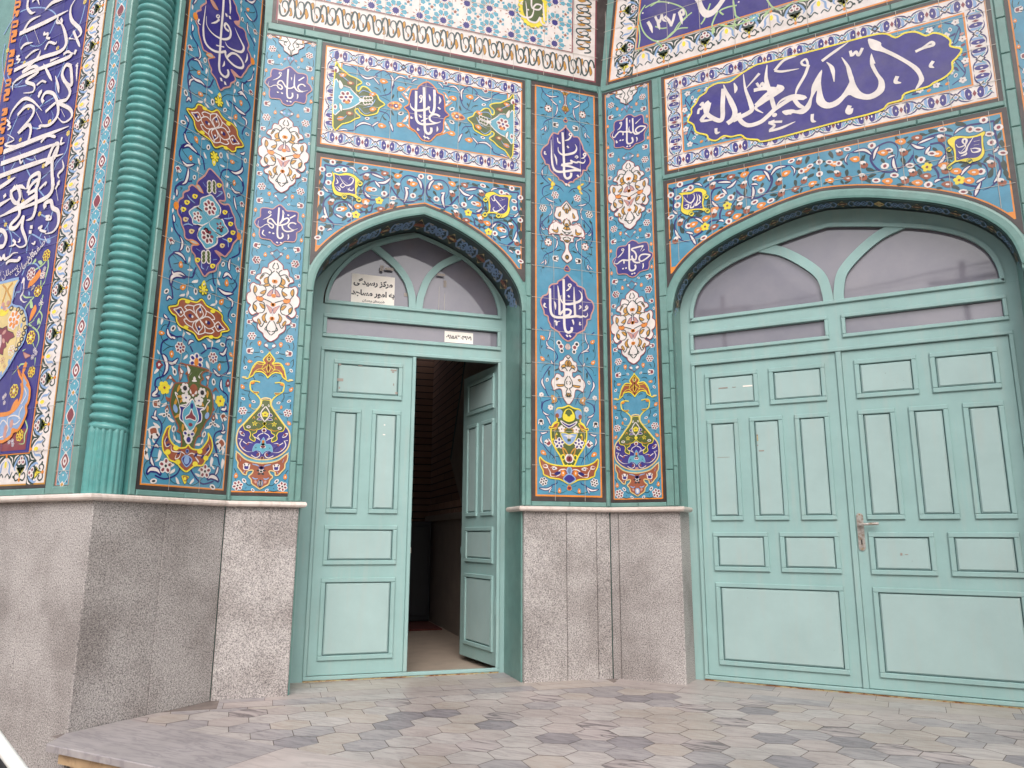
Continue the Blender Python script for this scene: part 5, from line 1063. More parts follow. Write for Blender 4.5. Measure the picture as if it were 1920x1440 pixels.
# ================================================================ year panel over the big door
def year_panel():
    a = Pan(FE)
    zb = 5.1693
    L = [FE.px(1135, 158), FE.px(1152, 0)]
    L = [FE.px(1135.5, 160), FE.px(1151, 0)]
    k = (L[1][0]-L[0][0])/(L[1][1]-L[0][1])
    ul = lambda z, d=0: L[0][0] + (z-zb)*k + d
    ur = lambda z, d=0: 2*EC - ul(z, d)
    z1 = 6.75
    def trap(z0, d, c, Ly):
        a.W(); a.emit([(ul(z0, d), z0), (ur(z0, d), z0), (ur(z1, d), z1), (ul(z1, d), z1)], c, Ly)
    trap(zb, 0, 'd', 0); trap(zb+.028, .026, 'o', .4); trap(zb+.042, .040, 'w', .8)
    strip_along(a, (ul(zb)+.09, zb+.05), (ur(zb)-.09, zb+.05), .21, .37, m_floral, 1)
    strip_along(a, (ul(z1)+.055, z1), (ul(zb+.05)+.055, zb+.05), .20, .37, m_floral, 1); strip_along(a, (ur(zb+.05)-.055, zb+.05), (ur(z1)-.055, z1), .20, .37, m_floral, 1)
    trap(zb+.272, .262, 'o', 5.2); trap(zb+.285, .275, 'b', 5.6)
    a.F(840, 0, 4)
    v = lambda t, w=.012: a.S('l', w, t, 0, 6)
    v("1480,40 1440,110 1450,200 1490,270 1560,310 1640,290 1710,230 1760,160 1790,130"); v("1560,310 1600,345"); v("1480,60 1560,20 1650,20 1760,60 1790,120 1760,160"); v("1430,190 1440,280 1430,360"); v("1640,290 1690,240 1740,215 1800,210"); v("1700,230 1740,170 1830,95"); v("1555,200 1600,215 1640,210"); v("1520,50 1590,0 1600,-30")
    for x, y, l, g in ((1435, 350, .10, 1.3), (1450, 110, .05, .3), (1410, 210, .06, .5), (1830, 95, .06, .6), (1810, 210, .05, .1), (1600, 345, .05, -1), (1560, 20, .06, .6), (1660, 60, .05, -1), (1450, 65, .05, .2)): a.lf(x, y, l, g, 'l', .35)
    for x, y in ((1462, 100), (1575, 312), (1790, 130), (1655, 25)): a.fl(x, y, .042, .2, 5, 'p', 'c', 'w')
    a.F(1240, 0, 2.8235)
    for t in ("260,20 230,100 210,130", "300,60 270,130 280,170", "330,80 310,60 350,40 400,30", "380,0 390,60 400,90 460,110 500,90", "400,90 380,140", "560,0 590,40 640,50 700,10", "300,130 360,140 430,125 490,95", "590,40 560,70", "720,10 780,0"): v(t, .014)
    for x, y, l, g in ((215, 125, .09, .8), (275, 165, .07, 1.3), (385, 140, .07, 1.2), (505, 90, .06, .3), (555, 75, .07, .8), (640, 20, .07, .2)): a.lf(x, y, l, g, 'l', .35)
    for x, y in ((410, 12), (490, 95)): a.fl(x, y, .042, .2, 5, 'p', 'c', 'w')
    a.F(840, 0, 4)
    w = .026
    s = lambda t, k=1.0, tp=2: a.S('w', w*k, t, tp, 7)
    s("1500,165 1520,200 1535,250", 1.1); s("1555,125 1575,165 1590,165 1605,110", .8, 0); s("1575,150 1580,190 1590,225", 1.0); s("1605,110 1615,150 1640,165", .7); s("1625,125 1660,160 1672,200", 1.0); s("1672,200 1690,150 1700,105", .9, 0); s("1735,95 1760,75 1770,110 1752,110", .8, 0); s("1735,90 1750,140 1758,185", 1.0)
    a.F(1240, 0, 2.8235)
    a.G('w', "165,-20 190,20 200,60 230,95 280,80 320,30 350,-20 330,-25 300,20 265,55 235,50 215,10 205,-30", L=7)
    a.grout(-2.2, 1.4, zb, z1, [EC-.29*i for i in range(-6, 7)], [zb+.27+.285*i for i in range(0, 5)], .004, 8.2)
    return a
# ================================================================ great name panel over the big door
AL0, AL1, AZ0, AZ1 = -1.6238, 0.8537, 4.1564, 5.0976
def great_name_ground():
    a = Pan(FE)
    u0, u1, z0, z1 = AL0, AL1, AZ0, AZ1
    a.rect(u0, u1, z0, z1, 'd', 0); a.rect(u0+.028, u1-.028, z0+.028, z1-.028, 'o', .35); a.rect(u0+.038, u1-.038, z0+.038, z1-.038, 'w', .7)
    a.rect(u0+.168, u1-.168, z0+.168, z1-.168, 'o', 1); a.rect(u0+.18, u1-.18, z0+.18, z1-.18, 't', 1.4)
    i, w = .05, .108
    p0, p1, q0, q1 = u0+i, u1-i, z0+i, z1-i
    strip_along(a, (p0, q0), (p1, q0), w, .245, m_cloud, 1.6); strip_along(a, (p1, q1), (p0, q1), w, .245, m_cloud, 1.6)
    strip_along(a, (p0, q1-w), (p0, q0+w), w, .245, m_cloud, 1.6); strip_along(a, (p1, q0+w), (p1, q1-w), w, .245, m_cloud, 1.6)
    rnd = random.Random(3)
    for sx in (0, 1):
        for sy in (0, 1):
            U = lambda x: (u0+.18+x) if sx == 0 else (u1-.18-x)
            Z = lambda y: (z0+.18+y) if sy == 0 else (z1-.18-y)
            a.W()
            a.S('n', .008, [(U(.12), Z(.03)), (U(.03), Z(.10)), (U(.06), Z(.22)), (U(.17), Z(.22)), (U(.2), Z(.12)), (U(.13), Z(.07))], 2, 2)
            a.S('n', .008, [(U(.03), Z(.10)), (U(.10), Z(.27)), (U(.03), Z(.30))], 2, 2); a.S('n', .008, [(U(.18), Z(.04)), (U(.3), Z(.09)), (U(.42), Z(.05)), (U(.55), Z(.06))], 2, 2); a.S('g', .006, [(U(.2), Z(.12)), (U(.3), Z(.13)), (U(.4), Z(.08))], 2, 2)
            for x, y in ((.05, .05), (.12, .14), (.22, .06), (.24, .14), (.33, .05), (.06, .27), (.45, .06), (.14, .27), (.02, .2)): a.fl(U(x), Z(y), .026, rnd.random(), 5, 'w', 'w', 'm')
            for x, y in ((.09, .1), (.17, .17), (.28, .1), (.38, .09), (.1, .21)): a.bw(U(x), Z(y), .018, rnd.random()*3, 'n')
            for x, y, c in ((.02, .16, 'P'), (.15, .05, 'o'), (.27, .03, 'o'), (.19, .22, 'm'), (.02, .25, 'm'), (.5, .03, 'o')): a.E(c, U(x), Z(y), .016, .011, .5, 4)
            for x, y in ((.08, .15), (.2, .09), (.12, .2), (.36, .03)): a.lf(U(x), Z(y), .05, rnd.random()*3, 'n', .3)
    a.grout(u0, u1, z0, z1, [EC-.29*i+.05 for i in range(-4, 5)], [z0+.165+.285*i for i in range(0, 4)], .0036, 8)
    return a
def great_name():
    a = Pan(FE, .0045); a.F(1240, 0, 2.8235)
    a.G('b', "140,640 160,600 160,575 185,545 200,515 235,490 250,465 300,440 360,435 410,400 440,380 500,345 560,330 800,270 1100,190 1190,180 1240,200 1290,175 1350,170 1400,190 1440,175 1490,185 1530,215 1530,245 1590,262 1560,310 1540,330 1540,370 1500,410 1440,440 1410,460 1290,495 1270,530 1200,550 1150,590 900,655 560,745 510,740 450,735 420,715 370,725 330,720 290,745 250,735 240,715 185,700 170,660", 'y', .014, 1, 3)
    w = .040
    s = lambda t, k=1.0, tp=0: a.S('w', w*k, t, tp, 6)
    # big word
    a.G('w', "1098,205 1160,225 1170,250 1250,290 1350,350 1380,390 1390,430 1350,475 1345,470 1365,420 1340,375 1280,330 1180,280 1120,265 1100,240", L=6)
    a.G('w', "1110,290 1125,340 1150,390 1180,430 1180,480 1140,515 1090,530 1030,520 990,505 940,555 890,575 850,570 820,540 825,480 800,520 790,570 750,605 700,600 660,610 640,590 690,580 720,585 760,565 790,510 800,450 850,370 845,440 860,520 890,545 940,520 975,475 1000,420 985,370 955,310 970,335 1010,390 1030,450 1060,490 1100,500 1140,475 1150,430 1125,385 1105,340", L=6, sm=1)
    s("955,305 985,350 1000,400 1008,440 990,490", .8, 1); s("1112,285 1125,340", .6, 1)
    s("875,330 900,355 910,385 915,435", .75, 3); s("850,325 910,280 990,225", .6, 2); s("1000,270 1010,295 1030,275 1045,295 1065,255", .55); s("1000,270 1005,300", .4)
    s("1345,275 1390,255 1440,240 1430,225 1395,245 1350,275", .55, 2); s("1440,325 1425,350 1445,360", .6, 2); s("1250,405 1240,435 1270,440", .7, 2); s("998,560 985,590 1000,598 1005,575", .8)
    # second and third words
    s("740,330 765,315 775,345 750,345 740,330", .45); s("780,345 760,400 720,470 710,510", .6, 2); s("600,375 650,320 715,300", .6, 2); s("600,375 640,380 730,365", .5, 2)
    s("560,345 555,420 575,490 600,580", .85, 1); s("600,580 660,540 700,520 760,520 700,510 640,530 610,560", .9, 2); s("700,520 730,560 770,575", .8, 2)
    s("600,580 560,620 520,650 460,665 420,640 410,600", .9); s("610,460 640,470 600,500 530,545 500,575 540,600", .95, 2); s("490,480 540,470 610,475 560,500 500,560", .8)
    s("435,395 445,470 470,540 480,580 460,600 420,620 380,640", .95, 1); s("520,390 440,480", .6, 2); s("385,440 395,470 390,495", .7, 3)
    s("330,450 345,490 370,540 390,590 380,630 350,655", 1.05, 1); s("330,470 325,560 325,620 310,640 270,625 240,600 235,560 255,540", .95); s("255,545 240,600 215,640 300,630", .85, 2)
    s("205,560 220,545 215,575 200,580 195,605", .5); s("505,440 520,460 535,440 545,462 555,430", .5)
    s("290,680 292,705 312,700", .6, 2); s("575,690 600,665 570,650 640,645", .5) ; s("570,695 630,680 710,645", .55, 2); s("575,650 600,640", .5); s("800,605 800,640 820,645", .6, 2); s("655,600 690,600", .6)
    a.E('w', 665, 600, .02, .018, 0, 6); a.E('w', 600, 610, .02, .018, 0, 6)
    return a
# ================================================================ great inscription on the front wall
AX0, AX1, AB = -6.05, -5.030, 1.605            # field of the cobalt panel
ATOP = 6.6
def front_panel():
    a = Pan(FA)
    a.rect(AX0, AX1+.012, AB-.012, ATOP, 'o', 1); a.rect(AX0+.012, AX1, AB, ATOP, 'b', 1.5)
    # pale blue tendrils with yellow flowers
    v = lambda t, w=.011, c='p': a.S(c, w, t, 2, 2.4)
    a.F(0, 0, 4)
    v("30,260 110,130 200,70 330,60 420,110 400,200 320,330 230,340 190,260 150,330 170,420"); v("640,40 600,180 520,300 480,480 420,620 440,730 520,790"); v("40,330 20,480 60,640 200,640 290,600"); v("200,560 120,640 60,560 110,480 230,470 330,520"); v("40,1330 30,1200 80,1000 200,760 330,620"); v("430,720 300,800 230,900 250,960 340,950 400,880 380,820"); v("530,950 500,1130 420,1240 380,1400"); v("80,1280 150,1180 250,1200 280,1120"); v("150,1140 250,1350 360,1300 440,1180")
    for x, y, r in ((640, 15, .04), (415, 130, .034), (60, 380, .04), (435, 362, .036), (185, 472, .034), (220, 808, .036), (375, 915, .04), (515, 1000, .042), (155, 1050, .034), (330, 1245, .038), (70, 1330, .038)): a.fl(x, y, r*.55, .4, 6, 'y', 'e', 'o')
    a.F(0, 340, 4)
    v("240,0 330,110 400,200 360,330 380,440"); v("30,290 90,420 70,560 0,640"); v("200,540 230,400 330,440 440,400"); v("0,420 60,360 160,430"); v("290,240 370,300 300,420 330,500")
    for x, y, r in ((175, 150, .034), (300, 245, .036), (45, 325, .036)): a.fl(x, y, r*.55, .4, 6, 'y', 'e', 'o')
    a.G('p', "340,440 355,430 380,440 375,465 350,460", L=2.6)
    # flowering stems round the vase
    a.F(0, 440, 10.575)
    v("440,810 520,640 640,570 740,600 790,700 770,830", .012); v("640,740 860,590 930,480", .012, 'l'); v("960,500 960,640 920,800 900,900", .014, 'l')
    a.fl(930, 410, .0435, .5, 7, 'r', 'y', 'm'); a.fl(625, 780, .0493, .2, 8, 'm', 'w', 'P'); a.fl(890, 680, .0197, .3, 5, 'v', 'w', 'v'); a.fl(855, 800, .0319, .3, 5, 'P', 'w', 'v'); a.lf(720, 870, .14, .7, 'o', .35); a.lf(800, 560, .06, -.6, 'l', .5); a.lf(690, 540, .05, .6, 'l', .5)
    a.F(0, 520, 10.575)
    v("820,60 810,200 880,110 900,50", .012, 'l'); v("680,390 520,590 500,720", .012, 'l'); v("460,350 520,400 660,390", .012, 'l'); v("860,350 830,470 800,640 620,920", .012, 'l'); v("780,660 840,760 800,940", .012, 'l'); v("290,400 330,300 410,270 430,100", .014); v("440,120 480,20 470,280 410,400 470,490 540,480", .016, 'w')
    a.fl(760, 270, .0435, .2, 8, 'm', 'y', 'w'); a.fl(825, 500, .0290, PI/2, 3, 'b', 'w', 'l'); a.lf(660, 720, .12, 1.0, 'o', .4); a.lf(620, 110, .1, .9, 'o', .4); a.lf(660, 215, .05, .6, 'x', .5); a.lf(620, 530, .08, -1.2, 'l', .4); a.lf(580, 320, .04, -1.2, 'p', .5); a.lf(770, 880, .05, 1.3, 'l', .5)
    a.F(0, 600, 7.93)
    v("420,70 520,0", .012, 'l'); v("440,70 560,170 580,300 530,440", .012, 'l'); v("580,0 600,70 540,180", .012, 'l'); v("490,340 520,420", .01, 'l'); v("530,560 520,700", .012, 'l'); v("410,650 320,660 290,690 180,820", .012, 'l'); v("340,460 390,430", .012, 'l')
    a.fl(465, 260, .0493, .3, 8, 'm', 'y', 'w'); a.fl(475, 770, .0406, .5, 7, 'r', 'y', 'o')
    for x, y in ((520, 450), (540, 490), (490, 550)): a.fl(x, y, .0197, .3, 5, 'v', 'w', 'v')
    a.lf(370, 720, .09, 1.2, 'o', .4); a.G('P', "350,480 400,500 460,530 410,560 380,570", 'r', .004, L=3)
    a.S('o', .028, "265,680 290,780 350,900 395,990", 1, 3); a.S('r', .014, "270,690 320,820 400,900 430,990", 1, 3.4)
    a.F(0, 720, 7.93)
    a.fl(215, 105, .0493, .3, 8, 'm', 'y', 'w'); a.fl(300, 765, .0406, .5, 7, 'r', 'y', 'o')
    for x, y in ((85, 170), (60, 200), (70, 280), (190, 850), (140, 860), (195, 900)): a.fl(x, y, .0174, .3, 5, 'v', 'w', 'P')
    v("380,540 410,650 370,760 360,880 280,890", .012, 'l'); a.lf(220, 320, .10, .7, 'o', .4)
    a.rect(AX0+.02, AX1-.04, AB+.02, AB+.16, 'm', 2.0)
    a.grout(AX0, AX1, AB, ATOP, [AX1-.012-.30*i for i in range(0, 4)], [AB+.005+.287*i for i in range(0, 18)], .0036, 8.5, 'v')
    return a
def front_text():
    a = Pan(FA, .004); w = .034
    s = lambda t, k=1.0, tp=1: a.S('w', w*k, t, tp, 6)
    a.F(0, 0, 4)
    s("515,80 330,175 150,255", 1.1); s("180,235 215,175 250,145 310,118", .8, 2); s("500,-10 400,20 340,80", 1, 3); s("215,0 210,60 240,100 270,90", .8, 2); s("245,15 280,-10 300,40", .6, 2)
    s("440,150 470,190 492,250 500,330 450,390 300,440 110,530", 1.0); s("440,130 430,170 470,170 460,140", .6, 0)
    s("580,-20 535,60 540,150 600,215 610,260 560,300", .95, 3); s("555,235 590,320 605,355", .7, 2); s("520,290 560,295", .5, 2)
    s("545,395 520,430 400,480 200,560 110,620 98,680", 1.0, 2); s("480,410 510,390 540,400", .7, 2); s("575,375 560,410", .9, 0)
    s("310,375 280,440 170,545", .8, 1); s("195,440 250,390 300,370", .6, 2); s("175,545 260,500 290,540 200,610 260,640 250,690 180,700", .85, 2)
    s("540,500 500,490 470,560 500,625 540,640 540,550 535,505", .9, 0); s("500,625 530,690 500,750 440,770 530,820 540,880 480,920 430,870", .85, 2)
    s("585,490 580,540 580,610", .5, 2); s("590,475 575,495 590,500", .4, 0); s("330,480 370,560 395,610", .8, 3); s("420,570 440,650 445,700", .8, 3)
    s("260,220 300,330", .6, 3); s("340,240 335,260 365,255 355,285 380,290", .6, 0); s("160,370 190,335 250,320", .7, 2); s("340,375 370,320 420,330 430,310", .6, 2); s("380,460 450,430", .7, 2); s("280,640 320,610 350,620 320,600", .5, 2)
    s("70,910 100,830 180,745 250,760 320,832", .9, 3); s("135,865 200,800 255,810 240,880 140,1000 215,940 235,980 200,1080 100,1100 40,1085 110,1050 60,1010", .85, 2); s("275,840 320,930", .8, 3)
    s("330,770 320,740 350,695 410,710 440,800 430,880 370,940 300,945 310,960 280,970", .85, 2); s("345,840 400,790 440,760", .8, 2); s("460,820 490,880", .7, 3)
    s("520,948 250,1055 30,1142", 1.15); s("445,1070 250,1145 10,1230", 1.15); s("480,1155 200,1250 0,1325", 1.15); s("310,1070 360,1020 420,1030 400,1010", .6, 2)
    s("345,1250 400,1105 440,1085 415,1180 350,1235", .95, 0); s("440,1085 400,1180 395,1300 405,1400", 1, 1); s("470,1030 460,1080 490,1070", .6, 2); s("260,1170 290,1230", .7, 3); s("150,1190 160,1225 175,1205", .5, 0)
    s("80,1440 150,1400 200,1420", .9, 2); s("210,1420 230,1340 290,1300 300,1340 270,1440", 1, 0); s("470,1200 480,1260 440,1310 450,1340", .7, 3); s("420,1420 450,1360 430,1380", .6, 2); s("300,1420 350,1370 340,1400", .6, 2)
    s("125,430 150,420 130,445 155,450 135,475", .5, 0); s("55,900 80,930 60,935 85,955 60,975", .5, 0); s("320,685 300,700 310,710", .9, 0); s("300,715 290,730", .9, 0)
    a.F(0, 340, 4)
    s("0,50 60,10 120,-30", 1.1, 2); s("120,35 88,90 100,140 130,165 155,120 145,60 122,38", .95, 0); s("140,160 150,250 90,320 85,350 120,350 160,300 180,270 170,350 200,440 195,480 150,495 110,462", 1.0, 2)
    s("210,90 240,30 290,-10 270,60 215,95", .9, 0); s("275,60 275,180 250,270 200,295", 1, 2); s("270,110 150,190 0,270", 1.15, 2); s("400,-20 390,80 300,150 0,262", 1.1, 2); s("0,180 100,120", 1.1, 2)
    s("345,200 340,170 385,150 400,200 440,230 440,320 400,380 340,395", 1.0, 2); s("425,60 440,150", .8, 3); s("165,65 175,140", .8, 3)
    for x, y in ((240, 345), (232, 382)): a.G('w', [(x-10, y-14), (x+10, y-14), (x+8, y+12), (x-12, y+12)], sm=0, L=6)
    s("290,355 320,338 305,365 350,380", .55, 0); s("345,265 375,262 350,285 385,285 385,260", .5, 0); s("100,440 120,460 105,480 70,490", .6, 2); s("0,365 35,380 50,430 30,485 0,492", 1, 0); s("150,430 152,450 135,458", .5, 2); s("265,450 262,470 240,465", .5, 2); s("30,120 50,100", .9, 0); s("170,25 180,45", .5); s("450,0 445,30", .5)
    a.F(0, 440, 10.575)
    s("-10,440 30,490 60,470 90,410 110,490 200,440 280,370 370,360", .7, 2); s("130,585 200,520 350,520 405,480 390,450 360,490", .7, 2)
    return a
def front_orange():
    a = Pan(FA, .004); a.F(0, 0, 3.173)
    rnd = random.Random(5)
    # narrow band of angular orange letters running up the left edge of the field
    for i in range(34):
        y = -40+i*29; x0 = 118-i*3.55
        if i % 6 == 5: continue
        a.S('o', .022, [(x0-16, y), (x0+14, y-8)], 0, 5, 0)
        if i % 3 != 1: a.S('o', .022, [(x0+12*(-1)**i, y-6), (x0-4+12*(-1)**i, y+22)], 0, 5, 0)
        if i % 4 == 0: a.S('o', .018, [(x0-8, y+10), (x0+6, y+4), (x0+2, y+18), (x0-10, y+16)], 0, 5)
    return a
def front_vase():
    a = Pan(FA, .004); a.F(0, 520, 10.575)
    k = (AX0+.02)
    a.G('e', "-420,180 -200,150 0,115 370,25 300,200 262,420 230,520 300,570 430,600 515,730 540,950 500,1180 440,1330 330,1480 120,1850 -60,2060 -300,2060 -380,1600 -480,1200 -440,800", 'p', .018, 1, 3)
    a.S('p', .020, "-420,180 0,115 380,20", 0, 4); a.S('p', .016, "30,580 90,650 200,580 250,500", 0, 4); a.S('k', .016, "60,150 130,240 90,400 60,520 110,600 200,540 220,420 160,260 260,110", 0, 4); a.S('w', .012, "270,160 225,450", 3, 4); a.S('p', .014, "130,300 120,480", 3, 4); a.S('w', .012, "60,170 40,470", 3, 4)
    a.E('y', 80, 690, .06, .03, 0, 4)
    for x, y, r, c in ((290, 840, .075, 'o'), (130, 640, .02, 'o')): a.fl(x, y, r, .3, 7, c, 'w', 'o')
    for x, y in ((70, 540), (170, 505), (95, 610)): a.E('P', x, y, .02, .017, 0, 5)
    for x, y in ((235, 615), (365, 640), (440, 695), (488, 835), (510, 1000), (480, 1110), (440, 1230), (390, 1330), (330, 1430)): a.E('d', x, y, .026, .02, 0, 4); a.E('e', x, y, .013, .01, 0, 5)
    a.F(0, 600, 7.93)
    a.G('m', "-140,160 -20,110 40,130 110,90 120,160 200,190 225,250 150,290 120,350 90,310 100,400 60,430 50,520 0,500 -120,560", 'd', .006, 0, 4); a.E('P', 70, 185, .024, .014, .5, 5); a.E('P', 60, 310, .024, .014, -.8, 5); a.S('w', .012, "20,220 20,340 0,420", 0, 5)
    a.fl(175, 455, .0406, .3, 7, 'e', 'w', 'o'); a.fl(45, 600, .0290, .3, 6, 'P', 'e', 'r'); a.fl(70, 690, .0203, .3, 5, 'P', 'e', 'r'); a.fl(285, 205, .0290, .2, 5, 'P', 'w', 'P'); a.fl(215, 40, .0348, .3, 6, 'o', 'w', 'o')
    for x, y in ((140, 620), (325, 80), (20, 800)): a.E('p', x, y, .012, .02, 0, 4)
    # crescent stand
    a.F(0, 720, 7.93)
    a.G('p', "345,-140 400,-60 430,0 450,120 440,240 400,330 400,430 350,560 280,680 190,720 150,800 60,850 0,850 -300,860 -300,470 0,450 130,430 230,370 300,270 340,120", 'o', .018, 1, 4)
    a.S('o', .03, "330,-20 340,100 310,240 240,360 130,440 0,460", 0, 5); a.S('o', .022, "400,0 450,80 430,260 390,330 400,420 350,560 270,690 190,680 180,760 60,850 0,855", 0, 5)
    for t in ("370,60 400,150 360,240 320,300", "120,600 130,500 230,470 310,520 230,600 160,560", "0,620 60,540 130,640 80,760 0,800", "350,330 300,420 290,520"): a.S('w', .009, t, 0, 5.5)
    for x, y in ((95, 670), (180, 590), (80, 750)): a.E('P', x, y, .02, .03, 0, 5.6)
    return a
def front_borders():
    a = Pan(FA)
    zb = 1.372
    a.rect(AX0, -4.795, zb, ATOP, 'd', 0); a.rect(AX0, -4.815, zb+.022, ATOP, 'k', .4); a.rect(AX0, -4.826, zb+.032, ATOP, 'w', .8)
    strip_along(a, (AX1+.014, ATOP), (AX1+.014, AB-.01), .165, .30, m_floral, 1) if 0 else None
    strip_along(a, (-4.828, AB-.21), (-4.828, ATOP), .19, .30, m_floral, 1)
    strip_along(a, (AX1+.02, zb+.035), (AX0, zb+.035), .19, .30, m_floral, 1, True)
    a.grout(AX0, -4.8, zb, ATOP, [], [AB+.005+.287*i for i in range(0, 18)], .003, 7.5)
    return a
def front_slim():
    a = Pan(FA); zb = 1.372
    a.rect(-4.712, -4.556, zb+.01, ATOP, 'r', 0); a.rect(-4.704, -4.566, zb+.01, ATOP, 'P', .4); a.rect(-4.692, -4.578, zb+.012, ATOP, 'c', .8)
    strip_along(a, (-4.578, zb+.015), (-4.578, ATOP), .114, .292, m_diamond, 1.2)
    a.grout(-4.712, -4.556, zb, ATOP, [], [zb+.10+.292*i for i in range(0, 18)], .003, 7.5)
    return a

# ================================================================ lettering from the built-in font (printed signs and the tile maker's line)
FORMS = {'م': 'FEE1', 'ر': 'FEAD', 'ک': 'FB8E', 'ز': 'FEAF', 'س': 'FEB1', 'ی': 'FBFC', 'د': 'FEA9', 'گ': 'FB92', 'ب': 'FE8F', 'ه': 'FEE9', 'ا': 'FE8D', 'و': 'FEED', 'ج': 'FE9D', 'ن': 'FEE5', 'ش': 'FEB5', 'ت': 'FE95', 'ف': 'FED1', 'ص': 'FEB9', 'ل': 'FEDD'}
ONEWAY = set('راودز')
def shape(word):
    """joins Persian letters and returns them in the left-to-right order the font object needs"""
    out = []
    for i, ch in enumerate(word):
        if ch not in FORMS: out.append(ch); continue
        prev = i > 0 and word[i-1] in FORMS and word[i-1] not in ONEWAY
        nxt = i+1 < len(word) and word[i+1] in FORMS and ch not in ONEWAY
        base = int(FORMS[ch], 16)
        out.append(chr(base + (3 if prev and nxt else 1 if prev else 2 if nxt else 0)))
    if all(c in '۰۱۲۳۴۵۶۷۸۹ ' for c in word): return word
    return ''.join(reversed(out))
def text_mesh(b, body, size, cx, cz, off, key, ang=0.0, bold=.0):
    cu = bpy.data.curves.new('lettering', 'FONT'); cu.body = body; cu.size = size; cu.align_x = 'CENTER'; cu.resolution_u = 3; cu.offset = bold
    o = bpy.data.objects.new('lettering', cu); COL.objects.link(o)
    dg = bpy.context.evaluated_depsgraph_get(); me = o.evaluated_get(dg).to_mesh()
    ca, sa = math.cos(ang), math.sin(ang)
    i0 = len(b.v)
    b.v += [(cx+v.co.x*ca-v.co.y*sa, cz+v.co.x*sa+v.co.y*ca, off) for v in me.vertices]
    for p in me.polygons:
        b.f.append(tuple(i0+i for i in p.vertices)); b.k.append(key); b.sm.append(False)
    o.to_mesh_clear() if hasattr(o, 'to_mesh_clear') else None
    bpy.data.objects.remove(o); bpy.data.curves.remove(cu)
def front_sign():
    a = Pan(FA, .004); a.F(0, 440, 10.575)
    u, z = a.P((690, 400)); text_mesh(a.b, shape('اصفهان') , .075, *a.P((760, 350)), .009, 'w', .62); text_mesh(a.b, shape('کاشی'), .07, *a.P((580, 530)), .009, 'w', .62)
    text_mesh(a.b, shape('سازی'), .07, *a.P((440, 690)), .009, 'w', .45); text_mesh(a.b, shape('سبیلان'), .07, *a.P((210, 780)), .009, 'w', .3); text_mesh(a.b, '۸۰', .06, *a.P((50, 800)), .009, 'w', .2)
    return a
# ================================================================ materials of the building
def mat_granite():
    m, nt, b = nodes('grey_granite')
    n1 = noise(nt, 120, 2, .7); n2 = noise(nt, 260, 1, .5); n3 = noise(nt, 2.2, 4, .6)
    c = ramp(nt, n1, [(.33, lin((108, 104, 105))), (.46, lin((166, 160, 158))), (.60, lin((198, 191, 187))), (.74, lin((220, 212, 207)))])
    c2 = ramp(nt, n2, [(.36, grey(.42)), (.5, grey(1))])
    c = mixc(nt, .5, c, c2, 'MULTIPLY')
    st = ramp(nt, n3, [(.35, lin((176, 170, 168))), (.6, grey(1))])
    c = mixc(nt, .6, c, st, 'MULTIPLY')
    nt.links.new(c, b.inputs['Base Color']); b.inputs['Roughness'].default_value = .62; b.inputs['Specular IOR Level'].default_value = .3
    bump(nt, b, n1, .35, .002)
    return m
def mat_granite2():
    m = mat('granite').copy(); m.name = 'grey_granite_shaded'  # darker copy for the reveal wall, its shade put into the colour
    for n in m.node_tree.nodes:
        if n.type == 'VALTORGB' and len(n.color_ramp.elements) == 4:
            for e in n.color_ramp.elements: e.color = tuple(v*.92 for v in e.color[:3]) + (1,)
    return m
def marble(name, rgb, vein, amt=.5, ang=.6, sc=5):
    m, nt, b = nodes(name)
    tc = nn(nt, 'ShaderNodeTexCoord'); mp = nn(nt, 'ShaderNodeMapping'); mp.inputs['Rotation'].default_value = (0, 0, ang); mp.inputs['Scale'].default_value = (1, 5, 1)
    nt.links.new(tc.outputs['Object'], mp.inputs[0])
    n = nn(nt, 'ShaderNodeTexNoise'); n.inputs['Scale'].default_value = sc; n.inputs['Detail'].default_value = 6; n.inputs['Distortion'].default_value = 1.2
    nt.links.new(mp.outputs[0], n.inputs['Vector'])
    v = ramp(nt, n.outputs['Fac'], [(.40, grey(0)), (.52, grey(.35*amt)), (.60, grey(amt)), (.66, grey(.1*amt))])
    c = mixc(nt, v, lin(rgb), lin(vein))
    d = ramp(nt, noise(nt, 1.7, 5, .65), [(.3, grey(.78)), (.65, grey(1.03))])
    c = mixc(nt, 1, c, d, 'MULTIPLY')
    nt.links.new(c, b.inputs['Base Color']); b.inputs['Roughness'].default_value = .42; b.inputs['Specular IOR Level'].default_value = .35
    bump(nt, b, noise(nt, 40, 3), .08, .003)
    return m
def mat_mar0(): return marble('marble_white', (186, 178, 174), (150, 140, 140), .6, .5)
def mat_mar1(): return marble('marble_pink', (180, 169, 165), (150, 136, 134), .5, 1.3)
def mat_mar2(): return marble('marble_cream', (182, 172, 165), (160, 140, 128), .5, 2.2)
def mat_mar3(): return marble('marble_grey', (168, 161, 161), (132, 126, 130), .7, .2)
def mat_mar4(): return marble('marble_dark', (150, 143, 146), (116, 110, 114), .8, .9)
def mat_mar5(): return marble('marble_veined', (182, 170, 168), (104, 96, 98), .95, .5, 3)
def mat_mar6(): return marble('marble_slab', (192, 180, 176), (162, 150, 148), .6, .35, 2)
def mat_coping(): return marble('coping_marble', (222, 208, 200), (196, 178, 166), .6, .1, 4)
def mat_trav(): return marble('travertine', (196, 166, 130), (160, 128, 98), .7, .0, 7)
def mat_joint():
    m, nt, b = nodes('floor_joint'); nt.links.new(ramp(nt, noise(nt, 7), [(.3, lin((104, 94, 90))), (.7, lin((136, 124, 118)))]), b.inputs['Base Color']); b.inputs['Roughness'].default_value = .9
    return m
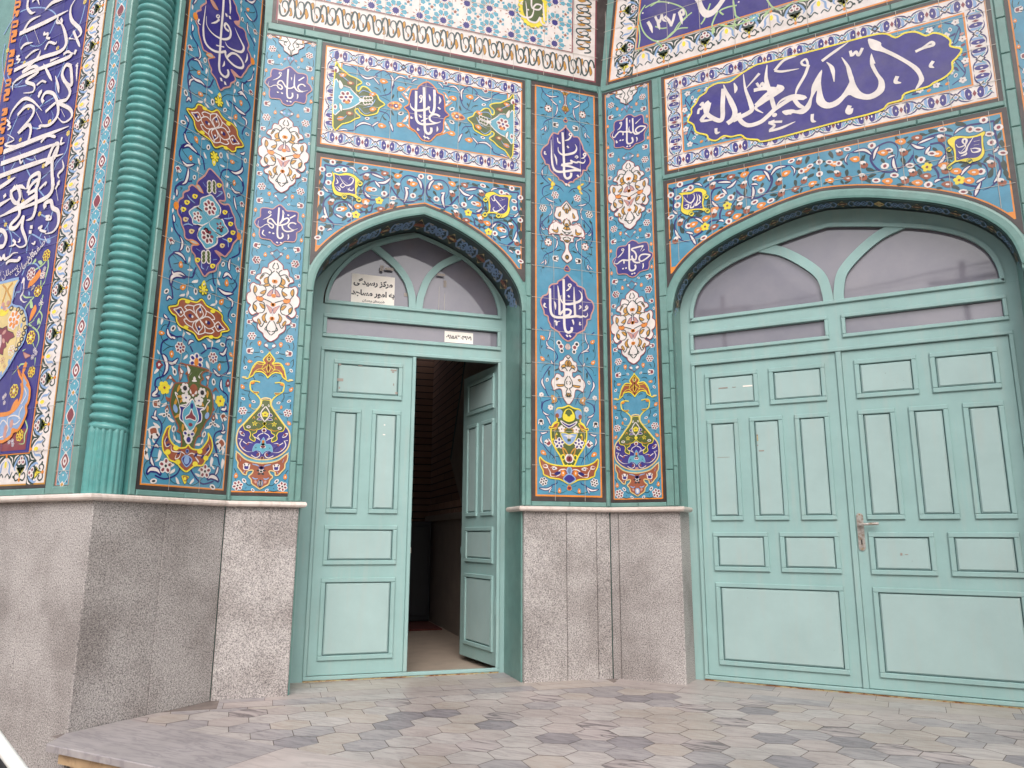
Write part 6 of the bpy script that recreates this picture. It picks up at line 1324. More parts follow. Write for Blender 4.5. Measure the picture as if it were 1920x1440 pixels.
def paint(name, rgb, var=.10, wear=.0):
    m, nt, b = nodes(name)
    n = noise(nt, 3.0, 5, .62, stretch=(1, 1, 1))
    v = ramp(nt, n, [(.28, grey(1-var)), (.72, grey(1+var*.6))])
    c = mixc(nt, 1, lin(rgb), v, 'MULTIPLY')
    run = ramp(nt, noise(nt, 5, 4, .6, stretch=(3.5, .35, 1)), [(.5, grey(0)), (.78, grey(.32))])
    c = mixc(nt, run, c, lin((172, 176, 170)))
    chip = ramp(nt, noise(nt, 34, 5, .75), [(.70, grey(0)), (.735, grey(.75))])
    c = mixc(nt, chip, c, lin((120, 118, 112)))
    nt.links.new(c, b.inputs['Base Color']); b.inputs['Roughness'].default_value = .5; b.inputs['Specular IOR Level'].default_value = .3
    bump(nt, b, noise(nt, 20, 3), .12, .004)
    return m
def mat_paint(): return paint('door_paint', (146, 178, 175))
def mat_panelpaint(): return paint('door_panel_paint', (160, 184, 182), .08)
def mat_rustedge():
    m, nt, b = nodes('rusty_sill')
    c = ramp(nt, noise(nt, 9, 6, .75, stretch=(1, 4, 1)), [(.36, lin((142, 172, 160))), (.47, lin((176, 158, 116))), (.56, lin((130, 84, 46))), (.66, lin((78, 50, 34)))])
    nt.links.new(c, b.inputs['Base Color']); b.inputs['Roughness'].default_value = .85
    return m
def mat_glass():
    m, nt, b = nodes('painted_reflection_glass')
    c = ramp(nt, noise(nt, 2.2, 5, .65), [(.3, lin((112, 110, 122))), (.7, lin((128, 124, 132)))])  # grey-lilac base stands for the reflected sky, painted into the colour
    nt.links.new(c, b.inputs['Base Color']); b.inputs['Roughness'].default_value = .04; b.inputs['IOR'].default_value = 1.6
    bump(nt, b, noise(nt, 1.6, 1), .05, .02)
    return m
def mat_gap():
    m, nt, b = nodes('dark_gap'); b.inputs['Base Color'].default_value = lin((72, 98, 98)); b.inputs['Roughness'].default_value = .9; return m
def mat_metal():
    m, nt, b = nodes('worn_steel')
    nt.links.new(ramp(nt, noise(nt, 40, 4), [(.35, lin((150, 132, 116))), (.6, lin((196, 192, 188)))]), b.inputs['Base Color']); b.inputs['Metallic'].default_value = .7; b.inputs['Roughness'].default_value = .38
    return m
def mat_paper():
    m, nt, b = nodes('paper'); nt.links.new(ramp(nt, noise(nt, 6), [(.3, lin((236, 227, 218))), (.7, lin((246, 239, 230)))]), b.inputs['Base Color']); b.inputs['Roughness'].default_value = .8; return m
def mat_ink():
    m, nt, b = nodes('print_ink'); b.inputs['Base Color'].default_value = lin((58, 54, 60)); b.inputs['Roughness'].default_value = .7; return m
def mat_brickwall():
    m, nt, b = nodes('brown_brick')
    tc = nn(nt, 'ShaderNodeTexCoord'); br = nn(nt, 'ShaderNodeTexBrick')
    br.inputs['Scale'].default_value = 1; br.inputs['Brick Width'].default_value = .9; br.inputs['Row Height'].default_value = .095; br.inputs['Mortar Size'].default_value = .007
    br.inputs['Color1'].default_value = lin((150, 116, 98)); br.inputs['Color2'].default_value = lin((134, 102, 88)); br.inputs['Mortar'].default_value = lin((52, 44, 42))
    nt.links.new(tc.outputs['Object'], br.inputs['Vector']); nt.links.new(br.outputs['Color'], b.inputs['Base Color']); b.inputs['Roughness'].default_value = .8
    return m
def plain(name, rgb, rough=.8, var=.12, sc=5):
    m, nt, b = nodes(name); v = ramp(nt, noise(nt, sc, 4), [(.3, grey(1-var)), (.7, grey(1+var))])
    nt.links.new(mixc(nt, 1, lin(rgb), v, 'MULTIPLY'), b.inputs['Base Color']); b.inputs['Roughness'].default_value = rough; return m
def mat_plaster(): return plain('grey_plaster', (150, 138, 128))
def mat_wains(): return plain('grey_wainscot', (150, 138, 130), .5)
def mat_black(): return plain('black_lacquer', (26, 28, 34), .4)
def mat_carpet(): return plain('red_carpet', (92, 40, 36), .95)
def mat_infloor(): return plain('inner_floor', (168, 152, 138), .5)
def mat_asph(): return plain('street_paving', (150, 142, 134), .9, .15, 1.3)
def mat_beige(): return plain('beige_render', (196, 168, 136), .9, .10, .8)
def mat_whitepaint(): return plain('white_paint', (226, 226, 222), .4, .04)
def mat_rubber(): return plain('black_rubber', (34, 34, 36), .7)
def mat_wood(): return plain('weathered_pole', (92, 78, 66), .9)
def mat_ceil(): return plain('vault_plaster', (186, 176, 168), .9)
def mat_tealplain(): return glaze('teal_wall_glaze', (106, 144, 138))
# ================================================================ building the walls
def bar(b, u0, u1, z0, z1, key='T', off=0.0, h=.012, bev=.006, seg=.288, axis=None):
    """a course of teal edge tiles, broken into single tiles with open joints"""
    vert = (z1-z0) > (u1-u0) if axis is None else axis == 'z'
    n = max(1, round(((z1-z0) if vert else (u1-u0))/seg)); g = .0016
    for i in range(n):
        j = random.uniform(-.0006, .0006)
        if vert:
            d = (z1-z0)/n; b.box((u0, z0+i*d+g, off-.02), (u1, z0+(i+1)*d-g, off+h+j), key, bev)
        else:
            d = (u1-u0)/n; b.box((u0+i*d+g, z0, off-.02), (u0+(i+1)*d-g, z1, off+h+j), key, bev)
def arc_band(b, A, c, g0, g1, foot, key, off, h, n_joint=0):
    P, Q = arc_pts(A, c, g0, foot), arc_pts(A, c, g1, foot)
    e = (g1-g0)*.22
    P2, Q2 = arc_pts(A, c, g0+e, foot), arc_pts(A, c, g1-e, foot)
    rows = [[(p[0], p[1], off) for p in P], [(p[0], p[1], off+h*.6) for p in P], [(p[0], p[1], off+h) for p in P2], [(p[0], p[1], off+h) for p in Q2], [(p[0], p[1], off+h*.6) for p in Q], [(p[0], p[1], off) for p in Q]]
    b.grid([list(reversed(r)) for r in rows] if False else rows, key, False)
def sweep(b, path, prof, key, closed=False):
    """path: xy corner points seen from outside (wall on the left hand side going along); prof: (outward, z)"""
    V = [Vector(p) for p in path]; n = len(V); rows = []
    for i in range(n):
        d0 = (V[i]-V[i-1]).normalized() if i > 0 else None
        d1 = (V[i+1]-V[i]).normalized() if i < n-1 else None
        d0 = d0 or d1; d1 = d1 or d0
        n0, n1 = Vector((d0.y, -d0.x)), Vector((d1.y, -d1.x))
        m = (n0+n1).normalized(); k = 1/max(.3, m.dot(n0))
        rows.append([(V[i].x+m.x*o*k, V[i].y+m.y*o*k, z) for o, z in prof])
    b.grid(rows, key, False)
    for r in (rows[0], rows[-1]): b.face(r, key)
def slab_run(b, p0, p1, z0, z1, th, key, widths, jit=.0012):
    """granite slabs along p0->p1 (xy), outer face on the right-hand side"""
    p0, p1 = Vector(p0), Vector(p1); d = (p1-p0); L = d.length; d.normalize(); n = Vector((d.y, -d.x))
    s = 0
    for w in widths:
        w = min(w, L-s)
        if w <= .01: break
        a, c = p0+d*(s+.0015), p0+d*(s+w-.0015); o = random.uniform(-jit, jit)
        f0, f1 = a+n*o, c+n*o; e = .004
        g0, g1 = a-n*th, c-n*th
        b.face([(f0.x+d.x*e, f0.y+d.y*e, z0), (f1.x-d.x*e, f1.y-d.y*e, z0), (f1.x-d.x*e, f1.y-d.y*e, z1), (f0.x+d.x*e, f0.y+d.y*e, z1)], key)
        for q, r in ((f0, a-n*.006), (f1, c-n*.006)):
            s_ = 1 if q is f0 else -1
            b.face([(q.x+d.x*e*s_, q.y+d.y*e*s_, z0), (q.x+d.x*e*s_, q.y+d.y*e*s_, z1), (r.x, r.y, z1), (r.x, r.y, z0)], key)
            b.face([(r.x, r.y, z0), (r.x, r.y, z1), (r.x-n.x*th, r.y-n.y*th, z1), (r.x-n.x*th, r.y-n.y*th, z0)], key)
        b.face([(f0.x, f0.y, z1), (f1.x, f1.y, z1), (g1.x, g1.y, z1), (g0.x, g0.y, z1)], key)
        s += w
def D_xy(u, off=0.0):
    p = FD.at(u, 0, off); return (p.x, p.y)
COP = [(-.03, 1.283), (.030, 1.283), (.046, 1.289), (.052, 1.300), (.050, 1.313), (.040, 1.322), (-.03, 1.324)]
GZ = 1.284
def dado(parent, runs, z0=-.004, key='granite'):
    b = MB()
    for p0, p1, ws in runs: slab_run(b, p0, p1, z0, GZ, .05, key, ws)
    return b.build('granite_dado', parent, parent.matrix_world.inverted())
def coping(parent, path):
    b = MB(); sweep(b, path, COP, 'coping')
    return b.build('marble_coping', parent, parent.matrix_world.inverted())
def put(pan, name, parent, org=None, m=None):
    b = pan.b
    return b.build(name, parent, m or Matrix(), org or (0, 0, 0))
TOPZ = 6.9
# plan corners of the granite face
pA = (-9.0, 2.825); pAB = (-4.268, 2.825); yBD = .7071*0
def x_at(fr_off_D):
    return None
qD = -5.708
pBD = (-4.268, -4.268 - qD/R2); pDE = (5.892 + qD/R2, 5.892)
# ---------------------------------------------------------------- front wall
front = thing('front_wall', 'front wall with tall cobalt inscription panel of white script above pale granite', 'wall', Matrix.Translation((-6, 2.85, 0)))
IF = front.matrix_world.inverted()
b = MB()
b.box((-9.5, -.45, -.6), (-4.49, TOPZ+2.4, -.003), 'tealplain'); b.build('wall_core', front, IF @ FA.m)
b = MB()
bar(b, -4.790, -4.716, 1.326, TOPZ); bar(b, -4.552, -4.492, 1.326, TOPZ, h=.016); bar(b, AX0, -4.80, 1.326, 1.368, axis='u')
bar(b, -4.712, -4.556, 1.326, 1.376, axis='u'); b.build('glazed_edging', front, IF @ FA.m)
po = front_borders().b.build('floral_border', front, IF @ FA.m)
front_slim().b.build('diamond_border', front, IF @ FA.m)
pi = front_panel().b.build('inscription_panel', front, IF @ FA.m)
tx = front_text(); tx.b.v += []
t_ = tx.b; s_ = front_sign().b
def merge(*bs):
    r = MB()
    for q in bs:
        i = len(r.v); r.v += q.v; r.f += [tuple(i+k for k in f) for f in q.f]; r.k += q.k; r.sm += q.sm
    return r
merge(t_, s_).build('white_script', pi); front_orange().b.build('orange_script', pi); front_vase().b.build('vase_emblem', pi)
dado(front, [(pA, pAB, [2.9, .62, .62, .6])], -.46)
coping(front, [pA, (pAB[0]-.0005, pAB[1])] if False else [pA, pAB, (pAB[0], pAB[1]+.012)])
# ---------------------------------------------------------------- rope column on the corner
rope = thing('rope_column', 'turquoise glazed column twisted like a rope on the corner of the portal', 'column', Matrix.Translation((-4.392, 2.952, 1.324)))
IR = rope.matrix_world.inverted()
b = MB(); rows = []
R0, pit, nth = .086, .0585, 40
zs = [1.70 + i*pit/9 for i in range(int((TOPZ-1.70)/pit*9))]
for z in zs:
    r_ = []
    for j in range(nth+1):
        th = -PI*.98 + PI*1.46*j/nth                     # from facing -x round over -y to +x
        ph = ((z/pit) + th/(2*PI)) % 1.0
        rr = R0 + .030*max(0, math.sin(PI*ph))**.62 - .008*max(0, math.cos(2*PI*(ph-.93)))**12
        r_.append((-4.392+rr*math.cos(th), 2.952+rr*math.sin(th), z))
    rows.append(r_)
b.grid(rows, 'R', True); b.build('twisted_shaft', rope, IR)
b = MB(); rows = []
for z, k in ((1.326, 1.0), (1.70, 1.0), (1.735, .96), (1.75, .80)):
    r_ = []
    for j in range(121):
        th = -PI*1.02 + PI*1.54*j/120
        sq = 1/max(abs(math.cos(th+PI/4)), abs(math.sin(th+PI/4)))
        rr = (.100 + .012*abs(math.sin(9*th)))*(.72+.28*sq)*k
        r_.append((-4.392+rr*math.cos(th), 2.952+rr*math.sin(th), z))
    rows.append(r_)
b.grid(rows, 'R', False); b.build('reeded_plinth', rope, IR)
b = MB()
for (x0, y0), (x1, y1) in (((-4.4905, 2.852), (-4.4905, 2.905)), ((-4.4905, 2.905), (-4.47, 2.93)), ((-4.365, 3.035), (-4.34, 3.052)), ((-4.34, 3.052), (-4.292, 3.052))):
    b.face([(x0, y0, 1.324), (x1, y1, 1.324), (x1, y1, TOPZ), (x0, y0, TOPZ)], 'R')
for cx, cy, rr in ((-4.474, 2.912, .020), (-4.352, 3.034, .020)):
    rows = [[(cx+rr*math.cos(2*PI*j/14), cy+rr*math.sin(2*PI*j/14), z) for j in range(15)] for z in (1.326, TOPZ)]
    b.grid(rows, 'R', True)
b.box((-4.62, 3.02, 1.30), (-4.40, 3.30, TOPZ), 'R'); b.box((-4.9, 2.95, 1.30), (-4.47, 3.2, TOPZ), 'R')
b.build('side_fillet', rope, IR)
# ---------------------------------------------------------------- side reveal wall
rev = thing('reveal_wall', 'side wall beside the rope column with wide blue panel of medallions and green vase', 'wall', FB.m @ Matrix.Translation((3.4, 0, 0)))
IV = rev.matrix_world.inverted()
b = MB(); b.box((3.053, -.45, -.5), (3.96, TOPZ+2.4, -.003), 'tealplain'); b.build('wall_core', rev, IV @ FB.m)
b = MB(); bar(b, 3.054, 3.099, 1.326, TOPZ); bar(b, 3.104, 3.82, 1.326, 1.362, axis='u'); b.build('glazed_edging', rev, IV @ FB.m)
tp = reveal_ground().b.build('tile_panel', rev, IV @ FB.m)
name_sadeq().b.build('name_cartouche', tp); rust_a().b.build('rust_medallion', tp); star_medal().b.build('lobed_medallion', tp); rust_b().b.build('rust_medallion', tp); reveal_vase().b.build('vase_emblem', tp)
dado(rev, [((pAB[0], pAB[1]+.001), pBD, [.50, .6])], -.004, 'granite2')
coping(rev, [(pAB[0], pAB[1]-.012) if False else (pAB[0], pAB[1]+.0135), (pBD[0], pBD[1]-.0135)])
# ---------------------------------------------------------------- diagonal wall with the small door
dia = thing('corner_wall', 'diagonal wall pierced by the small arched doorway, name panels and star pattern above', 'wall', FD.m @ Matrix.Translation((DC, 0, 0)))
ID = dia.matrix_world.inverted() @ FD.m
def arch_wall(b, A, c, u0, u1, ztop, foot, off, key):
    P = arc_pts(A, c, 0, foot)
    b.face([(u0, foot, off), (P[0][0], foot, off), (P[0][0], ztop, off), (u0, ztop, off)], key)
    b.face([(P[-1][0], foot, off), (u1, foot, off), (u1, ztop, off), (P[-1][0], ztop, off)], key)
    for i in range(len(P)-1):
        p, q = P[i], P[i+1]
        if q[0]-p[0] > 1e-6: b.face([(p[0], p[1], off), (q[0], q[1], off), (q[0], ztop, off), (p[0], ztop, off)], key)
def intrados(name, parent, m, A, c, depth, flare, foot, band0, band1):
    """inner face of the arch: plain glaze with a dark ornamented band of tiles"""
    P, Q = arc_pts(A, c, 0, foot), arc_pts(A, c, flare, foot)
    b = MB()
    def at(i, t, lift=0.0):
        p, q = P[i], Q[i]
        # lift moves a little into the opening
        dx, dy = c-p[0], 2.6-p[1]; l = math.hypot(dx, dy) or 1
        if p[1] < 2.75: dx, dy, l = (1 if p[0] < c else -1), 0, 1
        return (p[0]+(q[0]-p[0])*t+dx/l*lift, p[1]+(q[1]-p[1])*t+dy/l*lift, -depth*t)
    n = len(P)
    b.grid([[at(i, t) for i in range(n)] for t in (0, .33, .66, 1)], 'q', False)
    for t0, t1, k, lf in ((0, band0, 'T', .006), (band0, band0+.03, 'K', .008), (band1, 1.0, 'K', .006)):
        b.grid([[at(i, t, lf) for i in range(n)] for t in (t0, t1)], k, False)
    # ornament follows the arc length
    a = Pan(Frame((1, 0, 0), (0, 0, 1), 0)); a.W()
    S = [0]
    for i in range(n-1): S.append(S[-1]+math.hypot(P[i+1][0]-P[i][0], P[i+1][1]-P[i][1]))
    wd = depth*(band1-band0-.05)
    strip_along(a, (0, 0), (S[-1], 0), wd, .30 if c > 0 else .26, m_jamb, 1)
    base = len(b.v)
    for v in a.b.v:
        s, t, o = v; s = min(max(s, 0), S[-1]-1e-6)
        i = max(k for k in range(n-1) if S[k] <= s); f = (s-S[i])/max(1e-9, S[i+1]-S[i])
        tt = band0+.04+min(max(t, 0), wd)/depth
        x0, x1 = at(i, tt, .004+o*1.2), at(i+1, tt, .004+o*1.2)
        b.v.append(tuple(x0[k]+(x1[k]-x0[k])*f for k in range(3)))
    b.f += [tuple(base+k for k in f) for f in a.b.f]; b.k += a.b.k; b.sm += a.b.sm
    return b.build(name, parent, m)
b = MB(); uL, uR = -.330, 2.645
arch_wall(b, ARC_D, DC, uL, uR, 5.18, -.01, -.003, 'tealplain')
for u0, u1 in ((uL, .182), (1.872, uR)): b.box((u0, -.01, -.46), (u1, 3.2, -.004), 'tealplain')
b.build('wall_core', dia, ID)
b = MB()
bar(b, uL+.004, -.304, 1.326, 5.17); bar(b, .089, .1335, 1.326, 5.104); bar(b, .1365, .180, 1.326, 2.92, h=.016); bar(b, -.300, 2.60, 5.108, 5.172, axis='u')
bar(b, .1365, 1.902, 4.099, 4.142, axis='u'); bar(b, 1.9055, 1.953, 1.326, 5.104); bar(b, 1.874, 1.9025, 1.326, 2.92, h=.016); bar(b, 2.612, 2.642, 1.326, 5.17)
bar(b, -.300, .085, 1.326, 1.359, axis='u'); bar(b, 1.958, 2.607, 1.326, 1.363, axis='u'); b.build('glazed_edging', dia, ID)
b = MB(); arc_band(b, ARC_D, DC, .002, .068, 2.94, 'T', .0, .008); b.build('arch_moulding', dia, ID)
intrados('arch_intrados', dia, ID, ARC_D, DC, .45, .03, 1.326, .05, .95)
st = strip_ground().b.build('flower_strip', dia, ID, (UC, ZC, 0))
IS = Matrix.Translation((-UC, -ZC, 0))
top_o = strip_top().b.build('half_medallion', st, IS)
med1 = strip_medallion().b.build('white_medallion', st, IS)
dzm = FD.px(420+905/9.6, 480+765/9.6)[1] - FD.px(440+865/9.6, 200+830/9.6)[1]
med2 = strip_medallion(dzm).b.build('white_medallion', st, IS)
vas = strip_vase().b.build('vase_emblem', st, IS)
text_alim().b.build('name_cartouche', st, IS); text_azim().b.build('name_cartouche', st, IS)
np_ = name_panel_ground().b.build('name_panel', dia, ID)
name_ghalib().b.build('name_cartouche', np_); name_corner(0).b.build('corner_ornament', np_); name_corner(1).b.build('corner_ornament', np_)
sp = spandrel_d().b.build('spandrel_panel', dia, ID)
cart_d_left().b.build('yellow_cartouche', sp); cart_d_right().b.build('yellow_cartouche', sp)
rp = right_ground().b.build('tile_panel', dia, ID)
name_sobhan().b.build('name_cartouche', rp); name_soltan().b.build('name_cartouche', rp); right_medal().b.build('white_medallion', rp); right_medal_low().b.build('white_medallion', rp); right_vase().b.build('vase_emblem', rp)
sp2 = star_panel().b.build('star_panel', dia, dia.matrix_world.inverted() @ FT.m)
star_oval().b.build('oval_medallion', sp2)
b = MB()
b.face([(-.6, 0, -.006), (2.9, 0, -.006), (2.9, 1.7, -.006), (-.6, 1.7, -.006)], 'tealplain'); b.build('upper_wall', dia, dia.matrix_world.inverted() @ FT.m)
dado(dia, [(pBD, D_xy(.170, .032), [.9]), (D_xy(.170, .032), D_xy(.170, -.45), [.6])])
dado(dia, [(D_xy(1.884, -.45), D_xy(1.884, .032), [.6]), (D_xy(1.884, .032), pDE, [.36, .26, .4])])
coping(dia, [(pBD[0]+.0095, pBD[1]+.0095), D_xy(.172, .032), D_xy(.172, -.06)])
coping(dia, [D_xy(1.882, -.28), D_xy(1.882, .032), (pDE[0]-.0045, pDE[1]-.0045)])
# ---------------------------------------------------------------- back wall with the big door
back = thing('back_wall', 'back wall with the wide arched doorway under the great white calligraphy panel', 'wall', FE.m @ Matrix.Translation((EC, 0, 0)))
IE = back.matrix_world.inverted() @ FE.m
b = MB(); eL, eR = -2.196, 1.42
arch_wall(b, ARC_E, EC, eL, eR, TOPZ+2.4, -.01, -.003, 'tealplain')
for u0, u1 in ((eL, EC-1.2165), (EC+1.2165, eR)): b.box((u0, -.01, -.26), (u1, 3.2, -.004), 'tealplain')
b.build('wall_core', back, IE)
b = MB()
for m_ in (0, 1):
    X_ = (lambda u: u) if m_ == 0 else (lambda u: 2*EC-u)
    def bar2(u0, u1, *a_, **k_):
        u0, u1 = X_(u0), X_(u1); bar(b, min(u0, u1), max(u0, u1), *a_, **k_)
    bar2(eL+.002, -2.184, 1.326, 5.16); bar2(-1.708, -1.646, 1.326, 5.094); bar2(-1.642, EC-1.219, 1.326, 2.90, h=.016); bar2(-2.180, -1.711, 1.326, 1.360, axis='u')
bar(b, -2.19, 1.41, 5.112, 5.166, axis='u'); bar(b, -1.642, .856, 4.113, 4.153, axis='u'); b.build('glazed_edging', back, IE)
b = MB(); arc_band(b, ARC_E, EC, .002, .074, 2.93, 'T', .0, .008); b.build('arch_moulding', back, IE)
intrados('arch_intrados', back, IE, ARC_E, EC, .25, .02, 1.326, .06, .93)
def e_strip(x0, x1, texts):
    w = x1-x0
    a = Pan(FE); a.rect(x0, x1, 1.362, 5.10, 'd', 0); a.rect(x0+.026, x1-.026, 1.388, 5.076, 'o', .3)
    c = (x0+x1)/2; a.b.v = [(u-c, z-1.362, o) for u, z, o in a.b.v]
    g = a.b.build('flower_strip', back, IE @ Matrix.Translation((c, 1.362, 0)))
    k = (w-.072)/.387
    # same drawn strip as beside the small door, a touch wider
    j = merge(MB()); 
    S_ = Matrix.Diagonal((k, 1.004, 1, 1))
    for src in (st, top_o, med1, med2, vas):
        o = src.copy(); COL.objects.link(o); o.parent = g
        o.matrix_local = (Matrix.Translation((0, 0, .0006)) @ S_) if src is st else (Matrix.Translation((0, 0, .0006)) @ S_ @ IS)
        if src is st: o.name = 'flower_ground'
    if texts:
        TI = Matrix.Translation((-c, -1.362, .0012))
        text_halim().b.build('name_cartouche', g, TI); text_hakim().b.build('name_cartouche', g, TI)
    return g
e_strip(-2.181, -1.711, True)
e_strip(2*EC+1.711, 2*EC+2.181, False)
gn = great_name_ground().b.build('name_panel', back, IE); great_name().b.build('great_cartouche', gn)
se = spandrel_e().b.build('spandrel_panel', back, IE)
cart_e_left().b.build('yellow_cartouche', se); cart_e_right().b.build('yellow_cartouche', se)
year_panel().b.build('year_panel', back, IE)
GE = .028
dado(back, [(pDE, (EC-1.212, 5.892), [.07, .5]), ((EC-1.212, 5.892), (EC-1.212, 6.17), [.5])])
dado(back, [((EC+1.212, 6.17), (EC+1.212, 5.892), [.5]), ((EC+1.212, 5.892), (1.42, 5.892), [.6])])
coping(back, [(pDE[0]+.0125, pDE[1]), (EC-1.214, 5.892), (EC-1.214, 6.10)]); coping(back, [(EC+1.214, 6.10), (EC+1.214, 5.892), (1.42, 5.892)])
# ================================================================ doors
def bead(b, u0, u1, z0, z1, w, h, key='paint', off=0.0, t=.004):
    """raised square-edged bead running round a rectangle"""
    for a_, c_ in (((u0, z1-w), (u1, z1)), ((u0, z0), (u1, z0+w)), ((u0, z0+w+.0008), (u0+w, z1-w-.0008)), ((u1-w, z0+w+.0008), (u1, z1-w-.0008))):
        b.box((*a_, off-.004), (*c_, off+h), key, t)
def raised_panel(name, parent, u0, u1, z0, z1, marks=()):
    b = MB(); w = .034
    bead(b, u0, u1, z0, z1, w, .017)
    i = w
    b.box((u0+i, z0+i, -.006), (u1-i, z1-i, .0008), 'gap')  # shade between bead and panel, painted as a dark line
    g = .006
    b.box((u0+i+g, z0+i+g, -.004), (u1-i-g, z1-i-g, .010), 'panelpaint', .010)
    o = b.build(name, parent)
    if marks:
        b = MB()
        for u, z, du, dz, k in marks: b.box((u, z, .009), (u+du, z+dz, .0116), k)
        b.build('tape_residue', parent)
    return o
def strip_poly(b, L, R, off, h, key):
    rows = [[(p[0], p[1], off) for p in L], [(p[0], p[1], off+h) for p in L], [(p[0], p[1], off+h) for p in R], [(p[0], p[1], off) for p in R]]
    b.grid(rows, key, False)
def offs_line(P, w):
    L, R = [], []
    for i in range(len(P)):
        a, c = P[max(i-1, 0)], P[min(i+1, len(P)-1)]
        dx, dy = c[0]-a[0], c[1]-a[1]; l = math.hypot(dx, dy) or 1
        L.append((P[i][0]-dy/l*w/2, P[i][1]+dx/l*w/2)); R.append((P[i][0]+dy/l*w/2, P[i][1]-dx/l*w/2))
    return L, R
def fan_shape(A, c, foot):
    half = spline(A, False, 4); R = [(A[0][0], foot)] + half
    return [(c-x, z) for x, z in R] + [(c+x, z) for x, z in reversed(R[:-1])]
def inset_fan(A, d, foot):
    """shrink an arch half-profile by d"""
    out = []
    for i, p in enumerate(A):
        a, c = A[max(i-1, 0)], A[min(i+1, len(A)-1)]
        dx, dy = c[0]-a[0], c[1]-a[1]; l = math.hypot(dx, dy) or 1
        out.append((p[0]-dy/l*d if i < len(A)-1 else 0, p[1]+dx/l*d if i < len(A)-1 else p[1]-d*1.04))
    out[0] = (A[0][0]-d, foot)
    return out
def door_frame(door, m, openA, c, grow, fanA, fanfoot, slots, leafr, zsill, parts):
    """fixed frame: stiles, rails and arched head with openings for the fanlight, the slots and the leaves"""
    b = MB()
    P = arc_pts(openA, c, grow, fanfoot)          # outer edge, fanlight foot upward
    Q = fan_shape(fanA, c, fanfoot)
    # head: band between the outer arch and the fanlight, resampled by fraction of length
    def resample(P, n):
        S = [0]
        for i in range(len(P)-1): S.append(S[-1]+math.hypot(P[i+1][0]-P[i][0], P[i+1][1]-P[i][1]))
        out = []
        for k in range(n+1):
            s = S[-1]*k/n; i = max(j for j in range(len(P)-1) if S[j] <= s+1e-9)
            f = (s-S[i])/max(1e-9, S[i+1]-S[i]); out.append((P[i][0]+(P[i+1][0]-P[i][0])*f, P[i][1]+(P[i+1][1]-P[i][1])*f))
        return out
    Pr, Qr = resample(P, 48), resample(Q, 48)
    b.grid([[(p[0], p[1], 0) for p in Pr], [(p[0], p[1], 0) for p in Qr], [(p[0], p[1], -.05) for p in Qr]], 'paint', False)
    uo0, uo1 = P[0][0], P[-1][0]
    l0, l1, zt = leafr                            # leaf opening
    def rect(u0, u1, z0, z1): b.box((u0, z0, -.05), (u1, z1, 0), 'paint')
    rect(uo0, l0, 0, fanfoot-.0005); rect(l1, uo1, 0, fanfoot-.0005)
    s_lo, s_hi = slots[0][2], slots[0][3]
    rect(l0+.0002, l1-.0002, s_hi, fanfoot-.0005); rect(l0+.0002, l1-.0002, zt, s_lo)
    us = [l0] + [v for s in slots for v in (s[0], s[1])] + [l1]
    for i in range(0, len(us), 2):
        if us[i+1]-us[i] > .002: rect(us[i]+.0002, us[i+1]-.0002, s_lo+.0002, s_hi-.0002)
    b.build('frame', door, m)
    return uo0, uo1
DOORM = FD.m @ Matrix.Translation((0, 0, -.45))
small = thing('small_door', 'smaller arched turquoise double door with right leaf standing open', 'door', DOORM @ Matrix.Translation((DC, 0, 0)))
SM = small.matrix_world.inverted() @ DOORM
FAN_D = [(.765, 2.985), (.758, 3.09), (.707, 3.236), (.585, 3.40), (.435, 3.52), (.215, 3.625), (0, 3.695)]
dc = 1.057
door_frame(small, SM, ARC_D, DC+.02, .045, FAN_D, dc, 2.985, 0, 0, 0) if False else None
GLZ = 'glass'
door_frame(small, SM, ARC_D, DC+.02, .055, [(x, z) for x, z in FAN_D], 2.985, [(.318, 1.795, 2.728, 2.872)], (.300, 1.812, 2.585), .02, None) if False else None
# the fanlight is centred a little right of the wall opening, as built
def fan_bead(b, A, c, foot, w, h):
    O = fan_shape(A, c, foot); I = inset_fan(A, w, foot+w)
    Q = fan_shape(I, c, foot+w)
    def put_(P, R):
        n = min(len(P), len(R)); strip_poly(b, R[:n], P[:n], 0, h, 'paint')
    put_(O[1:-1], Q[1:-1])
    b.box((O[0][0], foot, -.004), (O[-1][0], foot+w, h), 'paint', .004)
    return Q
# frame of the small door, about the fanlight centre
door_frame(small, SM, ARC_D, dc-.012, .05, FAN_D, 2.985, [(.318, 1.795, 2.728, 2.872)], (.300, 1.812, 2.585), 0, None)
b = MB(); Q = fan_bead(b, FAN_D, dc, 2.985, .030, .020)
bead(b, .289, 1.822, 2.697, 2.895, .030, .018); 
bead(b, .284, 1.826, .012, 2.612, .028, .020); b.build('frame_bead', small, SM)
for j, T in enumerate(([(1.027, 3.0), (1.021, 3.09), (1.012, 3.146), (.969, 3.262), (.86, 3.396), (.671, 3.537), (.655, 3.549)], [(1.083, 3.0), (1.09, 3.09), (1.101, 3.143), (1.156, 3.295), (1.271, 3.431), (1.439, 3.532), (1.455, 3.540)])):
    b = MB(); L, R = offs_line(spline(T), .060); strip_poly(b, L, R, -.018, .028, 'paint'); b.build('glazing_bar', small, SM)
b = MB(); P = fan_shape(FAN_D, dc, 2.985)
for i in range(len(P)//2): b.face([(P[i][0], P[i][1], -.022), (P[-1-i][0], P[-1-i][1], -.022), (P[-2-i][0], P[-2-i][1], -.022), (P[i+1][0], P[i+1][1], -.022)], 'glass')
fg = b.build('pane', small, SM)
b = MB(); b.face([(.316, 2.726, -.022), (1.797, 2.726, -.022), (1.797, 2.874, -.022), (.316, 2.874, -.022)], 'glass'); b.build('pane', small, SM)
b = MB(); b.box((.284, -.004, -.06), (1.826, .013, -.004), 'rustedge'); b.box((.286, -.003, -.003), (1.824, .0115, .012), 'rustedge'); b.build('sill', small, SM)
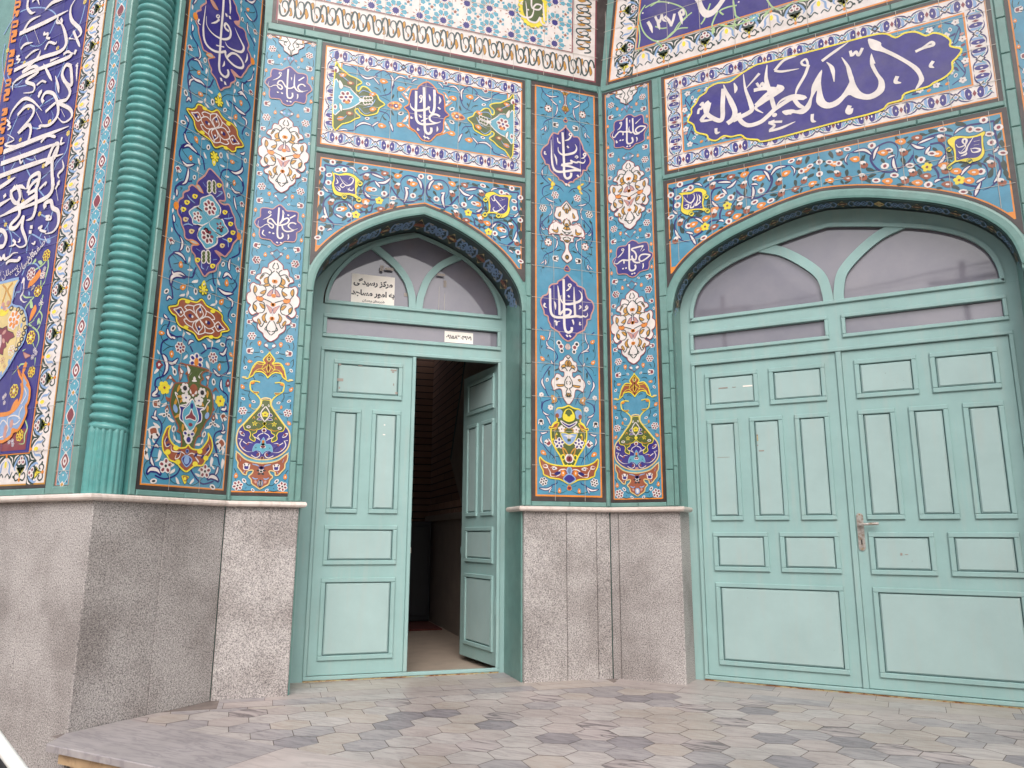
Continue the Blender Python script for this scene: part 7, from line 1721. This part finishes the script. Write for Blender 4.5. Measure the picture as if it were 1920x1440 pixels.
# scraps of old tape on the glass and bars
b = MB()
for u, z, du, dz in ((.735, 3.315, .03, .05), (.775, 3.33, .075, .022), (1.235, 3.33, .07, .02), (1.30, 3.24, .025, .06), (.955, 3.12, .05, .03)): b.box((u, z, .0095 if z > 3.3 else -.0195), (u+du, z+dz, .0115 if z > 3.3 else -.018), 'wains')
for u, dz in ((.770, .16), (1.26, .2), (1.31, .14)):
    b.box((u, 3.02, -.0205), (u+.003, 3.04+dz, -.0195), 'x')
b.build('tape_scrap', small, SM)
def leaf(name, parent, m, u0, u1, z0, z1, panels, right=False):
    b = MB(); b.box((u0, z0, -.045), (u1, z1, -.0035), 'paint', .003)
    l = b.build(name, parent, m)
    for p in panels: raised_panel('raised_panel', l, *p)
    for o in l.children: o.location.z = -.0035
    return l
W_ = random.Random(11)
marks = [(.43, 2.462, .022, .018, 'wains'), (.59, 2.468, .035, .006, 'wains'), (.86, 2.445, .05, .014, 'wains'), (.87, 2.43, .02, .012, 'wains'), (.425, 2.33, .05, .024, 'wains'), (.44, 2.265, .012, .018, 'wains'), (.885, 2.32, .008, .02, 'wains'), (.905, 2.25, .02, .018, 'wains')]
LP = [(.392, .962, 2.198, 2.512), (.390, .632, 1.263, 2.106), (.722, .958, 1.263, 2.106), (.388, .960, .862, 1.168), (.383, .960, .150, .762)]
lf1 = leaf('leaf', small, SM, .3135, 1.043, .042, 2.5825, [LP[0] + (marks,)] + [LP[1], LP[2] + ([(.82, 1.98, .012, .01, 'paper'), (.815, 1.90, .02, .008, 'paper')],)] + LP[3:])
b = MB(); b.box((1.0435, .042, -.042), (1.074, 2.584, .013), 'paint', .004); b.box((1.0745, .93, -.03), (1.0765, 1.0, -.005), 'metal'); b.build('meeting_stile', lf1)
b = MB(); b.box((1.0742, .95, -.034), (1.081, .995, -.008), 'metal'); b.build('lock', lf1)
ang = rad(80)
pc, ps = math.cos(ang), math.sin(ang)
LM = Matrix.Translation((1.806, 0, -.02)) @ Matrix(((pc, 0, -ps, 0), (0, 1, 0, 0), (ps, 0, pc, 0), (0, 0, 0, 1)))
mir = [(-(p[1]-.3135)+0, -(p[0]-.3135)+0, p[2], p[3]) for p in LP]
mir = [(a+.010, c+.010, z0, z1) for a, c, z0, z1 in mir]
lf2 = leaf('leaf', small, SM @ LM, -.745, 0, .042, 2.5825, mir)
lf2['label'] = 'open right leaf swung into the dark passage'
b = MB()
for z in (.45, 2.05):
    b.box((-.006, z, -.012), (.012, z+.14, .012), 'paint', .003)
b.build('hinge', lf2); b = MB(); b.box((-.775, .93, -.03), (-.742, .99, -.008), 'paint', .003); b.build('lock', lf2)
# ---------------------------------------------------------------- paper signs on the small door
sg = thing('paper_sign', 'cream paper notice with two lines of bold Persian print behind cracked tape on arched fanlight', 'sign', DOORM @ Matrix.Translation((.69, 3.016, -.0205)))
SI = sg.matrix_world.inverted() @ DOORM
b = MB(); b.box((.506, 3.018, -.0215), (.871, 3.279, -.0195), 'paper'); b.build('sheet', sg, SI)
b = MB(); line = lambda t: ' '.join(shape(w) for w in reversed(t.split()))
text_mesh(b, line('مرکز رسیدگی'), .064, .688, 3.188, -.0192, 'ink', 0, .003); text_mesh(b, line('به امور مساجد'), .064, .690, 3.094, -.0192, 'ink', 0, .003); text_mesh(b, line('شهرستان بردسکن'), .026, .695, 3.040, -.0192, 'ink', 0, .001)
b.build('lettering', sg, SI)
s2 = thing('phone_label', 'small white label with a printed phone number in the narrow pane above the open doorway', 'label', DOORM @ Matrix.Translation((1.447, 2.742, -.0205)))
SI = s2.matrix_world.inverted() @ DOORM
b = MB(); b.box((1.320, 2.742, -.0215), (1.575, 2.8415, -.0195), 'paper'); b.build('sheet', s2, SI)
b = MB(); text_mesh(b, '۰۹۱۵۸۳۰۴۹۷۱', .047, 1.447, 2.776, -.0192, 'ink', 0, .002); b.build('lettering', s2, SI)
# ---------------------------------------------------------------- the big door
BM = FE.m @ Matrix.Translation((0, 0, -.249))
big = thing('big_door', 'wide closed turquoise double door with many raised panels and steel handle', 'door', BM @ Matrix.Translation((-.386, 0, 0)))
GM = big.matrix_world.inverted() @ BM
bc = -.386
FAN_E = [(1.132, 2.885), (1.120, 3.02), (1.060, 3.165), (.925, 3.293), (.715, 3.395), (.45, 3.468), (.14, 3.532), (0, 3.556)]
door_frame(big, GM, ARC_E, EC+.002, .03, FAN_E, 2.885, [(-1.500, -.462, 2.634, 2.765), (-.320, .718, 2.634, 2.765)], (-1.508, .736, 2.500), 0, None)
b = MB(); fan_bead(b, FAN_E, bc, 2.885, .030, .020)
bead(b, -1.526, -.438, 2.606, 2.793, .028, .018); bead(b, -.344, .742, 2.606, 2.793, .028, .018); bead(b, -1.526, .754, .012, 2.528, .028, .020); b.build('frame_bead', big, GM)
for T in ([(-.424, 2.90), (-.430, 2.99), (-.466, 3.13), (-.58, 3.26), (-.74, 3.382), (-.887, 3.440), (-.92, 3.450)],):
    for s_ in (1, -1):
        b = MB(); L, R = offs_line(spline([(bc+s_*(x-bc), z) for x, z in T]), .074); strip_poly(b, L, R, -.018, .028, 'paint'); b.build('glazing_bar', big, GM)
b = MB(); P = fan_shape(FAN_E, bc, 2.885)
for i in range(len(P)//2): b.face([(P[i][0], P[i][1], -.022), (P[-1-i][0], P[-1-i][1], -.022), (P[-2-i][0], P[-2-i][1], -.022), (P[i+1][0], P[i+1][1], -.022)], 'glass')
b.build('pane', big, GM)
for u0, u1 in ((-1.502, -.460), (-.322, .720)):
    b = MB(); b.face([(u0, 2.632, -.022), (u1, 2.632, -.022), (u1, 2.767, -.022), (u0, 2.767, -.022)], 'glass'); b.build('pane', big, GM)
b = MB(); b.box((-1.526, -.004, -.05), (.754, .013, -.004), 'rustedge'); b.box((-1.524, -.003, -.003), (.752, .0115, .012), 'rustedge'); b.build('sill', big, GM)
ROWS = [(-1.420, -.996, 2.123, 2.419), (-.910, -.490, 2.123, 2.419), (-1.418, -1.169, 1.219, 2.032), (-1.079, -.826, 1.219, 2.032), (-.737, -.487, 1.219, 2.032), (-1.412, -.990, .829, 1.128), (-.906, -.484, .829, 1.128), (-1.410, -.482, .124, .739)]
mk = {0: [(-1.31, 2.285, .075, .010, 'wains'), (-1.20, 2.287, .03, .005, 'wains'), (-1.115, 2.284, .075, .012, 'paper')], 2: [(-1.35, 1.72, .10, .003, 'wains'), (-1.405+.01, 1.70, .010, .016, 'wains')], 3: [(-1.03, 1.84, .010, .05, 'rustedge'), (-1.03, 1.80, .008, .01, 'wains'), (-1.02, 1.755, .04, .010, 'wains')], 7: []}
l1 = leaf('leaf', big, GM, -1.4975, -.4075, .042, 2.4985, [p + (mk.get(i, ()),) for i, p in enumerate(ROWS)])
mr = [(2*bc-p[1]+.000, 2*bc-p[0], p[2], p[3]) for p in ROWS]
mk2 = {5: [(-.09, .965, .014, .018, 'wains'), (-.06, .97, .02, .006, 'wains')]}
l2 = leaf('leaf', big, GM, -.3655, .7255, .042, 2.4985, [p + (mk2.get(i, ()),) for i, p in enumerate(mr)])
b = MB(); b.box((-.4065, .042, -.042), (-.3665, 2.5, .013), 'paint', .004); b.build('meeting_stile', l1)
b = MB(); n = 10
def plate(b, u, z0, z1, w, off, key):
    P = [(u+w/2*math.cos(PI*i/n), z1-w/2+w/2*math.sin(PI*i/n)) for i in range(n+1)] + [(u-w/2*math.cos(PI*i/n), z0+w/2-w/2*math.sin(PI*i/n)) for i in range(n+1)]
    b.face([(x, y, off) for x, y in P], key)
    for i in range(len(P)):
        p, q = P[i], P[(i+1) % len(P)]; b.face([(p[0], p[1], off), (p[0], p[1], off-.006), (q[0], q[1], off-.006), (q[0], q[1], off)], key)
plate(b, -.334, .995, 1.268, .046, .004, 'metal')
for z in (1.255, 1.008): b.box((-.339, z-.005, .003), (-.329, z+.005, .006), 'rustedge')
b.box((-.338, 1.040, .003), (-.330, 1.075, .0055), 'rubber')
hp = b.build('handle', l2)
def tube(b, P, r, key, n=10, r1=None):
    P = [Vector(p) for p in P]; rows = []
    for i, p in enumerate(P):
        d = (P[min(i+1, len(P)-1)]-P[max(i-1, 0)]).normalized(); a_ = d.orthogonal().normalized(); c_ = d.cross(a_)
        rr = r if r1 is None else r+(r1-r)*i/(len(P)-1)
        rows.append([tuple(p+(a_*math.cos(2*PI*j/n)+c_*math.sin(2*PI*j/n))*rr) for j in range(n)])
    b.grid(rows, key, True, True); b.face(list(reversed(rows[0])), key); b.face(rows[-1], key)
b = MB(); tube(b, [(-.334, 1.182, .004), (-.334, 1.182, .040)], .012, 'metal'); tube(b, [(-.338, 1.182, .045), (-.31, 1.185, .047), (-.21, 1.190, .046)], .0095, 'metal', 10, .011); b.build('lever', hp) if False else None
lv = MB(); lv.v, lv.f, lv.k, lv.sm = b.v, b.f, b.k, b.sm; lv.build('lever', l2)
# ================================================================ terrace, step, street, passage, surroundings
b = MB(); rnd = random.Random(21)
HA = rad(17.7); HR = .131; hx, hy = Vector((math.cos(HA), math.sin(HA))), Vector((-math.sin(HA), math.cos(HA)))
MK = ['mar0']*26 + ['mar1']*22 + ['mar2']*14 + ['mar3']*16 + ['mar4']*8 + ['mar5']*8
BACKY, FRONTY = 5.86, 3.185
def clip(P, a, n, d):
    """keep the part of polygon P where n.p <= d"""
    out = []
    for i in range(len(P)):
        p, q = P[i], P[(i+1) % len(P)]; sp_, sq = n.dot(p)-d, n.dot(q)-d
        if sp_ <= 0: out.append(p)
        if sp_*sq < 0: out.append(p+(q-p)*(sp_/(sp_-sq)))
    return out
n_D = Vector((-R2, R2)); DIN = 5.72-.02                # towards the small door wall
HALF = [(Vector((0, -1)), -FRONTY), (Vector((0, 1)), 5.60), (n_D, 5.42), (Vector((-1, 0)), 4.262)]
centers = []
for i in range(-60, 60):
    for j in range(-60, 60):
        c = hx*(HR*1.5*i) + hy*(HR*math.sqrt(3)*(j+.5*(i % 2))) + Vector((-.7, 4.4))
        if -4.7 < c.x < 5.2 and 2.9 < c.y < 6.2: centers.append(c)
for c in centers:
    P = [c + (hx*math.cos(PI/3*k) + hy*math.sin(PI/3*k))*(HR-.0022) for k in range(6)]
    for n, d in HALF:
        P = clip(P, 0, n, d-.0015)
        if len(P) < 3: break
    if len(P) >= 3:
        t = rnd.uniform(-.0006, .0006)
        b.face([(p.x, p.y, t) for p in P], rnd.choice(MK))
# straight courses of rectangular slabs along the walls
def course(p0, d, n, L, w, rows, ln):
    for r in range(rows):
        s = -rnd.random()*ln
        while s < L:
            l = ln*rnd.uniform(.7, 1.25)
            a_, c_ = max(s, 0)+.0015, min(s+l, L)-.0015
            if c_-a_ > .02:
                q = [p0+d*a_+n*(r*w+.0015), p0+d*c_+n*(r*w+.0015), p0+d*c_+n*((r+1)*w-.0015), p0+d*a_+n*((r+1)*w-.0015)]
                b.face([(p.x, p.y, rnd.uniform(-.0005, .0006)) for p in q], rnd.choice(['mar0', 'mar1', 'mar2', 'mar3', 'mar1', 'mar2']))
            s += l
dD = Vector((R2, R2)); nD = Vector((-R2, R2))
course(Vector((0, 0))+nD*5.42+dD*(-.27), dD, nD, 2.82, .18, 5, .42)
course(Vector((-2.13, 5.60)), Vector((1, 0)), Vector((0, 1)), 7.3, .19, 3, .45)
for z, k in ((-.006, 'joint'),): b.face([(-4.3, 2.75, z), (5.2, 2.75, z), (5.2, 6.3, z), (-4.3, 6.3, z)], k)
fl_ = tag(b.build('terrace_floor'), 'terrace paved with hexagonal marble tiles in pale pink, cream and grey', kind='structure')
# border slabs with the projecting nosing and the step below
b = MB(); s = -4.14; e0 = 2.632
while s < 5.2:
    l = 1.25*rnd.uniform(.85, 1.15); a_, c_ = s+.0015, min(s+l, 5.2)-.0015
    k = rnd.choice(['mar6', 'mar6', 'mar3'])
    x00 = a_ if s > -4.1 else -4.262
    i = len(b.v)
    z1, z0 = .0015, -.034
    ya, yb = e0+.02*(a_+4.14)*.6, e0+.02*(c_+4.14)*.6
    b.face([(a_, ya+.004, z1), (c_, yb+.004, z1), (c_, FRONTY-.002, z1), (x00, FRONTY-.002, z1)] if s > -4.1 else [(a_, ya+.004, z1), (c_, yb+.004, z1), (c_, FRONTY-.002, z1), (x00, FRONTY-.002, z1), (x00, 2.815, z1)], k)
    b.face([(a_, ya+.004, z1), (a_, ya, z1-.005), (c_, yb, z1-.005), (c_, yb+.004, z1)], k); b.face([(a_, ya, z1-.005), (a_, ya, z0), (c_, yb, z0), (c_, yb, z1-.005)], k); b.face([(a_, ya, z0), (a_, ya+.1, z0), (c_, yb+.1, z0), (c_, yb, z0)], k)
    if s < -4.1: b.face([(a_, ya, z1-.005), (x00, 2.815, z1-.005), (x00, 2.815, z0), (a_, ya, z0)], k); b.face([(a_, ya+.004, z1), (x00, 2.815, z1), (x00, 2.815, z1-.005), (a_, ya, z1-.005)], k)
    s += l
tag(b.build('terrace_step'), kind='structure')
b = MB(); b.box((-4.08, 2.668, -.095), (5.2, 2.9, -.0345), 'trav', 0); b.box((-4.02, 2.70, -.46), (5.2, 2.9, -.0955), 'trav', 0)
tag(b.build('step_riser'), kind='structure')
b = MB(); b.box((-4.268, 2.76, -.46), (-4.0, 2.9, -.036), 'rubber'); tag(b.build('step_recess'), kind='structure') if False else None
b = MB(); b.face([(-70, -70, -.45), (70, -70, -.45), (70, 2.9, -.45), (-70, 2.9, -.45)], 'asph'); tag(b.build('street'), kind='structure')
# passage behind the small door, in the door's own frame (u right, z up, w = depth behind the door is -off)
PM = DOORM
def pbox(name, a_, c_, key, kind='structure', m=PM):
    b = MB(); b.box(a_, c_, key); o = b.build(name, None, m); return tag(o, kind=kind)
pbox('passage_floor', (-1.2, -.06, -6.0), (2.6, -.004, -.06), 'infloor')
pbox('passage_ceiling', (-1.4, 3.9, -4.1), (2.7, 4.0, -.06), 'plaster')  # stops short of the end wall; slot added to let light in
pw = thing('passage_wall', 'brown brick wall seen through the open door with a sloping grey plaster band', 'wall', PM @ Matrix.Translation((1.9, 0, -3.4)))
PI_ = pw.matrix_world.inverted() @ PM
def bplane(name, o, ux, uy, w, h, key, parent=pw):
    """textured plane whose local xy lies in the plane, so bricks run level"""
    ux, uy = Vector(ux), Vector(uy); n = ux.cross(uy)
    m = Matrix(((ux.x, uy.x, n.x, o[0]), (ux.y, uy.y, n.y, o[1]), (ux.z, uy.z, n.z, o[2]), (0, 0, 0, 1)))
    b = MB(); b.box((0, 0, -.06), (w, h, 0), key); return b.build(name, parent, PI_ @ m)
bplane('brick_face', (-1.3, 0, -4.4), (1, 0, 0), (0, 1, 0), 3.45, 3.95, 'brickwall')
bplane('brick_face', (2.10, 0, -4.40), (0, 0, 1), (0, 1, 0), 4.3, 3.95, 'brickwall')
b = MB(); b.box((2.045, -.003, -4.34), (2.098, 1.28, -.35), 'wains'); b.box((2.02, 1.282, -4.34), (2.098, 1.36, -.35), 'plaster'); b.build('wainscot', pw, PI_)
b = MB()
for i in range(26): b.box((2.06, 1.362, -4.3+i*.09), (2.098, 1.52, -4.25+i*.09), 'brickwall')
b.build('brick_course', pw, PI_)
b = MB(); z = 2.06
b.face([(z, 2.55, -2.60), (z, 2.02, -2.95), (z, 1.38, -2.2), (z, 1.38, -.4), (z, 3.9, -.4), (z, 3.9, -1.8)], 'plaster'); b.face([(z-.004, 3.9, -1.86), (z-.004, 3.9, -1.78), (z-.004, 2.02, -2.92), (z-.004, 2.02, -3.0)], 'gap'); b.face([(z-.004, 2.04, -3.0), (z-.004, 2.04, -2.92), (z-.004, 1.38, -2.15), (z-.004, 1.38, -2.25)], 'plaster'); b.build('stair_stringer', pw, PI_)
bplane('side_face', (-1.25, 0, -.1), (0, 0, -1), (0, 1, 0), 4.3, 3.95, 'plaster')
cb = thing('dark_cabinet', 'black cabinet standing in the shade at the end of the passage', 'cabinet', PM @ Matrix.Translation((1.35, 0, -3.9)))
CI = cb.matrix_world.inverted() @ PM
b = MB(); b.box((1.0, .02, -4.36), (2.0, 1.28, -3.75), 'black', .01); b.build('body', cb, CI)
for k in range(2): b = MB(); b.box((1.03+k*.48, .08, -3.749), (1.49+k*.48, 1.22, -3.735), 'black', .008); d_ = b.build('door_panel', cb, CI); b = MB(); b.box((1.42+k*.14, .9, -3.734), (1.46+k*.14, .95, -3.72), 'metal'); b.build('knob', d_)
b = MB(); b.box((.3, -.0038, -4.3), (2.0, .012, -2.95), 'carpet'); tag(b.build('carpet', None, PM), 'dark red carpet lying on the passage floor beyond the open door', 'carpet', None, 'thing')
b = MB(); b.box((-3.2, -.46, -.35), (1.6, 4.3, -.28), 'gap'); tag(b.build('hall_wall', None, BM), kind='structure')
# roof of the portal niche and the walls on its right, out of the picture but shading it
vault = thing('portal_vault', 'plastered vault and far pier closing the portal niche above and to the right', 'vault', Matrix.Translation((-.39, 4.4, 7.0)))
VI = vault.matrix_world.inverted()
b = MB()
rows = []
for i in range(13):
    t = PI*i/12; x = -.39-3.9*math.cos(t); z = 8.0+1.6*math.sin(t)
    rows.append([(x, 2.85, z), (x, 6.2, z)])
b.grid(rows, 'ceil', True); b.build('vault_shell', vault, VI)
b = MB()
P = [(-.39-3.9*math.cos(PI*i/12), 8.0+1.6*math.sin(PI*i/12)) for i in range(13)]
for p, q in zip(P, P[1:]): b.face([(p[0], 2.852, p[1]), (q[0], 2.852, q[1]), (q[0], 2.852, 10.4), (p[0], 2.852, 10.4)], 'tealplain')
b.build('arch_front', vault, VI)
b = MB(); b.box((3.5, 2.83, -.45), (8, 3.9, 10.4), 'granite' if False else 'tealplain'); b.build('far_pier', vault, VI)
b = MB(); b.face([(1.42, 5.95, -.1), (3.51, 3.86, -.1), (3.51, 3.86, 8.4), (1.42, 5.95, 8.4)], 'tealplain'); b.build('far_wall', vault, VI)
# street side seen only in the glass
ob = thing('street_building', 'low beige building across the street facing the mosque', 'building', Matrix.Translation((-6, -15, -.45)))
OI = ob.matrix_world.inverted()
b = MB(); b.box((-30, -24, -.45), (22, -15, 7.2), 'beige'); b.box((-12, -20, 7.2), (-7, -15.2, 8.3), 'beige'); b.build('wall', ob, OI)
for k in range(9):
    for r in range(2): b = MB(); b.box((-26+k*5, -15.05, 1.2+r*3), (-24+k*5, -14.95, 2.9+r*3), 'black'); b.build('window', ob, OI)
pole0 = None
for k, x in enumerate((-12.5, -5.0, 2.0)):
    p = thing('utility_pole', 'thin utility pole beside the street', 'pole', Matrix.Translation((x, -12.5, -.45)), 'poles along the street')
    b = MB(); tube(b, [(0, 0, 0), (0, 0, 9.6)], .11, 'wood', 10, .07); b.box((-.9, -.06, 9.0), (.9, .06, 9.12), 'wood'); b.build('pole_shaft', p)
b = MB()
for y, z in ((-12.9, 9.0), (-12.5, 9.05), (-12.1, 8.9)):
    tube(b, [(-20+i*2.2, y, z-.5+.5*abs(math.sin(i*.42))) for i in range(14)], .018, 'rubber', 6)
tag(b.build('overhead_cable'), 'sagging overhead cables strung between street poles', 'cable')
# pale rail in the lower left corner
b = MB()
rl = thing('white_rail', 'white sloping rail with black edge crossing the lower left corner of the step', 'rail', Matrix.Translation((-3.4, 1.6, -.45)))
q0, q1 = EYEP + ray(-70, 1300)*2.55, EYEP + ray(62, 1478)*2.35
RI = rl.matrix_world.inverted()
b = MB(); tube(b, [q0+(q0-q1)*.6, q0, q1, q1+(q1-q0)*.5], .021, 'whitepaint', 16); b.build('tube', rl, RI)
off_ = Vector((0, 0, -.034))
b = MB(); tube(b, [q0+(q0-q1)*.6+off_, q1+(q1-q0)*.5+off_], .016, 'rubber', 12); b.build('edge_strip', rl, RI)
# ================================================================ light, sky, camera
w = bpy.data.worlds.new('World'); SC.world = w; w.use_nodes = True
nt = w.node_tree; bg = nt.nodes['Background']
sky = nt.nodes.new('ShaderNodeTexSky'); sky.sky_type = 'NISHITA'; sky.sun_disc = False
SUN_EL, SUN_DIR = rad(42), Vector((.52, -.85, 0)).normalized()
sky.sun_elevation = SUN_EL; sky.sun_rotation = math.atan2(SUN_DIR.x, SUN_DIR.y)
sky.dust_density = 4; sky.air_density = 1.0; sky.ozone_density = 1.5
hs = nt.nodes.new('ShaderNodeHueSaturation'); hs.inputs['Saturation'].default_value = .35
nt.links.new(sky.outputs[0], hs.inputs['Color']); nt.links.new(hs.outputs[0], bg.inputs['Color']); bg.inputs['Strength'].default_value = .15
sl = bpy.data.lights.new('sun', 'SUN'); sl.energy = .5; sl.angle = rad(80); sl.color = (1.0, .90, .82)
so = bpy.data.objects.new('sun', sl); COL.objects.link(so)
d = -(SUN_DIR*math.cos(SUN_EL) + Vector((0, 0, math.sin(SUN_EL))))
so.rotation_euler = d.to_track_quat('-Z', 'Y').to_euler(); so.location = (-12, -8, 9)
cam = bpy.data.cameras.new('camera'); co = bpy.data.objects.new('camera', cam); COL.objects.link(co)
cam.sensor_fit = 'HORIZONTAL'; cam.sensor_width = 36; cam.lens = FPX/1920*36; cam.clip_start = .05; cam.clip_end = 400
f_ = rot_ray(0, math.cos(PIT), math.sin(PIT)).normalized()
r0 = rot_ray(1, 0, 0).normalized(); u0_ = r0.cross(f_)
cr, sr = math.cos(ROL), math.sin(ROL)
rgt = r0*cr + u0_*sr; upv = -r0*sr + u0_*cr
co.matrix_world = Matrix(((rgt.x, upv.x, -f_.x, 0), (rgt.y, upv.y, -f_.y, 0), (rgt.z, upv.z, -f_.z, EYE), (0, 0, 0, 1)))
SC.camera = co
SC.render.resolution_x, SC.render.resolution_y = 1024, 768
SC.view_settings.view_transform = 'Standard'; SC.view_settings.look = 'None'; SC.view_settings.exposure = .86; SC.view_settings.gamma = 1
SC.cycles.use_denoising = True; SC.cycles.max_bounces = 8; SC.cycles.sample_clamp_indirect = 8
